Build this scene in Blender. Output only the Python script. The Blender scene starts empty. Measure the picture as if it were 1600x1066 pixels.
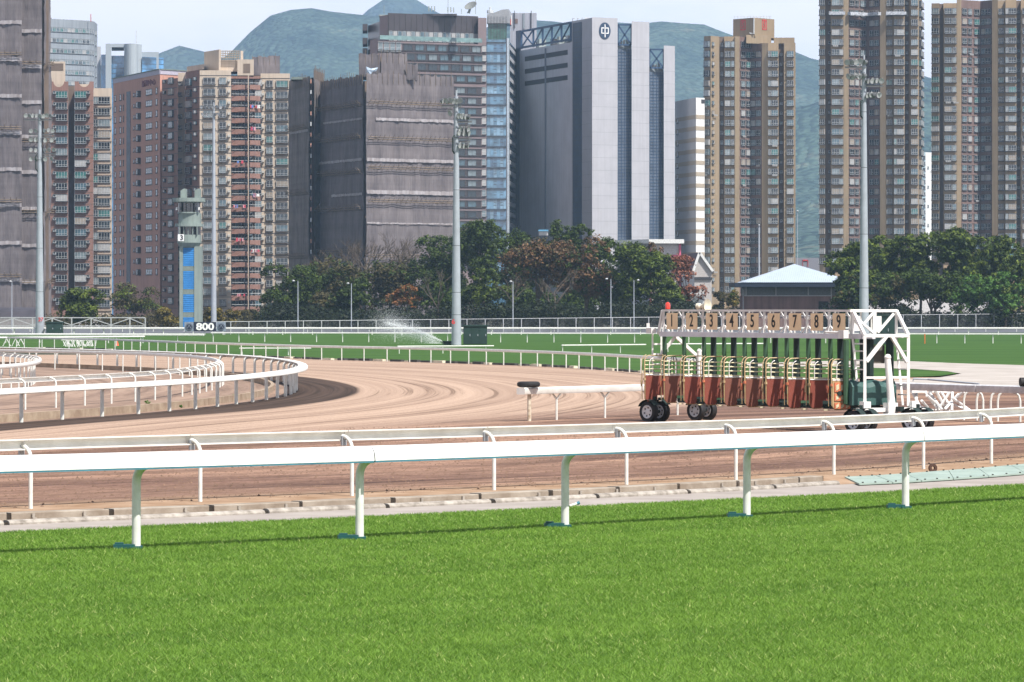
import bpy, math, random
import numpy as np
from mathutils import Vector, Matrix

random.seed(7)
RNG = np.random.RandomState(11)
SC = bpy.context.scene
COL = SC.collection

# ------------------------------------------------------------------ camera, sky, sun, exposure
F, HZ, HC = 6500.0, 480.0, 3.4          # focal length (px of a 1600 px wide picture), horizon row, eye height
cam_d = bpy.data.cameras.new('camera')
cam = bpy.data.objects.new('camera', cam_d)
COL.objects.link(cam)
cam.location = (0, 0, HC)
cam.rotation_euler = (math.radians(90), 0, 0)
cam_d.sensor_width = 36.0
cam_d.lens = F / 1600 * 36
cam_d.shift_y = -(533 - HZ) / 1600
cam_d.clip_start = 1.0
cam_d.clip_end = 20000
SC.camera = cam

SUN_DIR = Vector((0.68, -0.73, 1.50)).normalized()      # towards the sun
sun_el = math.asin(SUN_DIR.z)
sun_az = math.atan2(SUN_DIR.x, SUN_DIR.y)
world = bpy.data.worlds.new('World')
SC.world = world
world.use_nodes = True
wn, wl = world.node_tree.nodes, world.node_tree.links
wn.clear()
w_out = wn.new('ShaderNodeOutputWorld')
sky = wn.new('ShaderNodeTexSky')
sky.sky_type = 'NISHITA'
sky.sun_disc = False
sky.sun_elevation = sun_el
sky.sun_rotation = sun_az
sky.air_density = 1.0
sky.dust_density = 1.5
bg1 = wn.new('ShaderNodeBackground'); bg1.inputs[1].default_value = 0.07
wl.new(sky.outputs[0], bg1.inputs[0])
bg2 = wn.new('ShaderNodeBackground')
tc = wn.new('ShaderNodeTexCoord')
mp = wn.new('ShaderNodeMapping'); mp.inputs['Scale'].default_value = (1, 1, 2.6)
wl.new(tc.outputs['Generated'], mp.inputs[0])
nz = wn.new('ShaderNodeTexNoise'); nz.inputs['Scale'].default_value = 15.0
nz.inputs['Detail'].default_value = 6; nz.inputs['Roughness'].default_value = 0.55
wl.new(mp.outputs[0], nz.inputs[0])
cr = wn.new('ShaderNodeValToRGB')
cr.color_ramp.elements[0].position = 0.36; cr.color_ramp.elements[0].color = (0.80, 0.81, 0.90, 1)
cr.color_ramp.elements[1].position = 0.56; cr.color_ramp.elements[1].color = (0.97, 0.92, 0.94, 1)
wl.new(nz.outputs[0], cr.inputs[0])
wl.new(cr.outputs[0], bg2.inputs[0])
ms_ = wn.new('ShaderNodeMapRange')                      # hazy bright horizon, dimmer cloud overhead
ms_.inputs['From Min'].default_value = 0.07; ms_.inputs['From Max'].default_value = 0.40
ms_.inputs['To Min'].default_value = 1.12; ms_.inputs['To Max'].default_value = 0.34
sep0 = wn.new('ShaderNodeSeparateXYZ'); wl.new(tc.outputs['Generated'], sep0.inputs[0])
wl.new(sep0.outputs['Z'], ms_.inputs[0]); wl.new(ms_.outputs[0], bg2.inputs[1])
sep = wn.new('ShaderNodeSeparateXYZ'); wl.new(tc.outputs['Generated'], sep.inputs[0])
mr = wn.new('ShaderNodeMapRange')                       # cloud cover is closed near the horizon and opens overhead
mr.inputs['From Min'].default_value = 0.10; mr.inputs['From Max'].default_value = 0.55
mr.inputs['To Min'].default_value = 0.62; mr.inputs['To Max'].default_value = -0.12
wl.new(sep.outputs['Z'], mr.inputs[0])
ad = wn.new('ShaderNodeMath'); ad.operation = 'ADD'
wl.new(nz.outputs[0], ad.inputs[0]); wl.new(mr.outputs[0], ad.inputs[1])
mr2 = wn.new('ShaderNodeMapRange')
mr2.inputs['From Min'].default_value = 0.45; mr2.inputs['From Max'].default_value = 0.85
wl.new(ad.outputs[0], mr2.inputs[0])
mx = wn.new('ShaderNodeMixShader')
wl.new(mr2.outputs[0], mx.inputs[0]); wl.new(bg1.outputs[0], mx.inputs[1]); wl.new(bg2.outputs[0], mx.inputs[2])
wl.new(mx.outputs[0], w_out.inputs[0])

sun_d = bpy.data.lights.new('sun', 'SUN')
sun_d.energy = 5.0; sun_d.angle = math.radians(0.6); sun_d.color = (1.0, 0.955, 0.89)
sun = bpy.data.objects.new('sun', sun_d); COL.objects.link(sun)
sun.rotation_euler = SUN_DIR.to_track_quat('Z', 'Y').to_euler()
sun.location = (60, -60, 120)

SC.view_settings.view_transform = 'Standard'
SC.view_settings.look = 'None'
SC.view_settings.exposure = 0.62
SC.view_settings.gamma = 1.0
SC.view_settings.use_curve_mapping = False
SC.render.engine = 'CYCLES'
cy = SC.cycles
cy.use_denoising = True
cy.max_bounces = 6; cy.diffuse_bounces = 2; cy.glossy_bounces = 2
cy.transmission_bounces = 4; cy.transparent_max_bounces = 12; cy.volume_bounces = 1
cy.caustics_reflective = False; cy.caustics_refractive = False
cy.sample_clamp_indirect = 6

# ------------------------------------------------------------------ picture <-> place
def G(px, py, z=0.0):
    y = F * (HC - z) / (py - HZ)
    return Vector((y * (px - 800) / F, y, z))
def W(px, py, y):
    return Vector((y * (px - 800) / F, y, HC + (HZ - py) * y / F))
def X(px, y): return y * (px - 800) / F
def Z(py, y): return HC + (HZ - py) * y / F

# ------------------------------------------------------------------ objects
def tag(o, label=None, cat=None, group=None, kind=None):
    if label: o['label'] = label
    if cat: o['category'] = cat
    if group: o['group'] = group
    if kind: o['kind'] = kind
    return o
def empty(name, loc, label, cat, group=None, kind=None):
    o = bpy.data.objects.new(name, None)
    COL.objects.link(o); o.location = loc
    o.empty_display_size = 0.2
    return tag(o, label, cat, group, kind)
def wloc(o):
    v = Vector((0, 0, 0))
    while o is not None:
        v = v + o.location; o = o.parent
    return v
def inst(name, mesh, parent, world_loc, rz=0.0, scale=None, kind=None):
    o = bpy.data.objects.new(name, mesh)
    COL.objects.link(o)
    if parent is not None: o.parent = parent
    o.location = Vector(world_loc) - (wloc(parent) if parent is not None else Vector((0, 0, 0)))
    o.rotation_euler = (0, 0, rz)
    if scale: o.scale = scale
    if kind: o['kind'] = kind
    return o
def copy_tree(o, loc=None, rz=None, parent=None):
    c = o.copy(); COL.objects.link(c)
    c.parent = parent
    if loc is not None: c.location = loc
    if rz is not None: c.rotation_euler[2] = rz
    for ch in [x for x in bpy.data.objects if x.parent is o]:
        copy_tree(ch, parent=c)
    return c

class MB:
    """collects shapes into one mesh"""
    def __init__(s): s.v = []; s.f = []; s.m = []
    def add(s, vs, fs, mi=0):
        n = len(s.v); s.v.extend([tuple(x) for x in vs])
        s.f.extend([tuple(i + n for i in f) for f in fs]); s.m.extend([mi] * len(fs))
    def obox(s, c, u, v, w, mi=0):
        c, u, v, w = Vector(c), Vector(u) / 2, Vector(v) / 2, Vector(w) / 2
        p = [c - u - v - w, c + u - v - w, c + u + v - w, c - u + v - w, c - u - v + w, c + u - v + w, c + u + v + w, c - u + v + w]
        s.add(p, [(0, 3, 2, 1), (4, 5, 6, 7), (0, 1, 5, 4), (1, 2, 6, 5), (2, 3, 7, 6), (3, 0, 4, 7)], mi)
    def box(s, x0, x1, y0, y1, z0, z1, mi=0):
        s.obox(((x0 + x1) / 2, (y0 + y1) / 2, (z0 + z1) / 2), (x1 - x0, 0, 0), (0, y1 - y0, 0), (0, 0, z1 - z0), mi)
    def beam(s, p0, p1, w, h=None, mi=0):
        p0, p1 = Vector(p0), Vector(p1); h = h or w
        d = p1 - p0; L = d.length
        if L < 1e-6: return
        d = d / L
        up = Vector((0, 0, 1)) if abs(d.z) < 0.95 else Vector((0, 1, 0))
        a = d.cross(up).normalized(); b = a.cross(d).normalized()
        s.obox((p0 + p1) / 2, d * L, a * w, b * h, mi)
    def tube(s, p0, p1, r0, r1=None, n=8, mi=0, caps=True):
        p0, p1 = Vector(p0), Vector(p1); r1 = r0 if r1 is None else r1
        d = (p1 - p0)
        if d.length < 1e-6: return
        d.normalize()
        up = Vector((0, 0, 1)) if abs(d.z) < 0.95 else Vector((0, 1, 0))
        a = d.cross(up).normalized(); b = a.cross(d).normalized()
        vs = []
        for p, r in ((p0, r0), (p1, r1)):
            for i in range(n):
                t = 2 * math.pi * i / n
                vs.append(p + a * (r * math.cos(t)) + b * (r * math.sin(t)))
        fs = [(i, (i + 1) % n, n + (i + 1) % n, n + i) for i in range(n)]
        if caps: fs += [tuple(range(n - 1, -1, -1)), tuple(range(n, 2 * n))]
        s.add(vs, fs, mi)
    def path(s, pts, r, n=8, mi=0, caps=True):
        pts = [Vector(p) for p in pts]; rs = r if isinstance(r, (list, tuple)) else [r] * len(pts)
        vs = []; prev = None
        for i, p in enumerate(pts):
            d = (pts[min(i + 1, len(pts) - 1)] - pts[max(i - 1, 0)]).normalized()
            if prev is None:
                up = Vector((0, 0, 1)) if abs(d.z) < 0.9 else Vector((0, 1, 0))
                a = d.cross(up).normalized()
            else:
                a = (prev - d * prev.dot(d)).normalized()
            prev = a; b = d.cross(a)
            for k in range(n):
                t = 2 * math.pi * k / n
                vs.append(p + a * (rs[i] * math.cos(t)) + b * (rs[i] * math.sin(t)))
        fs = []
        for i in range(len(pts) - 1):
            for k in range(n):
                fs.append((i * n + k, i * n + (k + 1) % n, (i + 1) * n + (k + 1) % n, (i + 1) * n + k))
        if caps:
            fs += [tuple(range(n - 1, -1, -1)), tuple((len(pts) - 1) * n + k for k in range(n))]
        s.add(vs, fs, mi)
    def sweep(s, prof, pts, mi=0, closed=True, caps=True):
        """prof: (n, z) outline; pts: ground-plane path; n points to the left-hand side normal of the path"""
        n = len(prof); vs = []
        for i, p in enumerate(pts):
            d = Vector(pts[min(i + 1, len(pts) - 1)]) - Vector(pts[max(i - 1, 0)])
            d.z = 0; d.normalize(); nn = Vector((-d.y, d.x, 0))
            for a, b in prof: vs.append(Vector(p) + nn * a + Vector((0, 0, b)))
        fs = []; last = n if closed else n - 1
        for i in range(len(pts) - 1):
            for k in range(last):
                fs.append((i * n + k, (i + 1) * n + k, (i + 1) * n + (k + 1) % n, i * n + (k + 1) % n))
        if caps and closed:
            fs += [tuple(range(n)), tuple((len(pts) - 1) * n + k for k in range(n - 1, -1, -1))]
        s.add(vs, fs, mi)
    def prism(s, poly, z0, z1, mi=0, bottom=False):
        n = len(poly)
        vs = [(p[0], p[1], z0) for p in poly] + [(p[0], p[1], z1) for p in poly]
        fs = [(i, (i + 1) % n, n + (i + 1) % n, n + i) for i in range(n)] + [tuple(range(n, 2 * n))]
        if bottom: fs.append(tuple(range(n - 1, -1, -1)))
        s.add(vs, fs, mi)
    def quad(s, a, b, c, d, mi=0): s.add([a, b, c, d], [(0, 1, 2, 3)], mi)
    def lathe(s, c, prof, n=16, mi=0, ax=None):
        """prof (r, h) along axis ax from c"""
        ax = Vector(ax or (0, 0, 1)).normalized()
        up = Vector((0, 0, 1)) if abs(ax.z) < 0.9 else Vector((1, 0, 0))
        a = ax.cross(up).normalized(); b = ax.cross(a); vs = []
        for r, h in prof:
            for k in range(n):
                t = 2 * math.pi * k / n
                vs.append(Vector(c) + ax * h + a * (r * math.cos(t)) + b * (r * math.sin(t)))
        fs = []
        for i in range(len(prof) - 1):
            for k in range(n):
                fs.append((i * n + k, (i + 1) * n + k, (i + 1) * n + (k + 1) % n, i * n + (k + 1) % n))
        s.add(vs, fs, mi)
    def mesh(s, name, mats, off=Vector((0, 0, 0)), smooth=False):
        me = bpy.data.meshes.new(name)
        vs = [(v[0] - off[0], v[1] - off[1], v[2] - off[2]) for v in s.v]
        me.from_pydata(vs, [], s.f)
        for m in (mats if isinstance(mats, (list, tuple)) else [mats]): me.materials.append(m)
        me.polygons.foreach_set('material_index', s.m)
        if smooth:
            me.polygons.foreach_set('use_smooth', [True] * len(s.f))
            try: me.set_sharp_from_angle(angle=math.radians(38))
            except Exception: pass
        me.update()
        return me
    def build(s, name, mats, parent=None, smooth=False, kind=None, at=None):
        """vertices are world coordinates; the object's origin goes to the parent's (or `at`)"""
        base = Vector(at) if at is not None else (wloc(parent) if parent is not None else Vector((0, 0, 0)))
        me = s.mesh(name, mats, base, smooth)
        o = bpy.data.objects.new(name, me); COL.objects.link(o)
        if parent is not None:
            o.parent = parent; o.location = base - wloc(parent)
        else: o.location = base
        if kind: o['kind'] = kind
        return o

def fix_normals(o):
    import bmesh
    bm = bmesh.new(); bm.from_mesh(o.data)
    bmesh.ops.recalc_face_normals(bm, faces=bm.faces); bm.to_mesh(o.data); bm.free()
    return o

# ------------------------------------------------------------------ materials
MATS = {}
def mat(name, col, rough=0.6, var=0.12, scale=4.0, metal=0.0, bump=0.0, spec=0.4, streak=0.0, col2=None, detail=4, stretch=(1, 1, 1), coat=0.0):
    """plain surface with procedural tone variation, optional vertical dirt streaks and fine bump"""
    if name in MATS: return MATS[name]
    m = bpy.data.materials.new(name); m.use_nodes = True
    n, l = m.node_tree.nodes, m.node_tree.links
    b = n['Principled BSDF']
    b.inputs['Roughness'].default_value = rough; b.inputs['Metallic'].default_value = metal
    b.inputs['Specular IOR Level'].default_value = spec
    b.inputs['Coat Weight'].default_value = coat
    t = n.new('ShaderNodeTexCoord'); mp = n.new('ShaderNodeMapping'); mp.inputs['Scale'].default_value = stretch
    l.new(t.outputs['Object'], mp.inputs[0])
    nz = n.new('ShaderNodeTexNoise'); nz.inputs['Scale'].default_value = scale; nz.inputs['Detail'].default_value = detail
    nz.inputs['Roughness'].default_value = 0.6
    l.new(mp.outputs[0], nz.inputs[0])
    r = n.new('ShaderNodeValToRGB')
    c = Vector(col[:3]); c2 = Vector(col2[:3]) if col2 else c * (1 - var * 1.6)
    hi = c if col2 else c * (1 + var)
    r.color_ramp.elements[0].position = 0.34; r.color_ramp.elements[0].color = (*c2, 1)
    r.color_ramp.elements[1].position = 0.66; r.color_ramp.elements[1].color = (*hi, 1)
    l.new(nz.outputs[0], r.inputs[0])
    out = r.outputs[0]
    if streak > 0:
        mp2 = n.new('ShaderNodeMapping'); mp2.inputs['Scale'].default_value = (1.3, 1.3, 0.045)
        l.new(t.outputs['Object'], mp2.inputs[0])
        n2 = n.new('ShaderNodeTexNoise'); n2.inputs['Scale'].default_value = 1.4; n2.inputs['Detail'].default_value = 5
        l.new(mp2.outputs[0], n2.inputs[0])
        r2 = n.new('ShaderNodeValToRGB')
        r2.color_ramp.elements[0].position = 0.38; r2.color_ramp.elements[0].color = (1 - streak,) * 3 + (1,)
        r2.color_ramp.elements[1].position = 0.58; r2.color_ramp.elements[1].color = (1, 1, 1, 1)
        l.new(n2.outputs[0], r2.inputs[0])
        mm = n.new('ShaderNodeMixRGB'); mm.blend_type = 'MULTIPLY'; mm.inputs[0].default_value = 1
        l.new(out, mm.inputs[1]); l.new(r2.outputs[0], mm.inputs[2]); out = mm.outputs[0]
    l.new(out, b.inputs['Base Color'])
    if bump > 0:
        bp = n.new('ShaderNodeBump'); bp.inputs['Strength'].default_value = bump; bp.inputs['Distance'].default_value = 0.02
        n3 = n.new('ShaderNodeTexNoise'); n3.inputs['Scale'].default_value = scale * 9; n3.inputs['Detail'].default_value = 3
        l.new(mp.outputs[0], n3.inputs[0]); l.new(n3.outputs[0], bp.inputs['Height']); l.new(bp.outputs[0], b.inputs['Normal'])
    MATS[name] = m
    return m

def glass(name, col, rough=0.15, spec=0.6, var=0.25, scale=0.6):
    return mat(name, col, rough=rough, var=var, scale=scale, spec=spec, coat=0.1)

M_rail = mat('rail_white_paint', (0.77, 0.77, 0.755), 0.4, 0.05, 5.0, spec=0.4, col2=(0.66, 0.655, 0.63), detail=9)
M_rail_b = mat('rail_blue_trim', (0.05, 0.20, 0.27), 0.5)
M_rail_dirty = mat('rail_white_weathered', (0.77, 0.76, 0.72), 0.45, 0.05, 2.5, col2=(0.66, 0.645, 0.60))
M_post = mat('post_white_paint', (0.74, 0.75, 0.72), 0.4, 0.05, 5, col2=(0.60, 0.61, 0.57))
M_brk = mat('bracket_steel', (0.33, 0.30, 0.26), 0.6)
M_post_r = mat('post_rusty_white', (0.66, 0.62, 0.52), 0.6, 0.1, 9, col2=(0.35, 0.26, 0.17))
M_foot = mat('foot_plate_green', (0.012, 0.085, 0.085), 0.45)
M_wht = mat('white_gloss', (0.80, 0.79, 0.76), 0.35, 0.06, 3, spec=0.5)
M_gatew = mat('gate_white_paint', (0.72, 0.71, 0.69), 0.42, 0.08, 3, col2=(0.60, 0.59, 0.57))
M_conc = mat('concrete', (0.34, 0.30, 0.25), 0.85, 0.16, 2.2, bump=0.4, col2=(0.22, 0.18, 0.14))
M_conc_r = mat('concrete_round', (0.42, 0.385, 0.34), 0.85, 0.16, 5, bump=0.5, col2=(0.19, 0.165, 0.14))
M_dark = mat('dark_gap', (0.035, 0.028, 0.022), 0.9)
M_galv = mat('galvanised_steel', (0.385, 0.42, 0.47), 0.55, 0.07, 1.3, metal=0.1, col2=(0.33, 0.36, 0.40))
M_black = mat('black_rubber', (0.018, 0.018, 0.020), 0.7, 0.2, 8)
# ------------------------------------------------------------------ curves on the ground, smoothed
def curve(pix, n=12, z=0.0):
    P = [G(a, b, z) for a, b in pix]
    P = [P[0] * 2 - P[1]] + P + [P[-1] * 2 - P[-2]]
    out = []
    for i in range(1, len(P) - 2):
        for k in range(n):
            t = k / n
            a, b, c, d = P[i - 1], P[i], P[i + 1], P[i + 2]
            out.append(0.5 * ((2 * b) + (c - a) * t + (2 * a - 5 * b + 4 * c - d) * t * t + (3 * b - a - 3 * c + d) * t ** 3))
    out.append(P[-2])
    return out
def smooth(pts, it=6):
    pts = [p.copy() for p in pts]
    for _ in range(it):
        q = [p.copy() for p in pts]
        for i in range(1, len(pts) - 1): q[i] = (pts[i - 1] + pts[i] * 2 + pts[i + 1]) / 4
        pts = q
    return pts
def resample(pts, step):
    out = [pts[0].copy()]; acc = 0.0
    for i in range(len(pts) - 1):
        a, b = pts[i], pts[i + 1]; L = (b - a).length
        while acc + L >= step and L > 1e-9:
            t = (step - acc) / L
            a = a.lerp(b, t); out.append(a.copy()); L = (b - a).length; acc = 0.0
        acc += L
    return out
def offset(pts, d):
    out = []
    for i, p in enumerate(pts):
        t = pts[min(i + 1, len(pts) - 1)] - pts[max(i - 1, 0)]; t.z = 0; t.normalize()
        out.append(p + Vector((-t.y, t.x, 0)) * d)
    return out

INNER = smooth(resample(curve([(-330, 690), (-150, 675), (11, 661), (125, 653), (217, 647), (323, 637), (394, 628), (437, 621.5), (459, 614.5),
               (465, 609), (459, 602.5), (430, 595), (380, 588), (300, 582), (200, 577), (100, 573), (0, 569.5), (-140, 566)]), 1.0), 40)
OUTER = smooth(resample(curve([(-160, 540), (0, 543.5), (142, 546.7), (217, 550), (326, 555.3), (395, 558), (486, 562), (592, 564.6), (684, 567), (772, 570.3),
               (860, 574), (906, 577), (954, 580), (999, 583.5), (1050, 588), (1100, 592)]), 1.5), 12)
SECOND = smooth(resample(curve([(-560, 829), (-250, 812), (48, 795), (313, 784), (550, 775), (772, 766), (979, 757.5), (1150, 750), (1303, 741.6), (1443, 733), (1549, 724.5), (1700, 712), (1900, 698), (2300, 672)]), 0.8), 20)
FRONT = smooth(resample(curve([(-480, 889), (-160, 875.5), (213, 860), (562, 845), (883, 826.5), (1167, 811), (1415, 796), (1640, 782), (1850, 768), (2400, 735)]), 0.8), 20)
GRASS_EDGE = smooth(resample(curve([(-500, 856), (-200, 842), (0, 833), (400, 816.5), (740, 801), (1080, 784.5), (1340, 772.5), (1600, 758), (1850, 744), (2100, 731), (2800, 698)]), 0.8), 10)
KERB_F = smooth(resample(curve([(-400, 840), (0, 821.5), (400, 803.8), (740, 788), (1080, 772), (1333, 756.3)]), 0.8), 8)
KERB_R = smooth(resample(curve([(-400, 831), (0, 812.5), (400, 797.2), (740, 782), (1000, 769.5), (1320, 750.5)]), 0.8), 8)

def nodes_of(m):
    m.use_nodes = True
    return m.node_tree.nodes, m.node_tree.links, m.node_tree.nodes['Principled BSDF']

# base land, out to the hills
def sheet(name, poly, z, m, kind='structure', sub=0):
    b = MB(); n = len(poly)
    b.add([(p[0], p[1], z) for p in poly], [tuple(range(n))])
    o = b.build(name, m)
    if o.data.polygons[0].normal.z < 0: o.data.flip_normals()
    tag(o, kind=kind); return o

m_land = mat('land_soil', (0.035, 0.045, 0.022), 0.95, 0.3, 0.05, col2=(0.055, 0.045, 0.032), bump=0.2)
sheet('ground', [(-3900, -80), (3900, -80), (3900, 10100), (-3900, 10100)], -0.12, m_land)

# dirt: one grid whose vertices know their distance from the bend's inner rail and from the straight's rail
xs = np.concatenate([np.arange(-70, -26, 1.0), np.arange(-26, 20, 0.25), np.arange(20, 60, 1.0)])
ys = np.concatenate([np.arange(40, 66, 1.0), np.arange(66, 125, 0.22), np.arange(125, 215, 0.45), np.arange(215, 300, 1.0)])
GX, GY = np.meshgrid(xs, ys)
P = np.stack([GX.ravel(), GY.ravel()], 1)
def dist_along(P, line):
    A = np.array([[p.x, p.y] for p in line]); best = np.full(len(P), 1e9); al = np.zeros(len(P)); sg = np.zeros(len(P)); L = 0.0
    for i in range(len(A) - 1):
        a, b = A[i], A[i + 1]; d = b - a; ll = np.hypot(*d)
        t = np.clip(((P - a) @ d) / (ll * ll), 0, 1); q = a + t[:, None] * d
        r = np.hypot(*(P - q).T); k = r < best
        cr_ = d[0] * (P[:, 1] - a[1]) - d[1] * (P[:, 0] - a[0])
        best = np.where(k, r, best); al = np.where(k, L + t * ll, al); sg = np.where(k, np.sign(cr_), sg); L += ll
    return best, al, sg
dI, aI, sI = dist_along(P, INNER[::2])
dS, aS, sS = dist_along(P, SECOND[::4])
s_in = dI * -sI                       # positive on the track side (outside the bend)
s_sec = dS * sS                       # positive beyond the second rail
bound = smooth(curve([(-300, 715), (0, 700), (300, 689), (600, 668), (800, 653), (1000, 640), (1300, 622), (1700, 600)], 8), 4)
dB, _, sB = dist_along(P, bound[::2])
mask = np.clip(0.5 - dB * sB / 5.0, 0, 1)      # 1 in the rough straight, 0 in the harrowed bend
pix_y = HZ + F * HC / P[:, 1]; pix_x = 800 + F * P[:, 0] / P[:, 1]
rs = np.random.RandomState(3)
def n1(x, wl, seed):
    r = np.random.RandomState(seed).rand(4096); t = x / wl + 1000; i = np.floor(t).astype(int); f = t - i; f = f * f * (3 - 2 * f)
    return r[i % 4096] * (1 - f) + r[(i + 1) % 4096] * f - 0.5
sc_ = s_in * (1 - mask) + s_sec * mask
zz = 0.05 * n1(s_in, 2.4, 1) * (1 - mask) + 0.05 * n1(s_sec, 2.1, 2) * mask + 0.02 * n1(sc_ + 0.3 * n1(aS, 3, 4), 0.9, 5)
zz = np.where(dS < 1.2, zz * np.clip((dS - 0.2), 0, 1), zz)
inf = s_in < 0
zz = np.where(inf, -0.04, zz)
zz = np.where(s_sec < -0.9, zz - 0.10 * np.clip((-0.9 - s_sec) / 0.6, 0, 1), zz)
V = np.stack([P[:, 0], P[:, 1], zz], 1)
nx, ny = len(xs), len(ys)
idx = np.arange(nx * ny).reshape(ny, nx)
quads = np.stack([idx[:-1, :-1], idx[:-1, 1:], idx[1:, 1:], idx[1:, :-1]], -1).reshape(-1, 4)
def np_mesh(name, V, faces, mats, attrs=None, smooth_=True):
    me = bpy.data.meshes.new(name); k = faces.shape[1]
    me.vertices.add(len(V)); me.vertices.foreach_set('co', V.astype(np.float32).ravel())
    me.loops.add(faces.size); me.loops.foreach_set('vertex_index', faces.astype(np.int32).ravel())
    me.polygons.add(len(faces)); me.polygons.foreach_set('loop_start', np.arange(0, faces.size, k, dtype=np.int32))
    me.polygons.foreach_set('loop_total', np.full(len(faces), k, dtype=np.int32))
    if smooth_: me.polygons.foreach_set('use_smooth', np.ones(len(faces), dtype=bool))
    for m in mats: me.materials.append(m)
    for an, av in (attrs or {}).items():
        a = me.attributes.new(an, 'FLOAT', 'POINT'); a.data.foreach_set('value', av.astype(np.float32))
    me.update(calc_edges=True); me.validate()
    return me
def np_obj(name, me, kind=None, parent=None):
    o = bpy.data.objects.new(name, me); COL.objects.link(o)
    if parent: o.parent = parent
    if kind: o['kind'] = kind
    return o

def dirt_material():
    m = bpy.data.materials.new('track_dirt'); n, l, b = nodes_of(m)
    def at(nm):
        a = n.new('ShaderNodeAttribute'); a.attribute_name = nm; return a.outputs['Fac']
    def comb(u, v, ku, kv):
        c = n.new('ShaderNodeCombineXYZ')
        for s_, k_, i_ in ((u, ku, 0), (v, kv, 1)):
            mm = n.new('ShaderNodeMath'); mm.operation = 'MULTIPLY'; mm.inputs[1].default_value = k_
            l.new(s_, mm.inputs[0]); l.new(mm.outputs[0], c.inputs[i_])
        return c.outputs[0]
    def noise(v, sc, det=4, ro=0.6):
        t = n.new('ShaderNodeTexNoise'); t.inputs['Scale'].default_value = sc; t.inputs['Detail'].default_value = det
        t.inputs['Roughness'].default_value = ro; l.new(v, t.inputs[0]); return t.outputs[0]
    def ramp(v, a, ca, b_, cb):
        r = n.new('ShaderNodeValToRGB'); r.color_ramp.elements[0].position = a; r.color_ramp.elements[0].color = (*ca, 1)
        r.color_ramp.elements[1].position = b_; r.color_ramp.elements[1].color = (*cb, 1); l.new(v, r.inputs[0]); return r.outputs[0]
    def mix(f, a, c, bt='MIX'):
        x = n.new('ShaderNodeMixRGB'); x.blend_type = bt
        if isinstance(f, float): x.inputs[0].default_value = f
        else: l.new(f, x.inputs[0])
        for s_, k_ in ((a, 1), (c, 2)):
            if isinstance(s_, tuple): x.inputs[k_].default_value = (*s_, 1)
            else: l.new(s_, x.inputs[k_])
        return x.outputs[0]
    geo = n.new('ShaderNodeNewGeometry').outputs['Position']
    si, ai, ss, as_, mk = at('s_in'), at('a_in'), at('s_sec'), at('a_sec'), at('mask')
    # bend: pale sand with harrow grooves
    g1 = noise(comb(si, ai, 1.0, 0.003), 1.2, 6, 0.72)
    g2 = noise(comb(si, ai, 1.0, 0.006), 3.4, 4, 0.65)
    bend = ramp(g1, 0.34, (0.310, 0.213, 0.158), 0.62, (0.478, 0.346, 0.262))
    lines = ramp(g2, 0.38, (0.42, 0.38, 0.35), 0.47, (1, 1, 1))
    bend = mix(0.75, bend, lines, 'MULTIPLY')
    # straight: redder, torn up by hooves
    h1 = noise(comb(ss, as_, 1.0, 0.06), 0.55, 6, 0.75)
    h2 = noise(comb(ss, as_, 1.0, 0.22), 3.2, 5, 0.75)
    st = ramp(h1, 0.38, (0.135, 0.082, 0.062), 0.60, (0.375, 0.235, 0.168))
    st = mix(0.8, st, ramp(h2, 0.36, (0.50, 0.46, 0.46), 0.54, (1, 1, 1)), 'MULTIPLY')
    clod = noise(comb(ss, as_, 1.0, 0.5), 9.0, 3, 0.7)
    st = mix(0.6, st, ramp(clod, 0.36, (0.55, 0.5, 0.48), 0.46, (1, 1, 1)), 'MULTIPLY')
    col = mix(mk, bend, st)
    fine = noise(geo, 11.0, 5, 0.8)
    col = mix(0.75, col, ramp(fine, 0.36, (0.52, 0.49, 0.47), 0.56, (1.08, 1.08, 1.08)), 'MULTIPLY')
    patch = noise(comb(ss, as_, 1.0, 0.12), 0.32, 3, 0.5)
    pm = mix(mk, (1, 1, 1), ramp(patch, 0.40, (0.66, 0.63, 0.66), 0.58, (1.1, 1.1, 1.08)))
    col = mix(1.0, col, pm, 'MULTIPLY')
    # ochre sand along the near edge
    e = n.new('ShaderNodeMapRange'); e.inputs['From Min'].default_value = 2.6; e.inputs['From Max'].default_value = 0.6; l.new(ss, e.inputs[0])
    col = mix(e.outputs[0], col, ramp(noise(geo, 1.3, 5), 0.35, (0.235, 0.145, 0.085), 0.65, (0.36, 0.25, 0.17)))
    # watered strip along the inside rail
    wv = noise(comb(si, ai, 0.6, 0.02), 1.0, 3)
    wa = n.new('ShaderNodeMath'); wa.operation = 'MULTIPLY_ADD'; wa.inputs[1].default_value = 0.9; l.new(wv, wa.inputs[0]); l.new(si, wa.inputs[2])
    wr = n.new('ShaderNodeMapRange'); wr.inputs['From Min'].default_value = 3.1; wr.inputs['From Max'].default_value = 2.85
    l.new(wa.outputs[0], wr.inputs[0])
    g3 = noise(comb(si, ai, 1.0, 0.01), 3.0, 3, 0.6)
    wet = ramp(g3, 0.40, (0.022, 0.014, 0.011), 0.58, (0.062, 0.040, 0.031))
    inr = n.new('ShaderNodeMath'); inr.operation = 'GREATER_THAN'; inr.inputs[1].default_value = -0.2; l.new(si, inr.inputs[0])
    wf = n.new('ShaderNodeMath'); wf.operation = 'MULTIPLY'; l.new(wr.outputs[0], wf.inputs[0]); l.new(inr.outputs[0], wf.inputs[1])
    wx = n.new('ShaderNodeMath'); wx.operation = 'MULTIPLY'; wx.inputs[1].default_value = 0.95; l.new(wf.outputs[0], wx.inputs[0])
    col = mix(wx.outputs[0], col, wet)
    # infield soil
    inn = n.new('ShaderNodeMath'); inn.operation = 'LESS_THAN'; inn.inputs[1].default_value = -0.2; l.new(si, inn.inputs[0])
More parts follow.
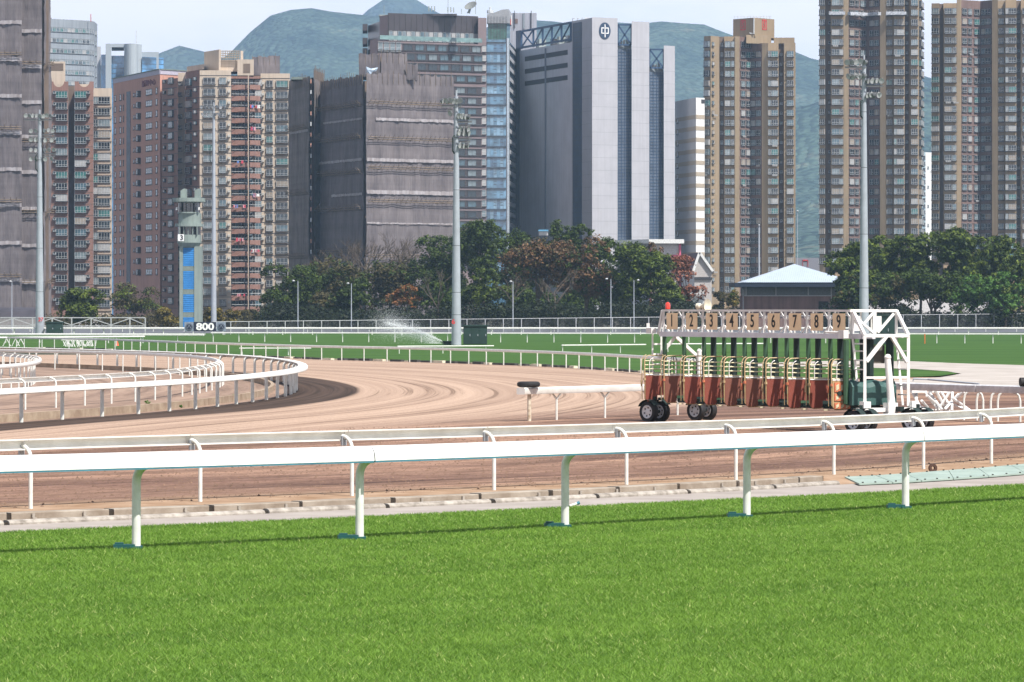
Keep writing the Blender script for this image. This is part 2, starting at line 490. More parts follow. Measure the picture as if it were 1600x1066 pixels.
    soil = ramp(noise(comb(si, ai, 1.0, 0.05), 1.2, 5, 0.7), 0.36, (0.17, 0.115, 0.088), 0.6, (0.32, 0.225, 0.172))
    col = mix(inn.outputs[0], col, soil)
    l.new(col, b.inputs['Base Color']); b.inputs['Roughness'].default_value = 0.95; b.inputs['Specular IOR Level'].default_value = 0.15
    bp = n.new('ShaderNodeBump'); bp.inputs['Strength'].default_value = 0.55; bp.inputs['Distance'].default_value = 0.05
    hh = mix(mk, g2, mix(0.5, h2, clod)); l.new(hh, bp.inputs['Height']); l.new(bp.outputs[0], b.inputs['Normal'])
    return m
me = np_mesh('dirt_track', V, quads, [dirt_material()], {'s_in': s_in, 'a_in': aI, 's_sec': s_sec, 'a_sec': aS, 'mask': mask})
np_obj('dirt_track', me, 'structure')

# loose clods kicked up in the near straight: too many to count
rc = np.random.RandomState(77); nc = 15000
ci = rc.randint(0, len(P), nc * 14); okc = (mask[ci] > 0.35) & (s_sec[ci] > 0.3) & (np.abs(P[ci, 0]) < 16) & (P[ci, 1] < 118); ci = ci[okc][:nc]; nc = len(ci)
cp = np.stack([P[ci, 0] + rc.uniform(-.15, .15, nc), P[ci, 1] + rc.uniform(-.15, .15, nc), zz[ci] + 0.004], 1)
cs_ = (0.012 + 0.030 * rc.rand(nc) ** 3)[:, None]
ov = np.array([[1, 0, 0], [-.5, .87, 0], [-.5, -.87, 0], [0.1, 0, .8], [0, 0.1, -.3]])
cv = (cp[:, None, :] + ov[None] * cs_[:, None] * (0.7 + 0.6 * rc.rand(nc, 5, 1))).reshape(-1, 3); cb = np.arange(nc)[:, None] * 5
cf = np.concatenate([cb + np.array([t]) for t in ((0, 1, 3), (1, 2, 3), (2, 0, 3))], 0)
o = np_obj('dirt_clods', np_mesh('dirt_clods', cv, cf, [mat('clod', (0.17, 0.105, 0.072), 0.95, 0.25, 0.7)], None, False), 'stuff'); tag(o, 'small loose clods scattered over the near straight of the dirt track', 'dirt clods')

# pale concrete path between turf and kerb
M_path = mat('path_concrete', (0.36, 0.32, 0.29), 0.9, 0.08, 0.9, col2=(0.27, 0.235, 0.21), bump=0.3, detail=8)
pb = MB()
A = resample(GRASS_EDGE, 1.5); Bk = offset(A, 5.0)
n_ = len(A)
pv = [(p.x, p.y, 0.02) for p in offset(A, -0.6)] + [(p.x, p.y, 0.02) for p in offset(A, 0.0)]
# path reaches from under the turf's edge to the kerb blocks, whose line it follows
KF = KERB_F + [KERB_F[-1] + (KERB_F[-1] - KERB_F[-2]).normalized() * k for k in range(1, 60)]
Kr = resample(KF, 1.5)
strip = offset(A, -0.5)
poly = [(p.x, p.y) for p in strip] + [(p.x, p.y) for p in reversed(Kr)]
Kr.append(Kr[-1]) if False else None
sheet('path', poly, 0.004, M_path)

# near turf
def turf_material(name, c1, c2, c3, sc=1.0):
    m = bpy.data.materials.new(name); n, l, b = nodes_of(m)
    geo = n.new('ShaderNodeNewGeometry').outputs['Position']
    mp = n.new('ShaderNodeMapping'); mp.inputs['Rotation'].default_value = (0, 0, math.radians(-45)); mp.inputs['Scale'].default_value = (0.25, 1.0, 1)
    l.new(geo, mp.inputs[0])
    a = n.new('ShaderNodeTexNoise'); a.inputs['Scale'].default_value = 0.35 * sc; a.inputs['Detail'].default_value = 5; l.new(mp.outputs[0], a.inputs[0])
    r = n.new('ShaderNodeValToRGB'); r.color_ramp.elements[0].position = 0.34; r.color_ramp.elements[0].color = (*c1, 1)
    r.color_ramp.elements[1].position = 0.66; r.color_ramp.elements[1].color = (*c2, 1); l.new(a.outputs[0], r.inputs[0])
    f = n.new('ShaderNodeTexNoise'); f.inputs['Scale'].default_value = 9 * sc; f.inputs['Detail'].default_value = 4; l.new(geo, f.inputs[0])
    x = n.new('ShaderNodeMixRGB'); x.inputs[2].default_value = (*c3, 1); l.new(r.outputs[0], x.inputs[1])
    r2 = n.new('ShaderNodeValToRGB'); r2.color_ramp.elements[0].position = 0.42; r2.color_ramp.elements[1].position = 0.7
    l.new(f.outputs[0], r2.inputs[0]); l.new(r2.outputs[0], x.inputs[0]); l.new(x.outputs[0], b.inputs['Base Color'])
    b.inputs['Roughness'].default_value = 0.95; b.inputs['Specular IOR Level'].default_value = 0.1
    bp = n.new('ShaderNodeBump'); bp.inputs['Strength'].default_value = 0.5; bp.inputs['Distance'].default_value = 0.03
    l.new(f.outputs[0], bp.inputs['Height']); l.new(bp.outputs[0], b.inputs['Normal'])
    return m
M_turf = turf_material('turf_near', (0.060, 0.125, 0.018), (0.085, 0.165, 0.026), (0.070, 0.14, 0.02))
ge = [(p.x, p.y) for p in resample(GRASS_EDGE, 2.0)]
tb = MB(); gz = [(x_, y_, 0.10) for x_, y_ in ge]
o = sheet('turf', ge + [(60, ge[-1][1]), (60, -40), (-60, -40), (-60, ge[0][1])], 0.010, M_turf)

def blades():
    edge = np.array(ge); 
    N = 1150000
    u = RNG.rand(int(N * 2.0)); y = 35.0 + (92 - 35.0) * u
    w = RNG.rand(len(y)) ; x = (w * 2 - 1) * (0.123 * y + 6.0)
    ye = np.interp(x, edge[:, 0], edge[:, 1])
    near = y < ye - 0.02
    dens = np.clip(1.0 - (y - 42) / 90, 0.45, 1)        # farther blades are fewer and larger
    keep = near & (RNG.rand(len(y)) < dens * (0.123 * y + 6) / 17)
    x, y = x[keep][:N], y[keep][:N]; n = len(x)
    def vn(x, y, s, seed):
        r = np.random.RandomState(seed).rand(256, 256); a, b = x / s + 50, y / s + 50; i, j = np.floor(a).astype(int), np.floor(b).astype(int)
        fa, fb = a - i, b - j; fa = fa * fa * (3 - 2 * fa); fb = fb * fb * (3 - 2 * fb)
        return (r[i % 256, j % 256] * (1 - fa) + r[(i + 1) % 256, j % 256] * fa) * (1 - fb) + (r[i % 256, (j + 1) % 256] * (1 - fa) + r[(i + 1) % 256, (j + 1) % 256] * fa) * fb
    lo = 0.5 + 0.62 * (vn(x, y, 1.3, 1) * 0.2 + vn(x, y, 0.22, 2) * 0.40 + vn(x * 0.12 + y * 0.12, y - x, 0.9, 5) * 0.40 - 0.5)
    h = (0.020 + 0.026 * lo + 0.022 * RNG.rand(n)); wd = (0.0038 + 0.004 * RNG.rand(n)) * (1 + (y - 38) / 60)
    yaw = RNG.rand(n) * 2 * np.pi; lean = (0.3 + 1.2 * RNG.rand(n)) * h * 1.3; la = RNG.rand(n) * 2 * np.pi
    dx, dy = np.cos(yaw) * wd, np.sin(yaw) * wd
    tx, ty = np.cos(la) * lean, np.sin(la) * lean
    z0 = 0.008
    v0 = np.stack([x - dx, y - dy, np.full(n, z0)], 1); v1 = np.stack([x + dx, y + dy, np.full(n, z0)], 1)
    v2 = np.stack([x + tx, y + ty, z0 + h], 1)
    V = np.stack([v0, v1, v2], 1).reshape(-1, 3)
    f = np.arange(3 * n).reshape(-1, 3)
    tone = np.repeat(np.clip(0.15 + lo * 0.9 + 0.55 * (RNG.rand(n) - 0.5), 0, 1), 3)
    dry = np.repeat((RNG.rand(n) < 0.035).astype(float), 3)
    tip = np.tile(np.array([0, 0, 1.0]), n)
    m = bpy.data.materials.new('grass_blade'); nn, l, b = nodes_of(m)
    at = nn.new('ShaderNodeAttribute'); at.attribute_name = 'tone'
    r = nn.new('ShaderNodeValToRGB'); r.color_ramp.elements[0].position = 0.1; r.color_ramp.elements[0].color = (0.066, 0.155, 0.018, 1)
    r.color_ramp.elements[1].position = 0.9; r.color_ramp.elements[1].color = (0.228, 0.385, 0.060, 1); l.new(at.outputs['Fac'], r.inputs[0])
    ad = nn.new('ShaderNodeAttribute'); ad.attribute_name = 'dry'
    x_ = nn.new('ShaderNodeMixRGB'); x_.inputs[2].default_value = (0.50, 0.56, 0.20, 1); l.new(ad.outputs['Fac'], x_.inputs[0]); l.new(r.outputs[0], x_.inputs[1])
    l.new(x_.outputs[0], b.inputs['Base Color']); b.inputs['Roughness'].default_value = 0.55; b.inputs['Specular IOR Level'].default_value = 0.25
    tr = nn.new('ShaderNodeBsdfTranslucent'); l.new(x_.outputs[0], tr.inputs[0])
    ms = nn.new('ShaderNodeMixShader'); ms.inputs[0].default_value = 0.45
    l.new(b.outputs[0], ms.inputs[1]); l.new(tr.outputs[0], ms.inputs[2]); l.new(ms.outputs[0], nn['Material Output'].inputs[0])
    me = np_mesh('grass', V, f, [m], {'tone': tone, 'dry': dry}, False)
    o = np_obj('grass', me, 'stuff'); tag(o, 'short bright green racecourse turf filling the foreground', 'grass')
blades()

# far turf, paths and service road beyond the bend
M_fturf = turf_material('turf_far', (0.026, 0.070, 0.014), (0.062, 0.130, 0.026), (0.044, 0.098, 0.018), 0.6)
fo = [(p.x, p.y) for p in resample(offset(OUTER, 0.75), 3.0)]
extra = [G(1250, 592.5), G(1380, 592), G(1470, 589), G(1500, 584.5), G(1520, 581), G(1700, 588), G(2000, 592)]
far = [(p.x, p.y) for p in (G(2400, 520), G(1500, 520), G(800, 521), G(0, 521), G(-900, 521))]
sheet('turf_far', fo + [(p.x, p.y) for p in extra] + far, 0.05, M_fturf)
M_pathr = mat('path_pale', (0.46, 0.42, 0.385), 0.95, 0.1, 0.4, col2=(0.33, 0.29, 0.255), bump=0.3)
pp = [G(*q) for q in ((1150, 570), (1300, 565.5), (1420, 566), (1500, 569.5), (1620, 573), (1800, 577), (1800, 612), (1600, 604), (1460, 607), (1380, 598), (1470, 591.5), (1502, 586), (1480, 582), (1430, 578.5), (1300, 574.5), (1180, 574))]
sheet('path_beyond', [(p.x, p.y) for p in pp], 0.062, M_pathr)
M_road = mat('road_asphalt', (0.105, 0.11, 0.125), 0.9, 0.1, 0.2)
pp = [G(*q) for q in ((-900, 521.5), (-200, 521.5), (800, 521.5), (2300, 520), (2300, 515), (800, 514), (330, 512), (200, 508), (-900, 508))]
sheet('road', [(p.x, p.y) for p in pp], 0.056, M_road)

# ------------------------------------------------------------------ near kerb
def kerb(name, line, prof, m, gaps, label):
    """blocks laid end to end along `line`, each a part, with a dark gap between"""
    r = empty(name, (line[len(line) // 2].x, line[len(line) // 2].y, 0), label, 'kerb')
    L = resample(line, 0.1)
    px = [800 + F * p.x / p.y for p in L]
    cuts = [0]
    for g in gaps:
        cuts.append(min(range(len(L)), key=lambda i: abs(px[i] - g)))
    cuts.append(len(L) - 1)
    cuts = sorted(set(cuts))
    for a, b_ in zip(cuts[:-1], cuts[1:]):
        if b_ - a < 6: continue
        seg = L[a:b_]
        seg = seg[::4] + [seg[-1]]
        dz = random.uniform(-0.008, 0.008); dn = random.uniform(-0.02, 0.02)
        k = MB(); k.sweep([(p[0] + dn, p[1] + dz) for p in prof], seg)
        fix_normals(k.build('kerb_block', m, r, smooth=False))
    return r
gr = [-290, -140, 18, 178, 332, 477, 618, 755, 867, 969, 1064, 1153, 1251]
gf = [-200, 13, 222, 420, 610, 777, 937, 1083, 1213]
kr = kerb('kerb', KERB_R, [(0, -0.05), (0, 0.10), (0.015, 0.115), (0.30, 0.115), (0.30, -0.05)], M_conc, gr, 'taller rear row of buff concrete kerb blocks below the middle rail')
kf = kerb('kerb', KERB_F, [(0, -0.05), (0, 0.03), (0.02, 0.06), (0.07, 0.078), (0.14, 0.078), (0.19, 0.06), (0.21, 0.03), (0.21, -0.05)], M_conc_r, gf, 'low rounded front row of grey concrete kerb along the path')
for nm, ln, n0, n1_, zt_ in ((kr, KERB_R, 0.03, 0.28, 0.085), (kf, KERB_F, 0.03, 0.19, 0.045)):
    k = MB(); k.sweep([(n0, -0.05), (n0, zt_), (n1_, zt_), (n1_, -0.05)], resample(ln, 1.0)); fix_normals(k.build('kerb_gap_fill', M_dark, nm))  # dark filler strip added so the gaps between blocks read dark
# small steel brackets on the rear kerb's face
bk = MB(); KL = resample(KERB_R, 0.1); pxs = [800 + F * p.x / p.y for p in KL]
for g in (52, 131, 285, 375, 446, 560, 660, 720, 840, 903, 962, 1020, 1128, 1178, 1222):
    i = min(range(len(KL)), key=lambda i: abs(pxs[i] - g)); d = (KL[min(i + 1, len(KL) - 1)] - KL[i - 1]).normalized(); nn = Vector((d.y, -d.x, 0))
    c = KL[i] + nn * 0.03
    m_ = MB(); m_.obox(c + Vector((0, 0, 0.05)), d * 0.05, nn * 0.03, (0, 0, 0.07)); m_.obox(c + nn * 0.03 + Vector((0, 0, 0.012)), d * 0.08, nn * 0.05, (0, 0, 0.024))
    m_.build('bracket', M_brk, kr)

# green metal plates over the drain at the right
M_plate = mat('plate_green_metal', (0.33, 0.41, 0.36), 0.6, 0.1, 1.2, col2=(0.24, 0.31, 0.27), detail=7)
pl = empty('drain_cover', G(1460, 743, 0), 'pale green metal cover plates over the drain, right of the kerb', 'drain cover')
fr = [(1342, 755.6), (1395, 753.4), (1440, 750.6), (1490, 747.5), (1545, 743.6), (1602, 739), (1665, 733), (1740, 726), (1830, 718), (1930, 709)]
bc = [(1319, 744.8), (1368, 742.6), (1412, 739.8), (1482, 734.5), (1528, 731.2), (1580, 726.6), (1645, 720.5), (1715, 713.5), (1800, 705), (1895, 696)]
for i in range(len(fr) - 1):
    a, b_, c, d = G(*fr[i], 0.05), G(*fr[i + 1], 0.05), G(*bc[i + 1], 0.07), G(*bc[i], 0.07)
    m_ = MB(); g_ = 0.012 * (b_ - a).normalized()
    q = [a + g_, b_ - g_, c - g_, d + g_]; dz = Vector((0, 0, -0.03 - 0.0))
    m_.add(q + [v + dz for v in q], [(0, 1, 2, 3), (4, 7, 6, 5), (0, 4, 5, 1), (1, 5, 6, 2), (2, 6, 7, 3), (3, 7, 4, 0)])
    for t in (0.12, 0.5, 0.88):
        p = q[0].lerp(q[1], t); m_.obox(p + Vector((0, 0.12, 0.012)), (0.035, 0, 0), (0, 0.035, 0), (0, 0, 0.02), 1)
        p = q[3].lerp(q[2], t); m_.obox(p + Vector((0, -0.12, 0.012)), (0.035, 0, 0), (0, 0.035, 0), (0, 0, 0.02), 1)
    fix_normals(m_.build('plate', [M_plate, M_dark], pl))
# ------------------------------------------------------------------ running rails
def hook_post(hp, off, r, m, foot=None, name='post', arc=0.28, n=10, end_drop=0.0):
    """post along +z whose top bends over towards +Y by `off`"""
    b = MB(); pts = [Vector((0, 0, -0.04)), Vector((0, 0, hp * 0.5)), Vector((0, 0, hp - arc))]
    for k in range(1, 7):
        t = k / 6 * math.pi / 2
        pts.append(Vector((0, off * (1 - math.cos(t)), hp - arc + arc * math.sin(t))))
    b.path(pts, r, n)
    if end_drop: b.path([pts[-1], pts[-1] + Vector((0, 0.01, -end_drop))], r * 0.9, n)
    me = b.mesh(name, m, smooth=True)
    return me
def running_rail(name, label, line, posts_at, hp, off, prof, sect_len, mats, r=0.045, off_side=1, arc=0.28, foot=None, cat='railing', group=None, n=8, sect_cuts=None, post_mat=None, clamp=False, step=0.8):
    """line: ground path; off_side=+1: rail hangs over the left-hand side of the path"""
    mid = line[len(line) // 2]
    root = empty(name, (mid.x, mid.y, 0), label, cat, group)
    rl = offset(line, off * off_side)
    L = resample(rl, 0.2)
    cum = 0; cuts = list(range(0, len(L), max(2, int(sect_len / 0.2))))
    if sect_cuts:
        px = [800 + F * p.x / p.y for p in L]
        cuts = [0] + sorted(min(range(len(L)), key=lambda i: abs(px[i] - c)) for c in sect_cuts)
    if cuts[-1] != len(L) - 1: cuts.append(len(L) - 1)
    st = max(1, int(step / 0.2))
    for a, b_ in zip(cuts[:-1], cuts[1:]):
        seg = L[a:b_ + 1]
        if len(seg) < 3: continue
        s0 = seg[0] + (seg[1] - seg[0]) * 0.04; s1 = seg[-1] + (seg[-2] - seg[-1]) * 0.04
        seg = [s0] + seg[st:-1:st] + [s1]
        m_ = MB()
        for pr, mi in prof:
            m_.sweep([(x_ * off_side, z_) for x_, z_ in pr], seg, mi)
        fix_normals(m_.build('rail', mats, root, smooth=True))
    pm = hook_post(hp, off, r, post_mat or M_post, arc=arc, n=n)
    for p in posts_at:
        # nearest tangent
        i = min(range(len(line)), key=lambda k: (line[k] - p).length_squared)
        d = (line[min(i + 1, len(line) - 1)] - line[max(i - 1, 0)]).normalized()
        nn = Vector((-d.y, d.x, 0)) * off_side
        rz = math.atan2(nn.y, nn.x) - math.pi / 2
        inst('post', pm, root, p, rz)
        if foot: inst('foot_plate', foot, root, p, rz)
        if clamp:
            inst('rail_clamp', clamp, root, p + nn * off, rz)
    return root
def spaced(line, step, start=0.0):
    pts = resample(line, 0.1); k = int(step / 0.1)
    return pts[int(start / 0.1)::k]

# front rail: deep rounded cap
fp = [(0.20, 1.165), (0.212, 1.175), (0.205, 1.24), (0.185, 1.315), (0.15, 1.355), (0.09, 1.378), (0.0, 1.385), (-0.10, 1.37), (-0.15, 1.33), (-0.16, 1.27), (-0.15, 1.22), (-0.10, 1.19), (0.05, 1.165)]
tr_ = [(0.185, 1.158), (0.207, 1.150), (0.207, 1.172), (0.185, 1.163)]
FR = list(reversed(FRONT))    # so that the camera side is on the left-hand side
fpost = [G(*q) for q in ((-165, 876), (213, 860), (562, 845), (883, 826), (1167, 810.5), (1415, 796.5), (1640, 782.5), (1845, 768.3), (2035, 756.7))]
ft = MB(); ft.obox((-0.0, -0.22, 0.085), (0.12, 0, 0), (0, 0.50, 0), (0, 0, 0.05)); ft.obox((0, 0.03, 0.075), (0.17, 0, 0), (0, 0.12, 0), (0, 0, 0.04))
ft.tube((0, -0.4, 0.09), (0, -0.4, 0.14), 0.03)
foot_me = ft.mesh('foot_plate', M_foot)

front_rail = running_rail('running_rail', 'nearest white rail with deep rounded cap, standing in the foreground turf', FR, fpost, 1.20, 0.30,
    [(fp, 0), (tr_, 1)], 8, [M_rail, M_rail_b], r=0.062, off_side=1, arc=0.26, n=12, sect_cuts=[1428, 575, -300], foot=None)
# foot plates lie along the rail's line, to the left of each post
fm = MB(); fm.obox((-0.17, 0, 0.045), (0.30, 0, 0), (0, 0.12, 0), (0, 0, 0.06)); fm.obox((-0.24, 0, 0.085), (0.12, 0, 0), (0, 0.07, 0), (0, 0, 0.03)); fm.obox((0.0, 0, 0.03), (0.17, 0, 0), (0, 0.17, 0), (0, 0, 0.04))
fmm = fm.mesh('foot_plate', M_foot)
for p in fpost: inst('foot_plate', fmm, front_rail, (p.x, p.y, 0.012), math.radians(8))

# second rail: open channel seen from behind
def channel(n0, z0, z1, w, t):
    return [(n0, z0), (n0 + w * 0.75, z0 + 0.005), (n0 + w, z0 + 0.05), (n0 + w, z1 - 0.05), (n0 + w * 0.75, z1), (n0, z1),
            (n0, z1 - t), (n0 + w * 0.7, z1 - t - 0.004), (n0 + w - t, z1 - 0.055), (n0 + w - t, z0 + 0.055), (n0 + w * 0.7, z0 + t + 0.004), (n0, z0 + t)]
spost = [G(*q) for q in ((-470, 824), (-210, 809.5), (48, 795), (313, 784), (550, 775), (772, 766), (979, 757.5), (1150, 750), (1303, 741.6), (1443, 733), (1549, 724.5), (1655, 716), (1760, 708), (1870, 700))]
cl = MB(); cl.obox((0, -0.035, 0.985), (0.10, 0, 0), (0, 0.05, 0), (0, 0, 0.17)); cl.tube((0, -0.06, 0.99), (0, -0.06, 1.06), 0.02)
cl_me = cl.mesh('rail_clamp', M_galv)
second_rail = running_rail('running_rail', 'second white rail from the camera, open channel back, in front of the gate', SECOND, spost, 1.07, 0.27,
    [(channel(-0.02, 0.985, 1.17, 0.14, 0.02), 0)], 3.43 * 2, M_rail_dirty, r=0.036, off_side=1, arc=0.24, n=10, clamp=cl_me,
    sect_cuts=[-470, 40, 300, 540, 757, 966, 1132, 1293, 1430, 1535, 1650])

# bend rails
deep = [(0.15, 0.86), (0.17, 0.88), (0.17, 0.96), (0.14, 1.00), (0.06, 1.03), (-0.20, 1.03), (-0.23, 1.01), (-0.23, 0.98), (0.09, 0.975), (0.12, 0.94), (0.12, 0.86)]
M_grey_in = M_rail
inner_rail = running_rail('running_rail', 'large looping white rail with broad flat top around the inside of the bend', INNER, spaced(INNER, 3.4, 1.2), 0.95, 0.30,
    [(deep, 0)], 6.8, M_rail_dirty, r=0.062, off_side=-1, arc=0.16, n=8)
L2 = smooth(resample(curve([(-300, 662), (-120, 650), (0, 641), (54, 637.5), (103, 634.3), (184, 628.5), (247, 623.5), (290, 617.5), (322, 611), (345, 604), (350, 598), (335, 592), (290, 585.5), (220, 580.6), (159, 578.2), (82, 576), (0, 574), (-120, 571)]), 1.0), 25)
loop2 = running_rail('running_rail', 'thinner white rail loop just inside the large bend rail', L2, spaced(L2, 3.0, 0.6), 0.98, 0.22,
    [(channel(-0.02, 0.86, 1.03, 0.11, 0.02), 0)], 9, M_rail_dirty, r=0.034, off_side=1, arc=0.2, n=8)
L3 = smooth(resample(curve([(-260, 630), (-120, 620), (-30, 612.5), (10, 609), (32, 606), (48, 602), (55, 597), (50, 592), (30, 587.5), (0, 584), (-60, 581), (-160, 578)]), 0.8), 20)
loop3 = running_rail('running_rail', 'innermost small white rail loop at the left edge', L3, spaced(L3, 2.4, 0.4), 1.0, 0.22,
    [(channel(-0.02, 0.88, 1.06, 0.11, 0.02), 0)], 9, M_rail, r=0.034, off_side=-1, arc=0.2, n=8)
# low concrete upstand inside the bend
ck = empty('kerb', (INNER[30].x, INNER[30].y, 0), 'low stained concrete upstand along the inside of the looping rail', 'kerb')
ck_line = resample(offset(INNER, 1.0), 0.25)
ck_n = len(ck_line); i = 0
while i < ck_n - 6:
    seg = ck_line[i:i + 12]
    if len(seg) < 4: break
    k = MB(); k.sweep([(-0.07, -0.1), (-0.07, 0.20), (0.07, 0.20), (0.07, -0.1)], [seg[0], seg[len(seg) // 2], seg[-1]]); 
    fix_normals(k.build('kerb_block', mat('upstand_concrete', (0.40, 0.32, 0.235), 0.9, 0.2, 1.5, col2=(0.24, 0.17, 0.12), bump=0.4), ck))
    i += 12
    i -= 1

# outer bend rail with black and white kerb stones
small = [(0.06, 0.78), (0.075, 0.81), (0.075, 0.90), (0.05, 0.935), (-0.05, 0.935), (-0.075, 0.90), (-0.075, 0.81), (-0.06, 0.78)]
outer_rail = running_rail('running_rail', 'white rail around the outer edge of the dirt bend, turf behind', OUTER, spaced(OUTER, 3.1, 0.5), 0.84, 0.16,
    [(small, 0)], 6.2, M_rail_dirty, r=0.034, off_side=-1, arc=0.12, n=6)
ok = empty('kerb', (OUTER[60].x, OUTER[60].y, 0), 'broken line of black and white kerb stones under the outer bend rail', 'kerb')
OL = resample(offset(OUTER, 0.35), 0.25)
M_kb = mat('kerb_black', (0.05, 0.05, 0.05), 0.8); M_kw = mat('kerb_cream', (0.62, 0.58, 0.46), 0.8, 0.2, 2)
i = 120; c_ = 0
while i < len(OL) - 8:
    ln = random.choice((5, 6, 7, 8)); seg = OL[i:i + ln]
    k = MB(); h_ = random.uniform(0.10, 0.15)
    k.sweep([(-0.12, -0.05), (-0.12, h_), (0.12, h_), (0.12, -0.05)], [seg[0], seg[-1]])
    fix_normals(k.build('kerb_block', M_kb if c_ % 4 else M_kw, ok)); i += ln + random.choice((1, 1, 3)); c_ += 1
kk = MB(); ks = offset(OUTER, 0.62)[70:]
kk.sweep([(-0.08, 0.0), (-0.08, 0.075), (0.08, 0.075), (0.08, 0.0)], ks); fix_normals(kk.build('edging_board', M_kw, ok))

# short hurdle rails standing on the far turf
def straight(a, b): return [a.lerp(b, k / 24) for k in range(25)]
tiny = [(0.05, 0.80), (0.06, 0.86), (0.04, 0.90), (-0.04, 0.90), (-0.06, 0.86), (-0.05, 0.80)]
def simple_rail(name, label, a, b, step, h=0.93, prof=None, r=0.032, off=0.08, m=None, group=None, side=-1, sect=8):
    ln = straight(a, b); k = h / 0.90
    pr = [(x_, z_ * k) for x_, z_ in (prof or tiny)]
    return running_rail(name, label, ln, spaced(ln, step, 0.2), h - 0.06, off, [(pr, 0)], sect, m or M_rail, r=r, off_side=side, arc=0.07, n=6, group=group, step=sect)
simple_rail('hurdle_rail', 'short white rail on the turf behind the bend, left of the sprinkler', G(374, 556.5), G(487, 556.5), 3.2, 0.58)
simple_rail('hurdle_rail', 'short white rail on the turf left of and behind the starting gate', G(876, 553.5), G(1010, 552), 3.0, 0.68)
simple_rail('hurdle_rail', 'short white rail on the turf seen through the starting gate', G(1040, 551), G(1196, 550), 3.0, 0.68)
simple_rail('hurdle_rail', 'short white rail on the turf between floodlight mast and hurdles', G(620, 554), G(772, 553), 3.6, 0.62)
# the two long rails and road-side rail far away
simple_rail('turf_rail', 'long thin white rail across the far side of the green turf track', G(330, 535), G(1750, 538), 2.66, 0.98, r=0.045)
simple_rail('turf_rail', 'broad long white rail behind the thin one, beside the grey road', G(-120, 524), G(1760, 524), 3.6, 0.93, prof=[(0.12, 0.74), (0.14, 0.80), (0.12, 0.90), (-0.1, 0.93), (-0.14, 0.88), (-0.12, 0.76)], r=0.06)
simple_rail('turf_rail', 'white rail in front of the left floodlight mast and dark cabinet', G(-100, 536.5), G(322, 537.5), 3.4, 0.92, prof=[(0.10, 0.74), (0.12, 0.80), (0.10, 0.90), (-0.1, 0.93), (-0.12, 0.88), (-0.1, 0.76)], r=0.045)
simple_rail('turf_rail', 'low white rail along the road beyond the broad rail', G(-100, 519), G(1760, 519), 4.2, 0.60, r=0.05)
simple_rail('turf_rail', 'thin white rail in front of the tangle of stacked hurdles at far left', G(-100, 545), G(226, 541.5), 3.0, 0.93, r=0.035)

# tangle of folded rails on the turf
tg = empty('folded_hurdle', G(115, 543), 'pile of folded white hurdle legs on the turf at far left', 'hurdle')
for k in range(17):
    b = MB(); x_ = 100 + k * 2.9 + random.uniform(-1, 1); p = G(x_, 542 + random.uniform(-1, 1)); h_ = random.uniform(0.45, 0.75)
    b.tube(p, p + Vector((random.uniform(-0.35, 0.35), 0.1, h_)), 0.035, n=5); b.tube(p + Vector((0.2, 0, 0)), p + Vector((random.uniform(-0.4, 0.5), 0, h_)), 0.03, n=5)
    b.build('folded_leg', M_rail, tg)
b = MB(); b.beam(W(96, 531, 345), W(152, 531, 345), 0.08, 0.10); b.build('top_bar', M_rail, tg)
tg = empty('folded_hurdle', G(8, 543), 'two splayed white hurdle trestles on the turf at the left edge', 'hurdle')
for x_ in (-14, 4, 18, 26):
    b = MB(); p = G(x_, 542); b.tube(p, p + Vector((0.35, 0, 0.7)), 0.035, n=5); b.tube(p + Vector((0.7, 0, 0)), p + Vector((0.35, 0, 0.7)), 0.035, n=5); b.build('folded_leg', M_rail, tg)

# detached rail end with an old tyre on top
da, db = G(827, 658), G(1130, 646)
DL = [da.lerp(db, k / 20) for k in range(21)]
root = empty('running_rail', da, 'detached straight white rail ending left of the gate, tyre on its end', 'railing')
b = MB(); prof = [(-0.13, 0.80), (-0.15, 0.84), (-0.15, 0.97), (-0.12, 1.0), (0.12, 1.0), (0.15, 0.97), (0.15, 0.84), (0.13, 0.80)]
dd = (db - da).normalized()
b.sweep(prof, [da - dd * 0.45, db]); fix_normals(b.build('rail', M_rail_dirty, root, smooth=True))
b = MB(); b.tube(da, da + Vector((0, 0, 0.82)), 0.06, n=10); b.build('post', M_post_r, root, smooth=True)
def ypost():
    b = MB(); b.tube((0, 0, 0), (0, 0, 0.64), 0.032); b.tube((0, 0, 0.62), (-0.13, 0, 0.81), 0.03); b.tube((0, 0, 0.62), (0.13, 0, 0.81), 0.03); return b.mesh('post', M_post, smooth=True)
yp = ypost()
for q in ((880, 656.5), (928, 653), (971, 650), (1012, 648), (1066, 646.5)):
    p = G(*q); t = max(0, min(1, (p - da).dot(dd) / (db - da).length)); inst('post', yp, root, da.lerp(db, t), 0)
# tyre
t_ = MB(); c = da + Vector((-0.02, 0, 1.01))
prof_t = []
for k in range(17):
    a = 2 * math.pi * k / 16; prof_t.append((0.255 + 0.095 * math.cos(a) if abs(math.cos(a)) < 0.8 else 0.255 + 0.09 * math.copysign(1, math.cos(a)), 0.085 + 0.085 * math.sin(a)))
t_.lathe(c, prof_t, 24)
tyre = fix_normals(t_.build('tyre', M_black, None, smooth=True, at=c)); tag(tyre, 'worn black tyre lying flat on the end of the detached white rail', 'tyre')

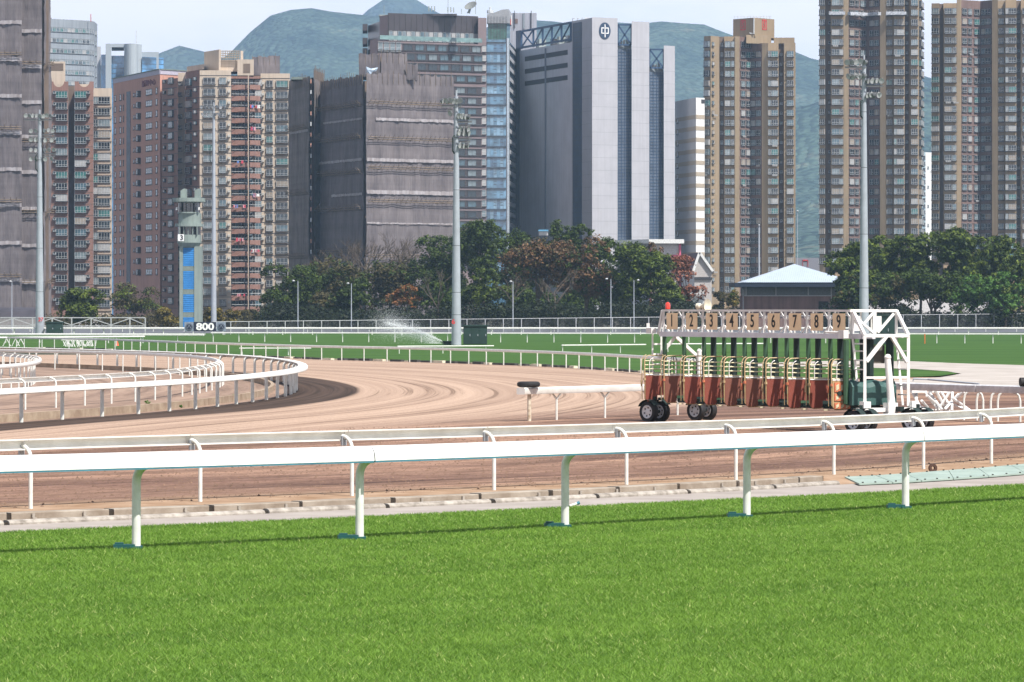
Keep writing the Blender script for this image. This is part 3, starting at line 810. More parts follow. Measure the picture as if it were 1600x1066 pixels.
# right-hand rail with hooped posts, beyond the gate
ra, rb = G(1406, 640), G(1760, 664)
root = empty('running_rail', G(1500, 650), 'greyish white rail with hooped legs at right edge behind stacked trestles', 'railing')
b = MB(); b.sweep([(-0.13, 0.86), (-0.15, 0.90), (-0.15, 1.06), (-0.11, 1.09), (0.11, 1.09), (0.14, 1.05), (0.14, 0.88)], [W(1400, 599, 128) - Vector((0, 0, Z(599, 128))), W(1530, 604, 124) - Vector((0, 0, Z(604, 124)))])
fix_normals(b.build('rail', mat('rail_white_shaded', (0.60, 0.60, 0.62), 0.45), root, smooth=True))  # white rail; the grey of its shaded side is in this colour
b = MB(); b.sweep([(-0.13, 0.86), (-0.15, 0.90), (-0.15, 1.06), (-0.11, 1.09), (0.11, 1.09), (0.14, 1.05), (0.14, 0.88)], [W(1531, 604, 124) - Vector((0, 0, Z(604, 124))), W(1760, 613, 118.5) - Vector((0, 0, Z(613, 118.5)))])
fix_normals(b.build('rail', mat('rail_white_shaded', (0.60, 0.60, 0.62), 0.45), root, smooth=True))
hp = MB(); hp.path([(0, 0, 0), (0, 0, 0.62), (0.04, 0, 0.78), (0.13, 0, 0.87), (0.25, 0, 0.89)], 0.035, 8); hpm = hp.mesh('post', M_post, smooth=True)
for x_, fl in ((1506, 1), (1526, 1), (1536, -1), (1548, 1), (1559, 1), (1594, -1), (1650, 1)):
    y_ = np.interp(x_, [1400, 1760], [128, 118.5]); p = Vector((X(x_, y_), y_, 0))
    inst('post', hpm, root, p, 0 if fl > 0 else math.pi)
b = MB(); b.lathe(W(1600, 597, 122), [(0.0, -0.12), (0.13, -0.12), (0.13, 0.12), (0.0, 0.12)], 12, ax=(1, 0.2, 0))
o = fix_normals(b.build('roller', M_black, None, smooth=True, at=W(1600, 597, 122))); tag(o, 'small black rubber roller on the rail at the right edge', 'roller')

# small white and blue stake lying at the turf's edge
p = G(890, 793.5); b = MB(); b.tube(p + Vector((0, 0, 0.03)), p + Vector((0.13, 0.05, 0.07)), 0.022, n=8); b.tube(p + Vector((0.125, 0.05, 0.068)), p + Vector((0.17, 0.06, 0.085)), 0.028, n=8, mi=1)
o = b.build('stake', [M_rail, M_ink_ if False else M_rail_b], None, at=p); tag(o, 'short white stake with a dark tip lying at the edge of the near turf', 'stake')
# stacked white trestles behind the gate's right end
ts = empty('stacked_trestle', W(1480, 640, 133), 'tangle of white folded trestles behind the right end of the starting gate', 'trestle')
Yt = 130.0
for (x0, y0, x1, y1) in ((1425, 612, 1440, 640), (1432, 612, 1432, 640), (1445, 612, 1468, 642), (1452, 613, 1472, 641), (1462, 610, 1478, 640), (1470, 612, 1488, 640), (1484, 612, 1466, 640),
                         (1478, 628, 1512, 641), (1488, 622, 1516, 642), (1506, 612, 1470, 641), (1488, 611, 1487, 642), (1440, 626, 1456, 645), (1498, 616, 1476, 640), (1430, 634, 1470, 645), (1440, 640, 1480, 643), (1448, 618, 1478, 645)):
    b = MB(); dy = random.uniform(-0.6, 0.6); b.tube(W(x0, y0, Yt + dy), W(x1, y1, Yt - dy), 0.045, n=6); b.build('trestle_leg', M_rail, ts)
for (x0, x1, y_) in ((1422, 1446, 611), (1454, 1482, 611), (1438, 1484, 642), (1425, 1470, 646)):
    b = MB(); b.beam(W(x0, y_, Yt), W(x1, y_, Yt + 0.3), 0.2, 0.11); b.build('trestle_bar', M_rail, ts)
# grey pipe frame lying behind
b = MB(); b.path([W(1427, 596, 134), W(1427, 592, 134), W(1450, 593, 134), W(1530, 600, 132)], 0.03, 6)
o = b.build('pipe_frame', M_galv, None, at=W(1427, 596, 134)); tag(o, 'thin bent grey pipe above the rail right of the gate', 'pipe')
# little wheel and stray hose end
c = G(1457.5, 731.5, 0.09); b = MB(); b.lathe(c, [(0.035, -0.03), (0.09, -0.03), (0.10, 0), (0.09, 0.03), (0.035, 0.03), (0.035, -0.03)], 14, ax=(0.3, -1, 0.1))
o = fix_normals(b.build('small_wheel', mat('wheel_rust', (0.07, 0.035, 0.025), 0.8), None, smooth=True, at=c)); tag(o, 'small dark rusty wheel lying on the dirt above the green plates', 'wheel')
# ------------------------------------------------------------------ text helper
def text_mesh(txt, size, mats, extrude=0.004, bold=0.0, sx=1.0):
    """mesh of flat lettering in the local XZ plane facing -Y, centred"""
    cu = bpy.data.curves.new('lettering', 'FONT'); cu.body = txt; cu.size = size; cu.extrude = extrude; cu.offset = bold
    cu.align_x = 'CENTER'; cu.align_y = 'CENTER'; cu.resolution_u = 4
    o = bpy.data.objects.new('lettering', cu); COL.objects.link(o)
    bpy.context.view_layer.update()
    me = bpy.data.meshes.new_from_object(o.evaluated_get(bpy.context.evaluated_depsgraph_get()))
    bpy.data.objects.remove(o); bpy.data.curves.remove(cu)
    me.transform(Matrix.Rotation(math.radians(90), 4, 'X') @ Matrix.Diagonal((sx, 1, 1, 1)))
    me.materials.clear(); me.materials.append(mats)
    return me

# ------------------------------------------------------------------ starting gate
GO = Vector((3.94, 123.0, 0)); GA = Vector((0.455, -0.891, 0)).normalized(); GB = Vector((0.891, 0.455, 0)).normalized()
def gp(a, t, z): return GO + GA * a + GB * t + Vector((0, 0, z))
PITCH = 1.173
GANG = math.atan2(GA.y, GA.x)
gate = empty('starting_gate', gp(5, 1.2, 0), 'nine-stall starting gate on wheels, white overhead truss with numbers 1 to 9', 'starting gate')
M_door = mat('door_red_brown', (0.25, 0.066, 0.044), 0.6, 0.12, 1.6, col2=(0.18, 0.048, 0.034), detail=7)
M_door2 = mat('door_faded_brown', (0.20, 0.080, 0.056), 0.65, 0.12, 1.6, col2=(0.175, 0.062, 0.042))
M_tan = mat('door_edge_tan', (0.50, 0.37, 0.20), 0.5, 0.12, 4, col2=(0.36, 0.25, 0.13))
M_cream = mat('bar_cream', (0.62, 0.57, 0.38), 0.5, 0.1, 4)
M_pad = mat('pad_green', (0.035, 0.085, 0.045), 0.7, 0.15, 2)
M_padd = mat('pad_dark', (0.012, 0.028, 0.026), 0.7, 0.15, 2)
M_board = mat('board_tan', (0.84, 0.64, 0.40), 0.6, 0.06, 2)
M_ink = mat('ink_black', (0.012, 0.012, 0.012), 0.6)
M_orange = mat('orange_paint', (0.62, 0.20, 0.10), 0.5, 0.15, 3)
M_tarp = mat('tarp_green', (0.045, 0.105, 0.095), 0.6, 0.2, 1.2, bump=0.3, col2=(0.03, 0.085, 0.08))
M_beamg = mat('beam_white', (0.60, 0.60, 0.64), 0.45, 0.06, 2)

L_ = PITCH * 9
def door(i, kind):
    """open front door: leaf lies along GB, sticking out in front of the truss; local parts in world space"""
    a = i * PITCH; sag = random.uniform(-0.02, 0.02); w0, w1 = 0.0, 0.72
    m = M_door2 if kind == 'faded' else M_door
    zt, zb = 1.38 + sag, 0.60 + sag
    d = MB()
    # leaf with rounded lower front corner and a step cut out at the hinge side
    pts = [(w0, zt)]
    pts += [(w0, zb + 0.12)] + [(w0 + 0.12 - 0.12 * math.cos(k * math.pi / 8), zb + 0.12 - 0.12 * math.sin(k * math.pi / 8)) for k in range(1, 5)]
    pts += [(0.33, zb), (0.37, zb + 0.02), (0.40, zb + 0.07), (0.40, zb + 0.20), (w1, zb + 0.20), (w1, zt)]
    fr, bk_ = [gp(a + 0.025, t, z) for t, z in pts], [gp(a - 0.015, t, z) for t, z in pts]
    n = len(pts); d.add(fr + bk_, [tuple(range(n)), tuple(range(2 * n - 1, n - 1, -1))] + [(k, n + k, n + (k + 1) % n, (k + 1) % n) for k in range(n)])
    leaf = fix_normals(d.build('door', M_tan if kind == 'orange' else m, gate))
    if kind == 'orange':
        for z0, z1 in ((1.08, 1.34), (0.84, 1.03), (0.62, 0.78)):
            q = MB(); q.obox(gp(a + 0.04, 0.30, (z0 + z1) / 2), GB * 0.50, GA * 0.02, (0, 0, z1 - z0), 0)
            for k in range(3): q.obox(gp(a + 0.055, 0.14 + 0.16 * k, (z0 + z1) / 2), GB * 0.09 + Vector((0, 0, 0.05)), GA * 0.012, (0, 0, (z1 - z0) * 0.55), 1)
            q.build('orange_panel', [M_orange, M_cream], leaf)
        q = MB(); q.tube(gp(a + 0.06, 0.22, 1.03), gp(a + 0.14, 0.62, 1.0), 0.02, mi=0); q.lathe(gp(a + 0.06, 0.20, 1.04), [(0.0, -0.03), (0.07, -0.03), (0.07, 0.03), (0, 0.03)], 10, mi=0, ax=GA); q.build('latch_bar', M_padd, leaf)
    f = MB()
    # tan tube frame up the leading edge, arching over into the top bar
    f.path([gp(a, 0.42, zb + 0.0)] + [gp(a, 0.10, zb - 0.01), gp(a, -0.01, zb + 0.11), gp(a, -0.02, 1.4), gp(a, -0.02, 1.84), gp(a, 0.03, 1.93), gp(a, 0.11, 1.97), gp(a, 0.72, 1.98)], 0.018, 6)
    f.path([gp(a - 0.10, -0.05, zb + 0.08), gp(a - 0.10, -0.06, 1.4), gp(a - 0.10, -0.06, 1.84), gp(a - 0.10, 0.0, 1.95), gp(a - 0.10, 0.09, 1.99)], 0.014, 6)
    f.build('door_frame', M_tan, leaf, smooth=True)
    for k, z in enumerate((1.44, 1.57, 1.69, 1.81)):
        b = MB(); b.tube(gp(a, -0.02, z), gp(a, 0.95, z), 0.018, n=5); b.build('bar', M_cream, leaf)
    h = MB(); h.path([gp(a + 0.05, 0.12, 1.40), gp(a + 0.05, 0.12, 1.78), gp(a + 0.05, 0.16, 1.86), gp(a + 0.05, 0.24, 1.90)], 0.011, 6); h.path([gp(a + 0.02, 0.0, 1.40), gp(a + 0.02, 0.72, 1.40)], 0.02, 5)
    h.build('hoop', M_wht, leaf, smooth=True)
    c = MB(); c.obox(gp(a + 0.01, -0.03, 1.27), GB * 0.05, GA * 0.08, (0, 0, 0.07), 0); c.obox(gp(a - 0.1, -0.07, 1.15), GB * 0.04, GA * 0.05, (0, 0, 0.18), 0)
    c.build('latch', M_orange if i % 2 else M_tan, leaf)
for i in range(10):
    door(i, 'orange' if i == 9 else ('faded' if i in (1, 4, 5) else 'red'))
# partitions: padded posts at the front and rear of every stall wall, pads between
for i in range(10):
    a = i * PITCH
    p = MB(); p.tube(gp(a, 0.66, 0.95), gp(a, 0.66, 2.54), 0.062, n=8); p.build('padded_post', M_pad, gate, smooth=True)
    if i > 1:
        p = MB(); p.tube(gp(a, 0.98, 0.95), gp(a, 0.98, 2.54), 0.085, n=8); p.build('padded_post', M_padd, gate, smooth=True)
    w = MB(); w.obox(gp(a, 1.12, 0.98), GB * 0.80, GA * 0.07, (0, 0, 0.58)); w.build('partition_pad', M_padd if i % 2 else M_pad, gate)
    if i < 9:
        s_ = MB(); s_.obox(gp(a + 0.02, 0.52, 0.68), GB * 0.18, GA * 0.06, (0, 0, 0.09)); s_.obox(gp(a + 0.02, 0.52, 0.56), GB * 0.18, GA * 0.05, (0, 0, 0.03), 1); s_.build('lower_pad', [M_padd, M_cream], gate)
# hanging black loops behind the bars
for i in range(0, 9):
    a = i * PITCH + 0.55; h = MB(); h.path([gp(a, 0.55, 1.40), gp(a, 0.55, 1.85), gp(a, 0.60, 1.93), gp(a, 0.72, 1.93), gp(a, 0.76, 1.85), gp(a, 0.76, 1.40)], 0.016, 5); h.path([gp(a, 0.65, 1.40), gp(a, 0.65, 1.92)], 0.013, 5)
    h.build('tail_loop', M_padd, gate, smooth=True)
# overhead truss
T0, T1, ZB, ZT = 0.62, 0.92, 2.60, 3.30
def gbeam(name, pts, w, m=M_gatew, h=None, par=None):
    b = MB()
    for p0, p1 in pts: b.beam(gp(*p0), gp(*p1), w, h)
    return b.build(name, m, par or gate)
bb = MB(); bb.obox(gp(L_ / 2 + 0.2, 0.62, ZB), GA * (L_ + 0.75), GB * 0.10, (0, 0, 0.14)); bb.build('lower_beam', M_beamg, gate)
bb = MB(); bb.obox(gp(L_ / 2 + 0.2, 0.98, ZB), GA * (L_ + 0.75), GB * 0.10, (0, 0, 0.14)); bb.build('lower_beam', M_beamg, gate)
for t in (T0, T1): gbeam('top_chord', [((-0.05, t, ZT), (L_ + 0.05, t, ZT))], 0.06)
for i in range(10):
    a = i * PITCH
    for t in (T0, T1): gbeam('truss_post', [((a, t, ZB + 0.07), (a, t, ZT - 0.035))], 0.07 if t == T0 else 0.045)
    gbeam('cross_tie', [((a, T0, ZT + 0.005), (a, T1, ZT + 0.005))], 0.05)
    if i < 9:
        for (a0, z0, a1, z1) in ((0.06, 3.06, 0.30, 3.26), (PITCH - 0.06, 3.06, PITCH - 0.30, 3.26), (0.06, 2.86, 0.30, 2.68), (PITCH - 0.06, 2.86, PITCH - 0.30, 2.68)):
            gbeam('brace', [((a + a0, T0 + 0.02, z0), (a + a1, T0 + 0.02, z1))], 0.04)
        n = MB(); c = gp(a + PITCH / 2 + 0.02, T0 - 0.05, 2.985)
        n.obox(c, GA * 0.64, GB * 0.02, (0, 0, 0.48)); bd = n.build('number_board', M_board, gate)
        me = text_mesh(str(i + 1), 0.50, M_ink, 0.003, 0.007, 0.92)
        d_ = MB()
        o = inst('numeral', me, bd, c - GB * 0.016 + Vector((0, 0, 0.0)), GANG)
        # the lettering mesh faces -Y locally; turn it so that it faces out of the stall front
        o.rotation_euler = (0, 0, math.atan2(GA.y, GA.x))
# left end: ladder post, rear leg and braces
gbeam('ladder', [((-0.55, 0.55, 0.55), (-0.55, 0.55, 2.62)), ((-0.55, 0.85, 0.55), (-0.55, 0.85, 2.62))] + [((-0.55, 0.55, z), (-0.55, 0.85, z)) for z in (0.8, 1.1, 1.4, 1.7, 2.0, 2.3)], 0.05, M_wht)
gbeam('end_brace', [((-0.3, T0, ZB), (-0.05, T0, ZT))], 0.08)
gbeam('end_box', [((-0.62, 0.45, 2.70), (-0.30, 0.45, 2.70))], 0.16)
gbeam('end_box', [((-0.55, 0.40, 2.80), (-0.55, 0.40, 2.92))], 0.09)
gbeam('rear_leg', [((0.0, 2.0, 0.6), (0.0, 2.0, 2.6))], 0.10, M_wht)
gbeam('rear_brace', [((0.0, 1.0, 2.55), (0.0, 2.0, 1.75))], 0.09, M_wht)
gbeam('rear_brace', [((0.0, 1.0, 2.5), (-0.2, 0.55, 1.9))], 0.09, M_wht)
gbeam('rear_beam', [((-0.2, 2.0, 2.60), (L_ + 0.4, 2.0, 2.60))], 0.09)
for i in range(0, 10, 3): gbeam('roof_tie', [((i * PITCH, 0.98, 2.6), (i * PITCH, 2.0, 2.6))], 0.06)
p = MB(); p.tube(gp(0.5, 1.55, 0.9), gp(0.5, 1.55, 2.05), 0.09, 0.07, n=10); p.lathe(gp(0.5, 1.55, 2.05), [(0.07, 0), (0.075, 0.06), (0.04, 0.11), (0, 0.12)], 10); p.build('jack_cylinder', M_wht, gate, smooth=True)
# chassis beam low behind the stalls
gbeam('chassis_beam', [((-0.6, 1.5, 0.62), (L_ + 1.2, 1.5, 0.62))], 0.12, M_padd, 0.14)
M_rim = mat('rim_silver', (0.60, 0.61, 0.63), 0.4)
# wheels: tyre, rim with holes, mudguard
AX = Vector((0.69, 0.72, 0)).normalized()
def wheel(c, guard=True, r=0.31):
    t = MB(); pr = [(0.20, -0.09), (0.29, -0.10), (0.31, -0.07), (0.315, 0), (0.31, 0.07), (0.29, 0.10), (0.20, 0.09)]
    t.lathe(c, pr, 24, ax=-AX); w = fix_normals(t.build('wheel', M_black, gate, smooth=True))
    k = MB(); k.lathe(c, [(0.205, 0.085), (0.185, 0.10), (0.16, 0.075), (0.10, 0.055), (0.06, 0.075), (0.0, 0.08)], 20, ax=-AX); k.build('rim', M_rim, w, smooth=True)
    h = MB(); u = AX.cross(Vector((0, 0, 1))).normalized()
    for j in range(6):
        a = j * math.pi / 3 + 0.3; q = c - AX * 0.068 + u * 0.125 * math.cos(a) + Vector((0, 0, 0.125 * math.sin(a))); h.lathe(q, [(0.0, 0.005), (0.026, 0.004), (0.026, -0.01)], 8, ax=-AX)
    h.build('rim_hole', M_ink, w, kind='stuff')
    if guard:
        g = MB(); vs = []
        for s_ in (-0.12, 0.12):
            for j in range(7):
                a = math.radians(35 + j * 20); vs.append(c + AX * s_ + u * (0.37 * math.cos(a)) + Vector((0, 0, 0.36 * math.sin(a))))
        g.add(vs, [(j, j + 1, j + 8, j + 7) for j in range(6)]); g.build('mudguard', M_padd, w)
for (px, py, rear) in ((1014, 660, 0), (1088, 657.5, 0), (1336, 677.5, 1), (1425, 675.5, 1)):
    c = G(px, py) + Vector((0, 0, 0.31))
    wheel(c); wheel(c + AX * 0.52 + Vector((0, 0, 0)), True)
    b = MB(); b.tube(c + AX * 0.05, c + AX * 0.45, 0.05); b.beam(c + AX * 0.26, c + AX * 0.26 + Vector((0, 0, 0.45)), 0.09); b.build('axle', M_padd, gate)
# right-hand end cage
a0, a1 = L_ + 0.10, L_ + 0.72
tf, tr2, tm = 0.60, 2.0, 1.30
for t in (tf, tr2):
    gbeam('cage_leg', [((a1, t, 0.70), (a1, t, 2.62))], 0.08, M_wht)
    gbeam('cage_leg', [((a0 + 0.25, t + 0.06, 0.70), (a0 - 0.02, t, 2.62))], 0.06, M_wht)
    gbeam('cage_shoulder', [((a1, t, 2.62), (a0, t, ZT))], 0.08, M_wht)
    gbeam('cage_post', [((a0, t, 2.66), (a0, t, ZT))], 0.07, M_wht)
gbeam('cage_post', [((a0, tm, 2.62), (a0, tm, ZT))], 0.10, M_wht)
gbeam('cage_top', [((a0, tf - 0.1, ZT), (a0, tr2, ZT))], 0.075, M_wht)
gbeam('cage_crossbar', [((a1, tf, 2.62), (a1, tr2, 2.62))], 0.085, M_wht)
gbeam('cage_top', [((a0, tf, 2.62), (a0, tr2, 2.62))], 0.08, M_wht)
for (t0, z0, t1, z1) in ((tf + 0.08, 3.12, tm - 0.06, 2.70), (tf + 0.35, 2.95, tm - 0.05, 3.26), (tr2 - 0.1, 3.22, tm + 0.08, 2.70)):
    gbeam('cage_brace', [((a0 + 0.03, t0, z0), (a0 + 0.03, t1, z1))], 0.06, M_wht)
gbeam('arch_brace', [((a1, tm - 0.02, 2.60), (a1, tf + 0.05, 1.92))], 0.09, M_wht)
gbeam('arch_brace', [((a1, tm + 0.16, 2.60), (a1, tr2 - 0.05, 1.90))], 0.09, M_wht)
gbeam('cage_midbar', [((a1, tf, 1.48), (a1, tr2, 1.48))], 0.06, M_wht)
for z in (1.0, 1.25, 1.7, 1.95, 2.2): gbeam('rung', [((a1 - 0.1, tr2, z), (a0 + 0.1, tr2, z))], 0.035, M_wht)
for z in (1.7, 1.95, 2.2, 2.4): gbeam('rung', [((a1 - 0.1, tf, z), (a0 + 0.1, tf, z))], 0.035, M_wht)
for t in (tf - 0.02, tr2 + 0.12):
    b = MB(); b.obox(gp(a1 + 0.05, t, 0.70), GB * 0.22, GA * 0.24, (0, 0, 0.26)); b.build('foot_box', M_wht, gate)
b = MB(); b.obox(gp(a1 + 0.05, 1.28, 0.60), GB * 1.9, GA * 0.16, (0, 0, 0.11)); b.build('base_beam', M_wht, gate)
b = MB(); b.obox(gp(a1 + 0.1, 1.2, 0.46), GB * 1.9, GA * 0.30, (0, 0, 0.05)); 
for t in (0.2, 0.5, 1.0, 1.3, 1.8, 2.2): b.obox(gp(a1 + 0.1, t, 0.38), GB * 0.05, GA * 0.1, (0, 0, 0.2))
b.build('undercarriage', M_padd, gate)
b = MB(); b.tube(gp(a1 + 0.1, 1.42, 0.45), gp(a1 + 0.02, 1.32, 1.98), 0.11, 0.085, n=10); b.lathe(gp(a1 + 0.02, 1.32, 1.98), [(0.085, 0), (0.10, 0.05), (0.07, 0.12), (0, 0.14)], 10)
b.obox(gp(a1 + 0.1, 1.36, 0.62), GB * 0.30, GA * 0.28, (0, 0, 0.34)); b.build('jack_cylinder', M_wht, gate, smooth=True)
for t, z0, z1 in ((tm, 1.3, 2.6), (1.95, 1.3, 2.55)):
    b = MB(); b.tube(gp(a0 - 0.25, t, z0), gp(a0 - 0.25, t, z1), 0.11, n=8); b.build('padded_post', M_padd, gate, smooth=True)
b = MB(); b.tube(gp(L_ + 0.15, 0.35, 0.75), gp(L_ + 0.15, 0.35, 2.5), 0.08, n=8); b.build('padded_post', M_pad, gate, smooth=True)
# tarpaulin-covered engine
e = MB(); prof = [(0.0, 0.72), (0.0, 1.22), (0.08, 1.34), (0.25, 1.38), (0.5, 1.38), (0.5, 0.72)]
vs = []; ns = 9
for k in range(ns):
    t = 0.40 + 1.42 * k / (ns - 1)
    for (u, z) in prof: vs.append(gp(a0 + 0.30 - u + random.uniform(-.015, .015), t, z + 0.03 * math.sin(k * 1.7) * (z > 1)))
m_ = len(prof); fs = [(k * m_ + j, (k + 1) * m_ + j, (k + 1) * m_ + (j + 1) % m_, k * m_ + (j + 1) % m_) for k in range(ns - 1) for j in range(m_)]
fs += [tuple(range(m_)), tuple((ns - 1) * m_ + j for j in range(m_))]
e.add(vs, fs); fix_normals(e.build('engine_cover', M_tarp, gate))
for t, a in ((0.68, a0 - 0.02), (1.36, a0 - 0.02)):
    b = MB(); b.obox(gp(a, t, 2.95), GB * 0.34, GA * 0.02, (0, 0, 0.40)); b.build('blank_plate', mat('plate_white', (0.66, 0.66, 0.62), 0.5), gate)
# beacon and horn on top
b = MB(); c = gp(0.25, T0, ZT + 0.04); b.lathe(c, [(0.0, 0), (0.075, 0), (0.08, 0.10), (0.07, 0.17), (0.0, 0.21)], 12); b.build('beacon', mat('beacon_red', (0.75, 0.05, 0.03), 0.25, coat=0.5), gate, smooth=True)
b = MB(); c = gp(2.35, T0, ZT + 0.13); ax = Vector((0.8, -0.55, 0.05)).normalized(); b.lathe(c - ax * 0.2, [(0.0, 0), (0.09, 0), (0.09, 0.10), (0.05, 0.14), (0.10, 0.26), (0.20, 0.36), (0.21, 0.37), (0.05, 0.28), (0, 0.28)], 14, ax=ax)
b.tube(c - Vector((0, 0, 0.14)), c, 0.03); b.build('loudspeaker_horn', mat('horn_cream', (0.66, 0.62, 0.50), 0.5), gate, smooth=True)
b = MB(); b.obox(gp(L_ + 0.1, 0.3, 2.66), GA * 0.28, GB * 0.16, (0, 0, 0.22)); b.tube(gp(L_ + 0.1, 0.3, 2.7), gp(L_ - 0.5, 0.1, 2.72), 0.03); b.build('release_motor', M_gatew, gate)
b = MB(); b.obox(gp(L_ - 0.45, 1.7, 2.1), GA * 0.3, GB * 0.35, (0, 0, 0.5)); b.build('control_box', mat('box_grey_brown', (0.13, 0.12, 0.10), 0.6), gate)
# ------------------------------------------------------------------ floodlight masts
M_lamp = mat('lamp_housing', (0.15, 0.155, 0.16), 0.35, 0.1, 3, metal=0.2)
M_lampg = mat('lamp_glass', (0.42, 0.43, 0.45), 0.2, 0.1, 3)
def lamp_mesh():
    b = MB(); b.lathe((0, 0, 0), [(0.0, 0.34), (0.10, 0.33), (0.18, 0.24), (0.26, 0.10), (0.32, 0.0), (0.30, -0.02)], 10, 0, ax=(0, 1, 0.25)); b.lathe((0, -0.01, 0), [(0.30, 0.0), (0.0, 0.02)], 10, 1, ax=(0, 1, 0.25))
    return b.mesh('floodlight', [M_lamp, M_lampg], smooth=True)
LAMP = lamp_mesh()
def mast(px, ybase, ytop, y, wpx, heads, label, num=None, nx=0, rings=(), group='floodlight masts'):
    base = Vector((X(px, y), y, 0)); H = Z(ytop, y); r = wpx * y / F / 2; k = y / F
    root = empty('floodlight_mast', base, label, 'floodlight mast', group)
    cuts = [0] + [Z(q, y) for q in rings] + [H]
    for i in range(len(cuts) - 1):
        b = MB(); f0, f1 = cuts[i] / H, cuts[i + 1] / H
        b.tube(base + Vector((0, 0, cuts[i] + (0.02 if i else 0))), base + Vector((0, 0, cuts[i + 1] - 0.02)), r * (1 - 0.62 * f0), r * (1 - 0.62 * f1), n=16)
        if i: b.tube(base + Vector((0, 0, cuts[i] - 0.06)), base + Vector((0, 0, cuts[i] + 0.05)), r * (1 - 0.62 * f0) * 0.97, n=16, mi=1)
        b.build('mast_section', [M_galv, M_dark], root, smooth=True)
    for (dx0, dx1, py, n, up, face) in heads:
        z = Z(py, y)
        b = MB(); b.beam(base + Vector((dx0 * k, 0, z)), base + Vector((dx1 * k, 0, z)), 0.11); b.beam(base + Vector((dx0 * k, -0.4, z - 0.1)), base + Vector((dx1 * k, -0.4, z - 0.1)), 0.07)
        arm = b.build('cross_arm', M_lamp, root)
        for j in range(n):
            t = (j + 0.5) / n; x_ = (dx0 + (dx1 - dx0) * t) * k
            inst('floodlight', LAMP, root, base + Vector((x_, -0.35, z + 0.42 * up + random.uniform(-0.06, 0.06))), math.radians(face + random.uniform(-60, 60)), (0.88,) * 3)
    b = MB(); b.path([base + Vector((-3 * k, -0.2, Z(ytop + 62, y))), base + Vector((-5.5 * k, -0.4, Z(ytop + 66, y))), base + Vector((-5.5 * k, -0.4, Z(ytop + 86, y))), base + Vector((-3 * k, -0.2, Z(ytop + 90, y)))], 0.07, 6); b.build('cable_tray', M_padd, root)
    b = MB(); b.tube(base + Vector((0, 0, H)), base + Vector((0, 0, H + 0.5)), 0.09); b.build('finial', M_galv, root)
    if num:
        me = text_mesh(num, 0.62, mat('number_red', (0.65, 0.04, 0.04), 0.6), 0.01, 0.012)
        inst('numeral', me, root, (base.x + nx * k, y - r * 1.02 - 0.02, Z(503 if px > 500 else 499.5, y)))
    return root
mast(713, 540, 150, 368, 15.5, [(-23, 8, 165.5, 6, 1, 10), (-14, -6, 171, 1, -1, 0), (2, 24, 190, 4, 1, 30), (4, 22, 196, 3, -1, 30), (2, 24, 216, 3, 1, 30), (4, 22, 221, 3, -1, 30)],
     'tall grey floodlight mast at the centre, in front of the netted building', '6', -4.5, (492, 457, 384, 297, 215))
mast(62, 524, 178, 502, 13.5, [(-24, 20, 187, 8, 1, 0), (-17, -2, 210, 2, 1, 0), (4, 24, 210, 3, 1, 0), (-17, -2, 214, 2, -1, 0), (4, 24, 214, 2, -1, 0), (-17, -2, 240, 2, 1, 0), (4, 26, 240, 3, 1, 0), (-17, -2, 244, 2, -1, 0), (4, 24, 244, 2, -1, 0)],
     'leftmost tall grey floodlight mast, numbered 27 in red', '27', 2.5, (456, 388, 308, 250))
mast(1350, 540, 95, 368, 16, [(-30, 4, 105, 5, 1, -25), (-28, 2, 117, 5, -0.4, -25), (3, 30, 134, 4, 1, 35), (3, 26, 145, 4, -0.6, 35)],
     'rightmost tall grey floodlight mast, standing behind the starting gate', None, 0, (450, 366, 262, 175))
mast(334, 516, 165, 640, 9, [(-22, 20, 172, 7, 1, 0), (-20, 18, 177, 6, -0.5, 0)], 'thin distant floodlight mast beside the numbered control tower', None, 0, (430, 335))

# ------------------------------------------------------------------ cabinets
M_cab = mat('cabinet_green', (0.018, 0.045, 0.040), 0.55, 0.15, 0.6)
def cabinet(px0, px1, ytop, ybase, y, label, doors=3):
    k = y / F; c = Vector((X((px0 + px1) / 2, y), y, 0)); w = (px1 - px0) * k; h = Z(ytop, y)
    r = empty('equipment_cabinet', c, label, 'cabinet')
    b = MB(); b.box(c.x - w / 2, c.x + w / 2, y, y + 1.4, 0, h - 0.12); b.build('body', M_cab, r)
    b = MB(); b.box(c.x - w / 2 - 0.1, c.x + w / 2 + 0.1, y - 0.12, y + 1.5, h - 0.12, h); b.build('lid', M_cab, r)
    for i in range(doors):
        x0 = c.x - w / 2 + w * i / doors; b = MB(); b.box(x0 + 0.03, x0 + w / doors - 0.03, y - 0.04, y - 0.002, 0.1, h - 0.2)
        d = b.build('door', M_cab, r); b = MB(); b.box(x0 + w / doors * 0.8, x0 + w / doors * 0.88, y - 0.10, y - 0.04, h * 0.45, h * 0.55); b.build('handle', M_galv, d)
    return r
cabinet(724, 761, 508, 540, 372, 'dark green metal cabinet right of the central floodlight mast')
cabinet(693, 706, 533, 541, 369, 'low dark green box left of the central mast foot', 1)
cabinet(72, 97, 503, 524, 500, 'dark green cabinet beside the leftmost floodlight mast', 2)
cabinet(1364, 1403, 492, 545, 372, 'tall dark green cabinet seen through the gate\'s end cage')

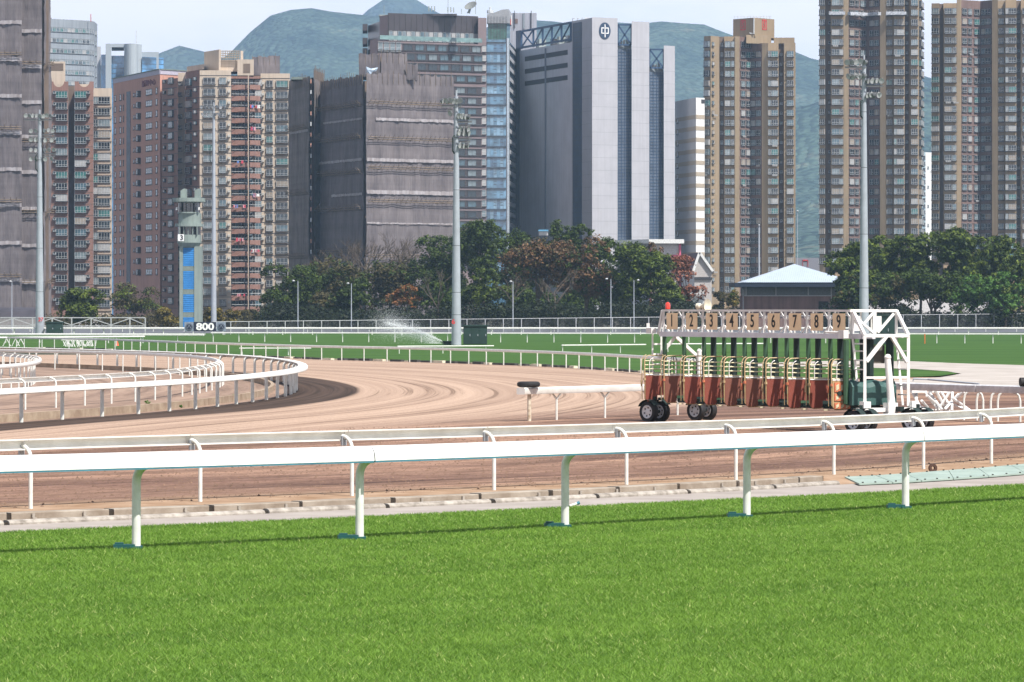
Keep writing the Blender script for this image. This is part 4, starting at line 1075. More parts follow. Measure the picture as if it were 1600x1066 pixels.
# ------------------------------------------------------------------ service fence, truss barrier, street lamps, posts
M_fence = mat('fence_grey_white', (0.42, 0.43, 0.45), 0.5)
M_mesh = mat('chain_link', (0.10, 0.105, 0.11), 0.8)
fen = empty('chain_link_fence', (X(900, 560), 560, 0), 'tall pale post fence with dark mesh along the foot of the trees', 'fence')
def fence_pt(px):
    yy = np.interp(px, [330, 1035, 1640], [503, 495.5, 490]); d = np.interp(px, [330, 1035, 1640], [508, 570, 640]); return Vector((X(px, d), d, 0)), Z(yy, d), d
px = 332.0; prev = None
pxl = []
while px < 1650: pxl.append(px); px += 28.4 if px > 330 else 28
lk = MB()
for i, q in enumerate(pxl):
    p, h, d = fence_pt(q)
    b = MB(); b.tube(p, p + Vector((0, 0, h)), 0.065, n=6); b.build('fence_post', M_fence, fen)
    if prev is not None:
        pp, ph = prev; b = MB(); b.beam(pp + Vector((0, 0, ph)), p + Vector((0, 0, h)), 0.075); b.build('top_rail', M_fence, fen)
        for j in range(14):
            t = j / 14; a = pp.lerp(p, t); hh = ph + (h - ph) * t
            lk.tube(a + Vector((0, 0.05, 0)), a.lerp(p, 0.25) + Vector((0, 0.05, hh - 0.1)), 0.012, n=3, caps=False); lk.tube(a.lerp(p, 0.25) + Vector((0, 0.06, 0)), a + Vector((0, 0.06, hh - 0.1)), 0.012, n=3, caps=False)
    prev = (p, h)
lk.build('chain_link', M_mesh, fen, kind='stuff')

tb_ = empty('truss_barrier', (X(110, 520), 520, 0), 'white steel truss barrier along the road at the far left', 'barrier')
y = 520
def tbeam(n, a, b_, w=0.12): 
    m_ = MB(); m_.beam(a, b_, w); m_.build(n, M_fence, tb_)
tbeam('top_chord', W(-40, 496.5, y), W(227, 496.5, y)); tbeam('bottom_chord', W(-40, 509.5, y), W(227, 509.5, y))
nodes = [-10, 20.5, 51, 81.5, 112, 142.5, 173.5, 203, 227]
for i, q in enumerate(nodes):
    tbeam('truss_post', W(q, 497, y), Vector((X(q, y), y, 0)), 0.14)
    if i < len(nodes) - 1:
        if i % 2 == 0: tbeam('diagonal', W(q, 508, y), W(nodes[i + 1], 497.5, y), 0.1)
        else: tbeam('diagonal', W(q, 497.5, y), W(nodes[i + 1], 508, y), 0.1)

def street_lamp(px, ytop, y, label, arm=-2.0, w=0.085):
    base = Vector((X(px, y), y, 0)); h = Z(ytop, y); r = empty('street_lamp', base, label, 'street lamp', 'street lamps along the fence')
    b = MB(); b.tube(base, base + Vector((0, 0, h)), w, w * 0.6, n=8); b.build('pole', M_galv, r, smooth=True)
    b = MB(); c = base + Vector((arm * 0.3, -0.2, h)); b.lathe(c, [(0.0, -0.12), (0.15, -0.09), (0.21, 0.0), (0.15, 0.10), (0.0, 0.15)], 10); b.build('lamp_head', mat('lamp_pale', (0.42, 0.43, 0.44), 0.4), r, smooth=True)
street_lamp(465.5, 439, 575, 'street lamp in front of the round dark tree, left of two')
street_lamp(549, 443, 575, 'street lamp in front of the brown-green trees, left of the sprinkler', arm=-1.5)
street_lamp(801.5, 440, 580, 'street lamp just right of the central floodlight mast', arm=-1)
street_lamp(954.5, 436, 585, 'left one of two close street lamps behind the dark green tree gap', arm=-2)
street_lamp(990.5, 438, 585, 'right one of two close street lamps, left of gate number 1', arm=2)
street_lamp(1186, 352, 720, 'tall thin grey pole in front of the tan tower with curved corners', arm=0, w=0.2)
street_lamp(18.5, 440, 600, 'thin street lamp in front of the netted building at left edge', arm=-0.5)
street_lamp(1246, 330, 760, 'slim antenna pole rising behind the white hipped roof', arm=0, w=0.09)

# orange marker post and cone
p = G(1445, 538); b = MB(); b.tube(p, p + Vector((0, 0, 0.95)), 0.05, n=8); o = b.build('marker_post', mat('marker_orange', (0.65, 0.17, 0.04), 0.6), None, at=p); tag(o, 'thin orange marker post in the far rail, right of the gate', 'marker post')
p = G(183, 541); b = MB(); b.lathe(p, [(0.26, 0), (0.26, 0.03), (0.17, 0.04), (0.06, 0.42), (0.0, 0.43)], 10); o = b.build('traffic_cone', mat('cone_orange', (0.85, 0.10, 0.03), 0.5), None, at=p, smooth=True); tag(o, 'small orange cone on the turf by the left rail', 'cone')
# distance sign 800
y = 500; sg = empty('distance_sign', (X(320, y), y, 0), 'long dark 800 metre distance sign beside the numbered tower', 'sign')
M_sblue = mat('sign_navy', (0.012, 0.017, 0.04), 0.5); M_sgrey = mat('sign_grey', (0.22, 0.26, 0.33), 0.5); M_swht = mat('sign_white', (0.85, 0.85, 0.85), 0.5)
b = MB(); b.obox(W(320, 510.5, y), (X(338, y) - X(303, y), 0, 0), (0, 0.1, 0), (0, 0, 14.5 * y / F)); b.build('panel', M_sblue, sg)
for x0, x1 in ((288, 303), (338, 353)):
    b = MB(); b.obox(W((x0 + x1) / 2, 510.5, y), ((x1 - x0) * y / F - 0.02, 0, 0), (0, 0.08, 0), (0, 0, 14.5 * y / F)); q = b.build('panel', M_sgrey, sg)
    c = W((x0 + x1) / 2, 511, y - 0.08); b = MB(); b.lathe(c, [(0.0, 0.02), (0.42, 0.02), (0.42, 0)], 16, ax=(0, -1, 0)); b.lathe(c, [(0.33, 0.03), (0.37, 0.03), (0.37, 0.021)], 16, 1, ax=(0, -1, 0)); b.beam(c + Vector((-0.2, -0.04, -0.15)), c + Vector((0, -0.04, 0.25)), 0.05, mi=1); b.beam(c + Vector((0.2, -0.04, -0.15)), c + Vector((0, -0.04, 0.25)), 0.05, mi=1); b.build('emblem', [M_sblue, M_sgrey], q)
inst('lettering', text_mesh('800', 1.15, M_swht, 0.01, 0.04, 1.25), sg, W(320.5, 511, y - 0.09))
for x_ in (290, 320, 351):
    b = MB(); b.tube((X(x_, y), y + 0.1, 0), (X(x_, y), y + 0.1, 0.6), 0.06); b.build('leg', M_fence, sg)

# ------------------------------------------------------------------ control tower with number 3
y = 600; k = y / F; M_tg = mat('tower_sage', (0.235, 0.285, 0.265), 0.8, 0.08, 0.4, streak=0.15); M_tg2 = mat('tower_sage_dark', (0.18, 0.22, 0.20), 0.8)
M_louv = mat('louvre_blue', (0.05, 0.26, 0.62), 0.5, 0.1, 0.8); M_tgl = mat('tower_glass', (0.015, 0.022, 0.028), 0.1, spec=0.8)
tw = empty('control_tower', (X(295, y), y, 0), 'sage green stewards tower with blue louvres and a number 3 plate', 'tower')
def tbx(n, x0, x1, y0, y1, m, d0=0.0, d1=3.5, par=None):
    b = MB(); b.box(X(x0, y), X(x1, y), y + d0, y + d1, Z(y1, y), Z(y0, y)); return b.build(n, m, par or tw)
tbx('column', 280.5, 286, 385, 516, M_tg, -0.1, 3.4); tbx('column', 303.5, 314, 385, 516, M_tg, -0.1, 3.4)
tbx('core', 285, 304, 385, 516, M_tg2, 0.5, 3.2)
for (y0, y1) in ((387, 416), (423.5, 452), (460, 488), (496, 514)):
    lv = tbx('louvre_panel', 286.2, 303.3, y0, y1, mat('louvre_frame', (0.03, 0.16, 0.42), 0.5), 0.15, 0.4)
    n = 9
    for j in range(n):
        zc = Z(y0 + (y1 - y0) * (j + 0.5) / n, y); b = MB(); b.obox(((X(286.2, y) + X(303.3, y)) / 2, y + 0.05, zc), (17 * k, 0, 0), (0, 0.16, 0.10), (0, -0.03, 0.05 + (y1 - y0) / n * k * 0.45)); b.build('louvre_slat', M_louv, lv)
for (y0, y1) in ((416, 423.5), (452, 460), (488, 496)): tbx('tie_beam', 286.1, 303.4, y0, y1, M_tg2, 0.0, 0.6)
def round_slab(n, x0, x1, y0, y1, m, bulge=1.0, par=None, r1=1.0):
    b = MB(); cx = (X(x0, y) + X(x1, y)) / 2; w = (X(x1, y) - X(x0, y)) / 2; pts = [(cx + w * math.cos(math.pi + math.pi * j / 12), y + 0.5 + bulge * math.sin(math.pi + math.pi * j / 12)) for j in range(13)] + [(cx + w, y + 3.5), (cx - w, y + 3.5)]
    b.prism(pts, Z(y1, y), Z(y0, y), bottom=True); return b.build(n, m, par or tw)
round_slab('lower_cabin', 276.5, 312, 367, 379.5, M_tg, 1.3); 
b = MB(); cx = X(294.3, y); w0, w1 = 17.7 * k, 12 * k
lo = [(cx + w1 * math.cos(math.pi + math.pi * j / 12), y + 0.5 + 0.6 * math.sin(math.pi + math.pi * j / 12), Z(387, y)) for j in range(13)] + [(cx + w1, y + 3.4, Z(387, y)), (cx - w1, y + 3.4, Z(387, y))]
hi = [(cx + w0 * math.cos(math.pi + math.pi * j / 12), y + 0.5 + 1.3 * math.sin(math.pi + math.pi * j / 12), Z(379.5, y)) for j in range(13)] + [(cx + w0, y + 3.5, Z(379.5, y)), (cx - w0, y + 3.5, Z(379.5, y))]
b.add(lo + hi, [(j, (j + 1) % 15, 15 + (j + 1) % 15, 15 + j) for j in range(15)] + [tuple(range(14, -1, -1))]); b.build('corbel', M_tg, tw)
round_slab('lower_window', 278, 311, 354, 367, M_tgl, 1.1); 
for x_ in (281, 287.5, 294, 301, 308): tbx('mullion', x_, x_ + 1.0, 354, 367, M_tg, -0.75, -0.3)
round_slab('lower_roof', 273, 315, 349.5, 354, M_tg, 1.6)
round_slab('upper_cabin', 278.5, 312, 333, 349.5, M_tg, 1.1); round_slab('sill', 276.5, 310, 331.5, 333.5, M_tg, 1.4)
round_slab('upper_window', 278, 310, 317, 331.5, M_tgl, 1.1)
for x_ in (284, 291, 298, 304): tbx('mullion', x_, x_ + 0.6, 317, 331.5, M_ink, -0.75, -0.3)
round_slab('upper_roof', 269, 318, 309.5, 315.5, M_tg, 1.9); round_slab('soffit', 278, 311, 315.5, 317.2, M_tg2, 1.3)
for x0, x1 in ((282, 290), (304, 312)):
    b = MB(); b.add([(X(x0, y), y, Z(309.5, y)), (X(x1, y), y, Z(309.5, y)), (X(x1, y), y, Z(295, y)), (X(x1 - 2.5, y), y, Z(294.5, y)), (X(x0, y), y, Z(298, y))] + [(X(x0, y), y + 3, Z(309.5, y)), (X(x1, y), y + 3, Z(309.5, y)), (X(x1, y), y + 3, Z(295, y)), (X(x1 - 2.5, y), y + 3, Z(294.5, y)), (X(x0, y), y + 3, Z(298, y))],
          [(0, 1, 2, 3, 4), (9, 8, 7, 6, 5)] + [(j, (j + 5), (j + 1) % 5 + 5, (j + 1) % 5) for j in range(5)]); fix_normals(b.build('roof_fin', M_tg, tw))
pq = tbx('number_plate', 279, 288.5, 366.5, 377, M_swht, -1.25, -1.1); inst('numeral', text_mesh('3', 0.98, M_ink, 0.01, 0.02), pq, W(283.8, 371.8, y - 1.28))
for x_ in (276.5, 311.5): tbx('wall_lamp', x_ - 1.2, x_ + 1.2, 324, 328.5, mat('lamp_white', (0.7, 0.7, 0.68)), -0.6, -0.2)

# ------------------------------------------------------------------ hut with hipped white roof
y = 690; k = y / F
hut = empty('pavilion', (X(1245, y), y, 0), 'low brick building with a white hipped sheet-metal roof', 'building')
M_hb = mat('hut_brick', (0.24, 0.15, 0.14), 0.9, 0.1, 0.5, streak=0.2); M_hroof = mat('hut_roof_white', (0.44, 0.51, 0.60), 0.35, 0.03, 0.3); M_hdark = mat('hut_fascia', (0.012, 0.022, 0.045), 0.6)
zE = Z(441.5, y); zA = Z(412, y)
b = MB(); b.box(X(1163, y), X(1330, y), y, y + 14, 0, Z(462, y)); b.build('wall', M_hb, hut)
b = MB(); b.box(X(1165, y), X(1328, y), y + 0.3, y + 13.6, Z(462, y), Z(446, y)); b.build('wall', mat('hut_screen', (0.17, 0.19, 0.20), 0.7), hut)
for x_ in (1166, 1212.5, 1263, 1299): b = MB(); b.box(X(x_ - 0.7, y), X(x_ + 0.7, y), y - 0.12, y + 0.29, 0 if x_ > 1290 else Z(462, y), Z(446, y)); b.build('frame_post', M_fence, hut)
b = MB(); b.box(X(1163, y), X(1299, y), y - 0.16, y - 0.02, Z(463, y), Z(461.5, y)); b.build('frame_rail', M_fence, hut)
b = MB(); b.box(X(1279, y), X(1294, y), y - 0.05, y + 0.1, 0, Z(471, y)); b.build('door', M_ink, hut)
b = MB(); b.box(X(1147, y) , X(1340, y), y - 2.5, y + 16, zE - 0.75, zE - 0.05); b.build('eaves', M_hdark, hut)
b = MB(); c0, c1, c2, c3 = (X(1158, y), y - 2.6, zE), (X(1337, y), y - 2.6, zE), (X(1337, y), y + 16.5, zE), (X(1158, y), y + 16.5, zE); ap = (X(1245.5, y), y + 7, zA)
b.add([c0, c1, c2, c3, ap], [(0, 1, 4), (1, 2, 4), (2, 3, 4), (3, 0, 4)]); rf = b.build('roof', M_hroof, hut)
rb = MB()
for j in range(1, 60):
    t = j / 60; p = Vector(c0).lerp(Vector(c1), t); s_ = (p.x - c0[0]) / (ap[0] - c0[0]) if p.x < ap[0] else (c1[0] - p.x) / (c1[0] - ap[0])
    q = Vector((p.x, p.y + (ap[1] - c0[1]) * s_, zE + (zA - zE) * s_)); rb.beam(p + Vector((0, 0, 0.03)), q + Vector((0, 0, 0.03)), 0.07, 0.06)
rb.build('roof_rib', M_hroof, rf, kind='stuff')
b = MB(); b.path([(X(1157, y), y, zE - 0.7), (X(1161, y), y, zE - 1.3), (X(1161.5, y), y, 0)], 0.09, 6); b.build('downpipe', M_fence, hut)

# dark arched shed at the far left
y = 640; sh = empty('shed', (X(20, y), y, 0), 'long dark shed with a shallow curved roof at far left', 'shed')
b = MB(); pts = []; x0, x1 = X(-60, y), X(59, y)
vs = []
for yy, zt, in ((y, 0), (y + 2, 1.2), (y + 5, 1.8), (y + 8, 1.2), (y + 10, 0)):
    vs += [(x0, yy, Z(496, y) + zt * 0.85), (x1, yy, Z(496, y) + zt * 0.85)]
b.add(vs, [(2 * i, 2 * i + 1, 2 * i + 3, 2 * i + 2) for i in range(4)]); b.build('roof', mat('shed_roof', (0.055, 0.05, 0.06), 0.6, 0.2, 0.3), sh)
b = MB(); b.box(x0, x1, y + 0.1, y + 9.9, 0, Z(496.5, y)); b.build('wall', mat('shed_wall', (0.25, 0.24, 0.23), 0.9), sh)

# ------------------------------------------------------------------ sprinkler spray: droplets thrown up to the left
c = Vector((X(692, 372), 372, 0.15)); n = 34000
th = RNG.rand(n); spread = RNG.randn(n)
t = RNG.rand(n) ** 0.8
ux = -(t * 5.2); uz = 2.7 * t - 1.0 * t * t + 0.15
jet = RNG.rand(n) < 0.22
rad = np.where(jet, 0.05 + 0.22 * t, 0.30 + 1.0 * t)
P_ = np.stack([c.x + ux + rad * RNG.randn(n) * 0.6 - np.where(jet, 0, 0.3), c.y + RNG.randn(n) * (0.3 + t), c.z + np.maximum(0.02, uz + rad * RNG.randn(n) * 0.55 + np.where(jet, 0, 0.25 * t - 0.25))], 1)
P_ = P_[P_[:, 2] > 0.05]; n = len(P_)
s_ = (0.006 + 0.007 * RNG.rand(n))[:, None]
off_ = np.array([[1, 0, -0.5], [-0.5, 0.87, -0.5], [-0.5, -0.87, -0.5], [0, 0, 1]])
Vv = (P_[:, None, :] + off_[None] * s_[:, None]).reshape(-1, 3)
bf = np.arange(n)[:, None] * 4
Ff = np.concatenate([bf + np.array([[0, 2, 1]]), bf + np.array([[0, 1, 3]]), bf + np.array([[1, 2, 3]]), bf + np.array([[2, 0, 3]])], 0)
mw = mat('water_drop', (0.88, 0.92, 0.95), 0.1, 0.01, spec=0.8)
o = np_obj('sprinkler_spray', np_mesh('sprinkler_spray', Vv, Ff, [mw], None, False), 'stuff'); tag(o, 'fine white spray from a lawn sprinkler left of the central mast', 'water spray')
sp = empty('sprinkler', c, 'small lawn sprinkler head at the foot of the white spray', 'sprinkler')
b = MB(); b.tube(c - Vector((0, 0, 0.15)), c + Vector((0, 0, 0.1)), 0.04); b.build('riser', M_padd, sp)
b = MB(); b.tube(c + Vector((0, 0, 0.1)), c + Vector((-0.2, 0, 0.2)), 0.03, 0.02); b.build('nozzle', M_padd, sp)
# ------------------------------------------------------------------ buildings 
M_tanw = mat('tower_tan', (0.305, 0.232, 0.152), 0.9, 0.07, 0.12, streak=0.12)
M_tan2 = mat('tower_tan_bay', (0.36, 0.262, 0.165), 0.9, 0.07, 0.2, streak=0.1)
M_brn = mat('tower_brown', (0.19, 0.125, 0.11), 0.9, 0.1, 0.2, streak=0.15)
M_brnr = mat('recess_brown', (0.17, 0.125, 0.095), 0.9, 0.1, 0.2)
M_brick = mat('brick_red_brown', (0.27, 0.15, 0.12), 0.9, 0.06, 0.15, streak=0.15)
M_pink = mat('tile_pink', (0.50, 0.27, 0.205), 0.9, 0.05, 0.1, streak=0.15)
M_crm = mat('tile_cream', (0.55, 0.46, 0.37), 0.9, 0.06, 0.15, streak=0.12)
M_slate = mat('band_dark', (0.05, 0.05, 0.055), 0.8)
M_wf = mat('window_frame', (0.54, 0.56, 0.57), 0.5)
M_wfd = mat('window_frame_dark', (0.05, 0.055, 0.06), 0.5)
M_ac = mat('air_conditioner', (0.50, 0.49, 0.46), 0.7)
GL = [glass('glass_dark', (0.028, 0.04, 0.05)), glass('glass_blue', (0.07, 0.12, 0.15)), glass('glass_grey', (0.16, 0.20, 0.22)), glass('glass_teal', (0.045, 0.145, 0.14)),
      mat('curtain', (0.34, 0.34, 0.34), 0.7, 0.1, 1.0, spec=0.6), mat('curtain_warm', (0.27, 0.23, 0.19), 0.7, 0.1, 1.0, spec=0.6), glass('glass_black', (0.012, 0.015, 0.02))]
WK = {}
def window_mesh(w, h, proj=0.35, cols=3, transom=0.35, g=0, hang=False, frame=None):
    key = (round(w, 2), round(h, 2), proj, cols, transom, g, hang, frame.name if frame else '')
    if key in WK: return WK[key]
    b = MB(); f = 0.055
    b.box(-w / 2, w / 2, -proj, 0.02, -h / 2, h / 2, 1)            # glazed bay
    b.box(-w / 2 - 0.12, w / 2 + 0.12, -proj - 0.13, 0.0, -h / 2 - 0.20, -h / 2 - 0.02, 2)   # sill slab
    b.box(-w / 2 - 0.05, w / 2 + 0.05, -proj - 0.06, 0.0, h / 2 + 0.01, h / 2 + 0.10, 2)
    y0 = -proj - 0.05; y1 = -proj + 0.001
    for x_ in [-w / 2 + f / 2, w / 2 - f / 2] + [-w / 2 + w * (k + 1) / cols for k in range(cols - 1)]:
        b.box(x_ - f / 2, x_ + f / 2, y0, y1 - 0.003, -h / 2, h / 2)
    for z in (-h / 2 + f / 2, h / 2 - f / 2, -h / 2 + h * transom): b.box(-w / 2 + f, w / 2 - f, y0 + 0.01, y1 - 0.006, z - f / 2, z + f / 2)
    if hang:
        for k, cc in enumerate((3, 4, 3)): b.box(-w / 2 + 0.3 + k * 0.5, -w / 2 + 0.7 + k * 0.5, -proj - 0.35, -proj - 0.3, -h / 2 - 0.5, -h / 2 - 0.05, 3)
    me = b.mesh('window', [frame or M_wf, GL[g], M_slate, GL[4]]); WK[key] = me
    return me
GW = [0, 0, 0, 0, 1, 1, 2, 2, 3, 4, 5, 6, 6, 6, 6]
def face_frame(A, B):
    d = Vector((B.x - A.x, B.y - A.y, 0)); L = d.length; d.normalize(); return d, Vector((d.y, -d.x, 0)), L, math.atan2(d.y, d.x)
def P2(px, y): return Vector((X(px, y), y, 0))
class Bld:
    def __init__(s, name, label, px, y, cat='building', group=None):
        s.root = empty(name, (X(px, y), y, 0), label, cat, group); s.nwin = 0; s.rng = random.Random(int(px * 7 + y))
    def body(s, pts, mats, z1, z0=0.0, depth=22.0, name='wall', back=None):
        """front polyline [(px, y)...]; one wall part closed to the back; mats: list per segment"""
        P_ = [P2(*p) for p in pts]; yb = (back or (max(p.y for p in P_) + depth))
        p0, p1 = pts[0][0], pts[-1][0]; e_ = min(0.4, (p1 - p0) * 0.1)
        poly = P_ + [P2(p1 - e_, yb), P2(p0 + e_, yb)]
        ml = list(dict.fromkeys(mats)); b = MB(); n = len(poly)
        vs = [(p.x, p.y, z0) for p in poly] + [(p.x, p.y, z1) for p in poly]
        b.add(vs, [tuple(range(n, 2 * n))], ml.index(mats[0]))
        for i in range(n):
            mi = ml.index(mats[i]) if i < len(mats) else ml.index(mats[-1])
            b.add([vs[i], vs[(i + 1) % n], vs[n + (i + 1) % n], vs[n + i]], [(0, 1, 2, 3)], mi)
        o = b.build(name, [globals()[m] if isinstance(m, str) else m for m in ml], s.root); return o
    def windows(s, A, B, fracs, zs, w, h, **kw):
        """cols: fractions along the face; A, B = (px, y)"""
        a, b_ = P2(*A), P2(*B); d, nn, L, ang = face_frame(a, b_)
        gs = kw.pop('glass', GW); name = kw.pop('name', 'window'); skip = kw.pop('skip', 0.0)
        for f in fracs:
            for z in zs:
                if s.rng.random() < skip: continue
                p = a + d * (L * f) + nn * 0.01
                g = s.rng.choice(gs)
                inst(name, window_mesh(w, h, g=g, hang=(kw.get('hangs', 0) > s.rng.random()), **{k: v for k, v in kw.items() if k != 'hangs'}), s.root, (p.x, p.y, z), ang); s.nwin += 1
    def boxes(s, A, B, specs, m, name, kind='stuff', par=None):
        """specs: (frac0, frac1, z0, z1, out0, out1) boxes on a face, joined as one part"""
        a, b_ = P2(*A), P2(*B); d, nn, L, ang = face_frame(a, b_); b = MB()
        for (f0, f1, z0, z1, o0, o1) in specs:
            c = a + d * (L * (f0 + f1) / 2) + nn * ((o0 + o1) / 2) + Vector((0, 0, (z0 + z1) / 2))
            b.obox(c, d * (L * (f1 - f0)), nn * (o1 - o0), (0, 0, z1 - z0))
        o = b.build(name, m, par or s.root)
        if kind: o['kind'] = kind
        return o
def rows(py0, step, y, n, z_stop=3.0):
    z = Z(py0, y); dz = step * y / F; return [z - k * dz for k in range(n) if z - k * dz > z_stop]

# --- tan residential towers on the right -------------------------------------------------
def tan_tower(name, label, x0, y, ztops, spec, first, step, n, wtank=None, group='tan residential towers'):
    """spec: list of (px0, px1, yoff0, yoff1, material, [window columns (frac, width px)], top index, kwargs)"""
    B = Bld(name, label, (spec[0][0] + spec[-1][1]) / 2, y, 'tower block', group)
    zs = rows(first, step, y, n); dz = step * y / F
    for (a, b_, ya, yb, m, wc, ti, kw) in spec:
        zt = ztops[ti]
        A_, B_ = (a, y + ya), (b_, y + yb)
        B.body([A_, B_], [m], zt, depth=30, back=y + 34)
        mtop = max(zs) if zt >= max(zs) + 1.2 else zt - 2.2
        zz_ = [z for z in zs if z <= zt - 1.6]
        for fr, wp in wc:
            wm = wp * y / F * math.hypot(1, (yb - ya) / max(0.1, (b_ - a) * y / F)) if abs(yb - ya) > 0.1 else wp * y / F
            B.windows(A_, B_, [fr], zz_, max(0.7, wm), kw.get('h', 1.55), proj=kw.get('proj', 0.4), cols=kw.get('cols', 3), transom=0.33, hangs=0.03, frame=kw.get('frame'))
        if kw.get('bands'):
            B.boxes(A_, B_, [(0, 1, z - 1.95, z - 0.98, 0.0, 0.12) for z in zz_], kw['bands'], 'spandrel')
        if kw.get('ac'):
            B.boxes(A_, B_, [(kw['ac'] - 0.06, kw['ac'] + 0.06, z - 0.3, z + 0.25, 0.0, 0.6) for z in zz_], M_ac, 'air_conditioner')
        if kw.get('pipe'):
            B.boxes(A_, B_, [(kw['pipe'], kw['pipe'] + 0.03, 0, zt - 2, 0.0, 0.15)], M_ac, 'pipe', None)
    return B
y = 1170
zt = [Z(56, y), Z(66.5, y)]
B = tan_tower('tower_block', 'tan residential tower with red-framed S panels on its rooftop tank', 1100, y, zt, [
    (1100.0, 1110.5, 2.5, 0.4, M_tanw, [(0.48, 8.2)], 0, dict(cols=3)),
    (1110.5, 1124.0, 0.4, 3.0, M_tanw, [(0.22, 2.5)], 0, dict(cols=1, h=0.9, proj=0.3)),
    (1124.0, 1131.5, 4.6, 4.6, M_brnr, [(0.5, 3.2)], 0, dict(cols=1, h=1.2, proj=0.1)),
    (1131.5, 1148.0, 3.0, 3.0, M_tan2, [(0.32, 8.5), (0.80, 4.5)], 0, dict(proj=0.6)),
    (1148.0, 1155.5, 2.4, 2.4, M_tanw, [], 0, {}),
    (1155.5, 1173.0, 3.4, 7.0, M_brn, [(0.26, 6.0), (0.72, 6.0)], 0, dict(bands=M_brn, proj=0.3, cols=2)),
    (1173.0, 1190.5, 7.0, 3.4, M_brn, [(0.28, 6.0), (0.74, 6.2)], 1, dict(bands=M_brn, proj=0.3, cols=2)),
    (1190.5, 1200.0, 3.0, 2.0, M_tanw, [], 1, {}),
    (1200.0, 1216.5, 2.0, 2.0, M_tan2, [(0.12, 2.6), (0.62, 10.5)], 1, dict(proj=0.6)),
    (1216.5, 1225.0, 4.8, 4.8, M_brnr, [(0.5, 2.5)], 1, dict(cols=1, h=0.8, proj=0.1)),
    (1225.0, 1243.0, 2.0, 2.0, M_tanw, [(0.53, 10.5)], 1, dict(proj=0.5)),
    ], 68.5, 15.35, 26)
# stepped parapets and the rooftop tank with its two red emblems
B.body([(1166, y + 2), (1205, y + 6)], [M_tanw], Z(54, y), z0=Z(67, y) , depth=14, name='parapet')
B.body([(1209, y + 4), (1241.5, y + 4)], [M_tanw], Z(57.5, y), z0=Z(66.6, y), depth=10, name='parapet')
B.body([(1145.5, y + 10), (1179, y + 3), (1210, y + 10)], [M_tanw, M_tanw], Z(26.5, y), z0=Z(56.5, y), depth=10, name='water_tank')
M_red = mat('emblem_red', (0.55, 0.06, 0.06), 0.7)
for A_, B_, f in (((1145.5, y + 10), (1179, y + 3), 0.47), ((1179, y + 3), (1210, y + 10), 0.49)):
    a, b_ = P2(*A_), P2(*B_); d, nn, L, ang = face_frame(a, b_); c = a + d * L * f + nn * 0.05; zc = Z(37, y) if f < 0.48 else Z(36.5, y); w = 1.75; hh = 2.9
    q = MB()
    for (u0, u1, v0, v1) in ((-w, w, hh / 2 - 0.35, hh / 2), (-w, w, -hh / 2, -hh / 2 + 0.35), (-w, -w + 0.45, -hh / 2, hh / 2), (w - 0.45, w, -hh / 2, hh / 2)):
        q.obox(c + d * (u0 + u1) / 2 * 0.6 + Vector((0, 0, zc + (v0 + v1) / 2)), d * (u1 - u0) * 0.6, nn * 0.06, (0, 0, v1 - v0))
    e = q.build('emblem', M_red, B.root); inst('lettering', text_mesh('S', 2.5, M_red, 0.02, 0.06, 0.8), e, (c.x + nn.x * 0.05, c.y + nn.y * 0.05, zc), ang)
rl = MB()
for j in range(12): p = P2(1148 + j * 5, y + 8); rl.tube(p + Vector((0, 0, Z(26.5, y))), p + Vector((0, 0, Z(22, y))), 0.06, n=4)
rl.beam(P2(1148, y + 8) + Vector((0, 0, Z(22.5, y))), P2(1206, y + 8) + Vector((0, 0, Z(22.5, y))), 0.07); rl.build('roof_railing', M_wf, B.root)
b = MB(); b.path([P2(1178, y + 2.6) + Vector((0, 0, Z(27, y))), P2(1178, y + 2.6) + Vector((0, 0, Z(52, y))), P2(1171, y + 2.8) + Vector((0, 0, Z(51, y)))], 0.18, 5); b.build('pipe', M_wf, B.root)

y = 1165
tall = [Z(-60, y)]
B = tan_tower('tower_block', 'tallest tan tower, cut by the top edge, behind the rightmost mast', 1280, y, tall, [
    (1280.5, 1289.5, 2.0, 1.0, M_tanw, [(0.5, 8.3)], 0, {}),
    (1289.5, 1298.0, 3.8, 3.8, M_brnr, [(0.8, 2.0)], 0, dict(cols=1, h=0.8, proj=0.1)),
    (1298.0, 1318.0, 1.5, 1.5, M_tan2, [(0.36, 11.5), (0.82, 5.5)], 0, dict(proj=0.7)),
    (1318.0, 1326.0, 1.4, 1.4, M_tanw, [], 0, {}),
    (1326.0, 1354.5, 2.4, 7.5, M_brn, [(0.14, 7.0), (0.42, 5.6), (0.76, 8.5)], 0, dict(bands=M_brn, proj=0.3, cols=2)),
    (1354.5, 1375.0, 7.5, 3.0, M_brn, [(0.42, 5.5), (0.80, 5.8)], 0, dict(bands=M_brn, proj=0.3, cols=2)),
    (1375.0, 1384.0, 2.0, 1.0, M_tanw, [], 0, {}),
    (1384.0, 1397.0, 3.0, 3.0, M_tanw, [(0.42, 8.5)], 0, dict(cols=2, proj=0.3)),
    (1397.0, 1413.5, 1.5, 1.5, M_tan2, [(0.10, 2.4), (0.60, 11.0)], 0, dict(proj=0.7)),
    (1413.5, 1420.0, 4.8, 4.8, M_brnr, [(0.5, 2.2)], 0, dict(cols=1, h=0.8, proj=0.1)),
    (1420.0, 1422.5, 4.0, 4.0, M_tanw, [], 0, {}),
    (1422.5, 1435.0, 2.0, 2.0, M_tan2, [(0.5, 10.5)], 0, dict(proj=0.5)),
    (1435.0, 1440.5, 2.6, 20.0, M_tanw, [(0.3, 1.4), (0.75, 1.4)], 0, dict(proj=0.7)),
    ], 3.5, 15.55, 27)
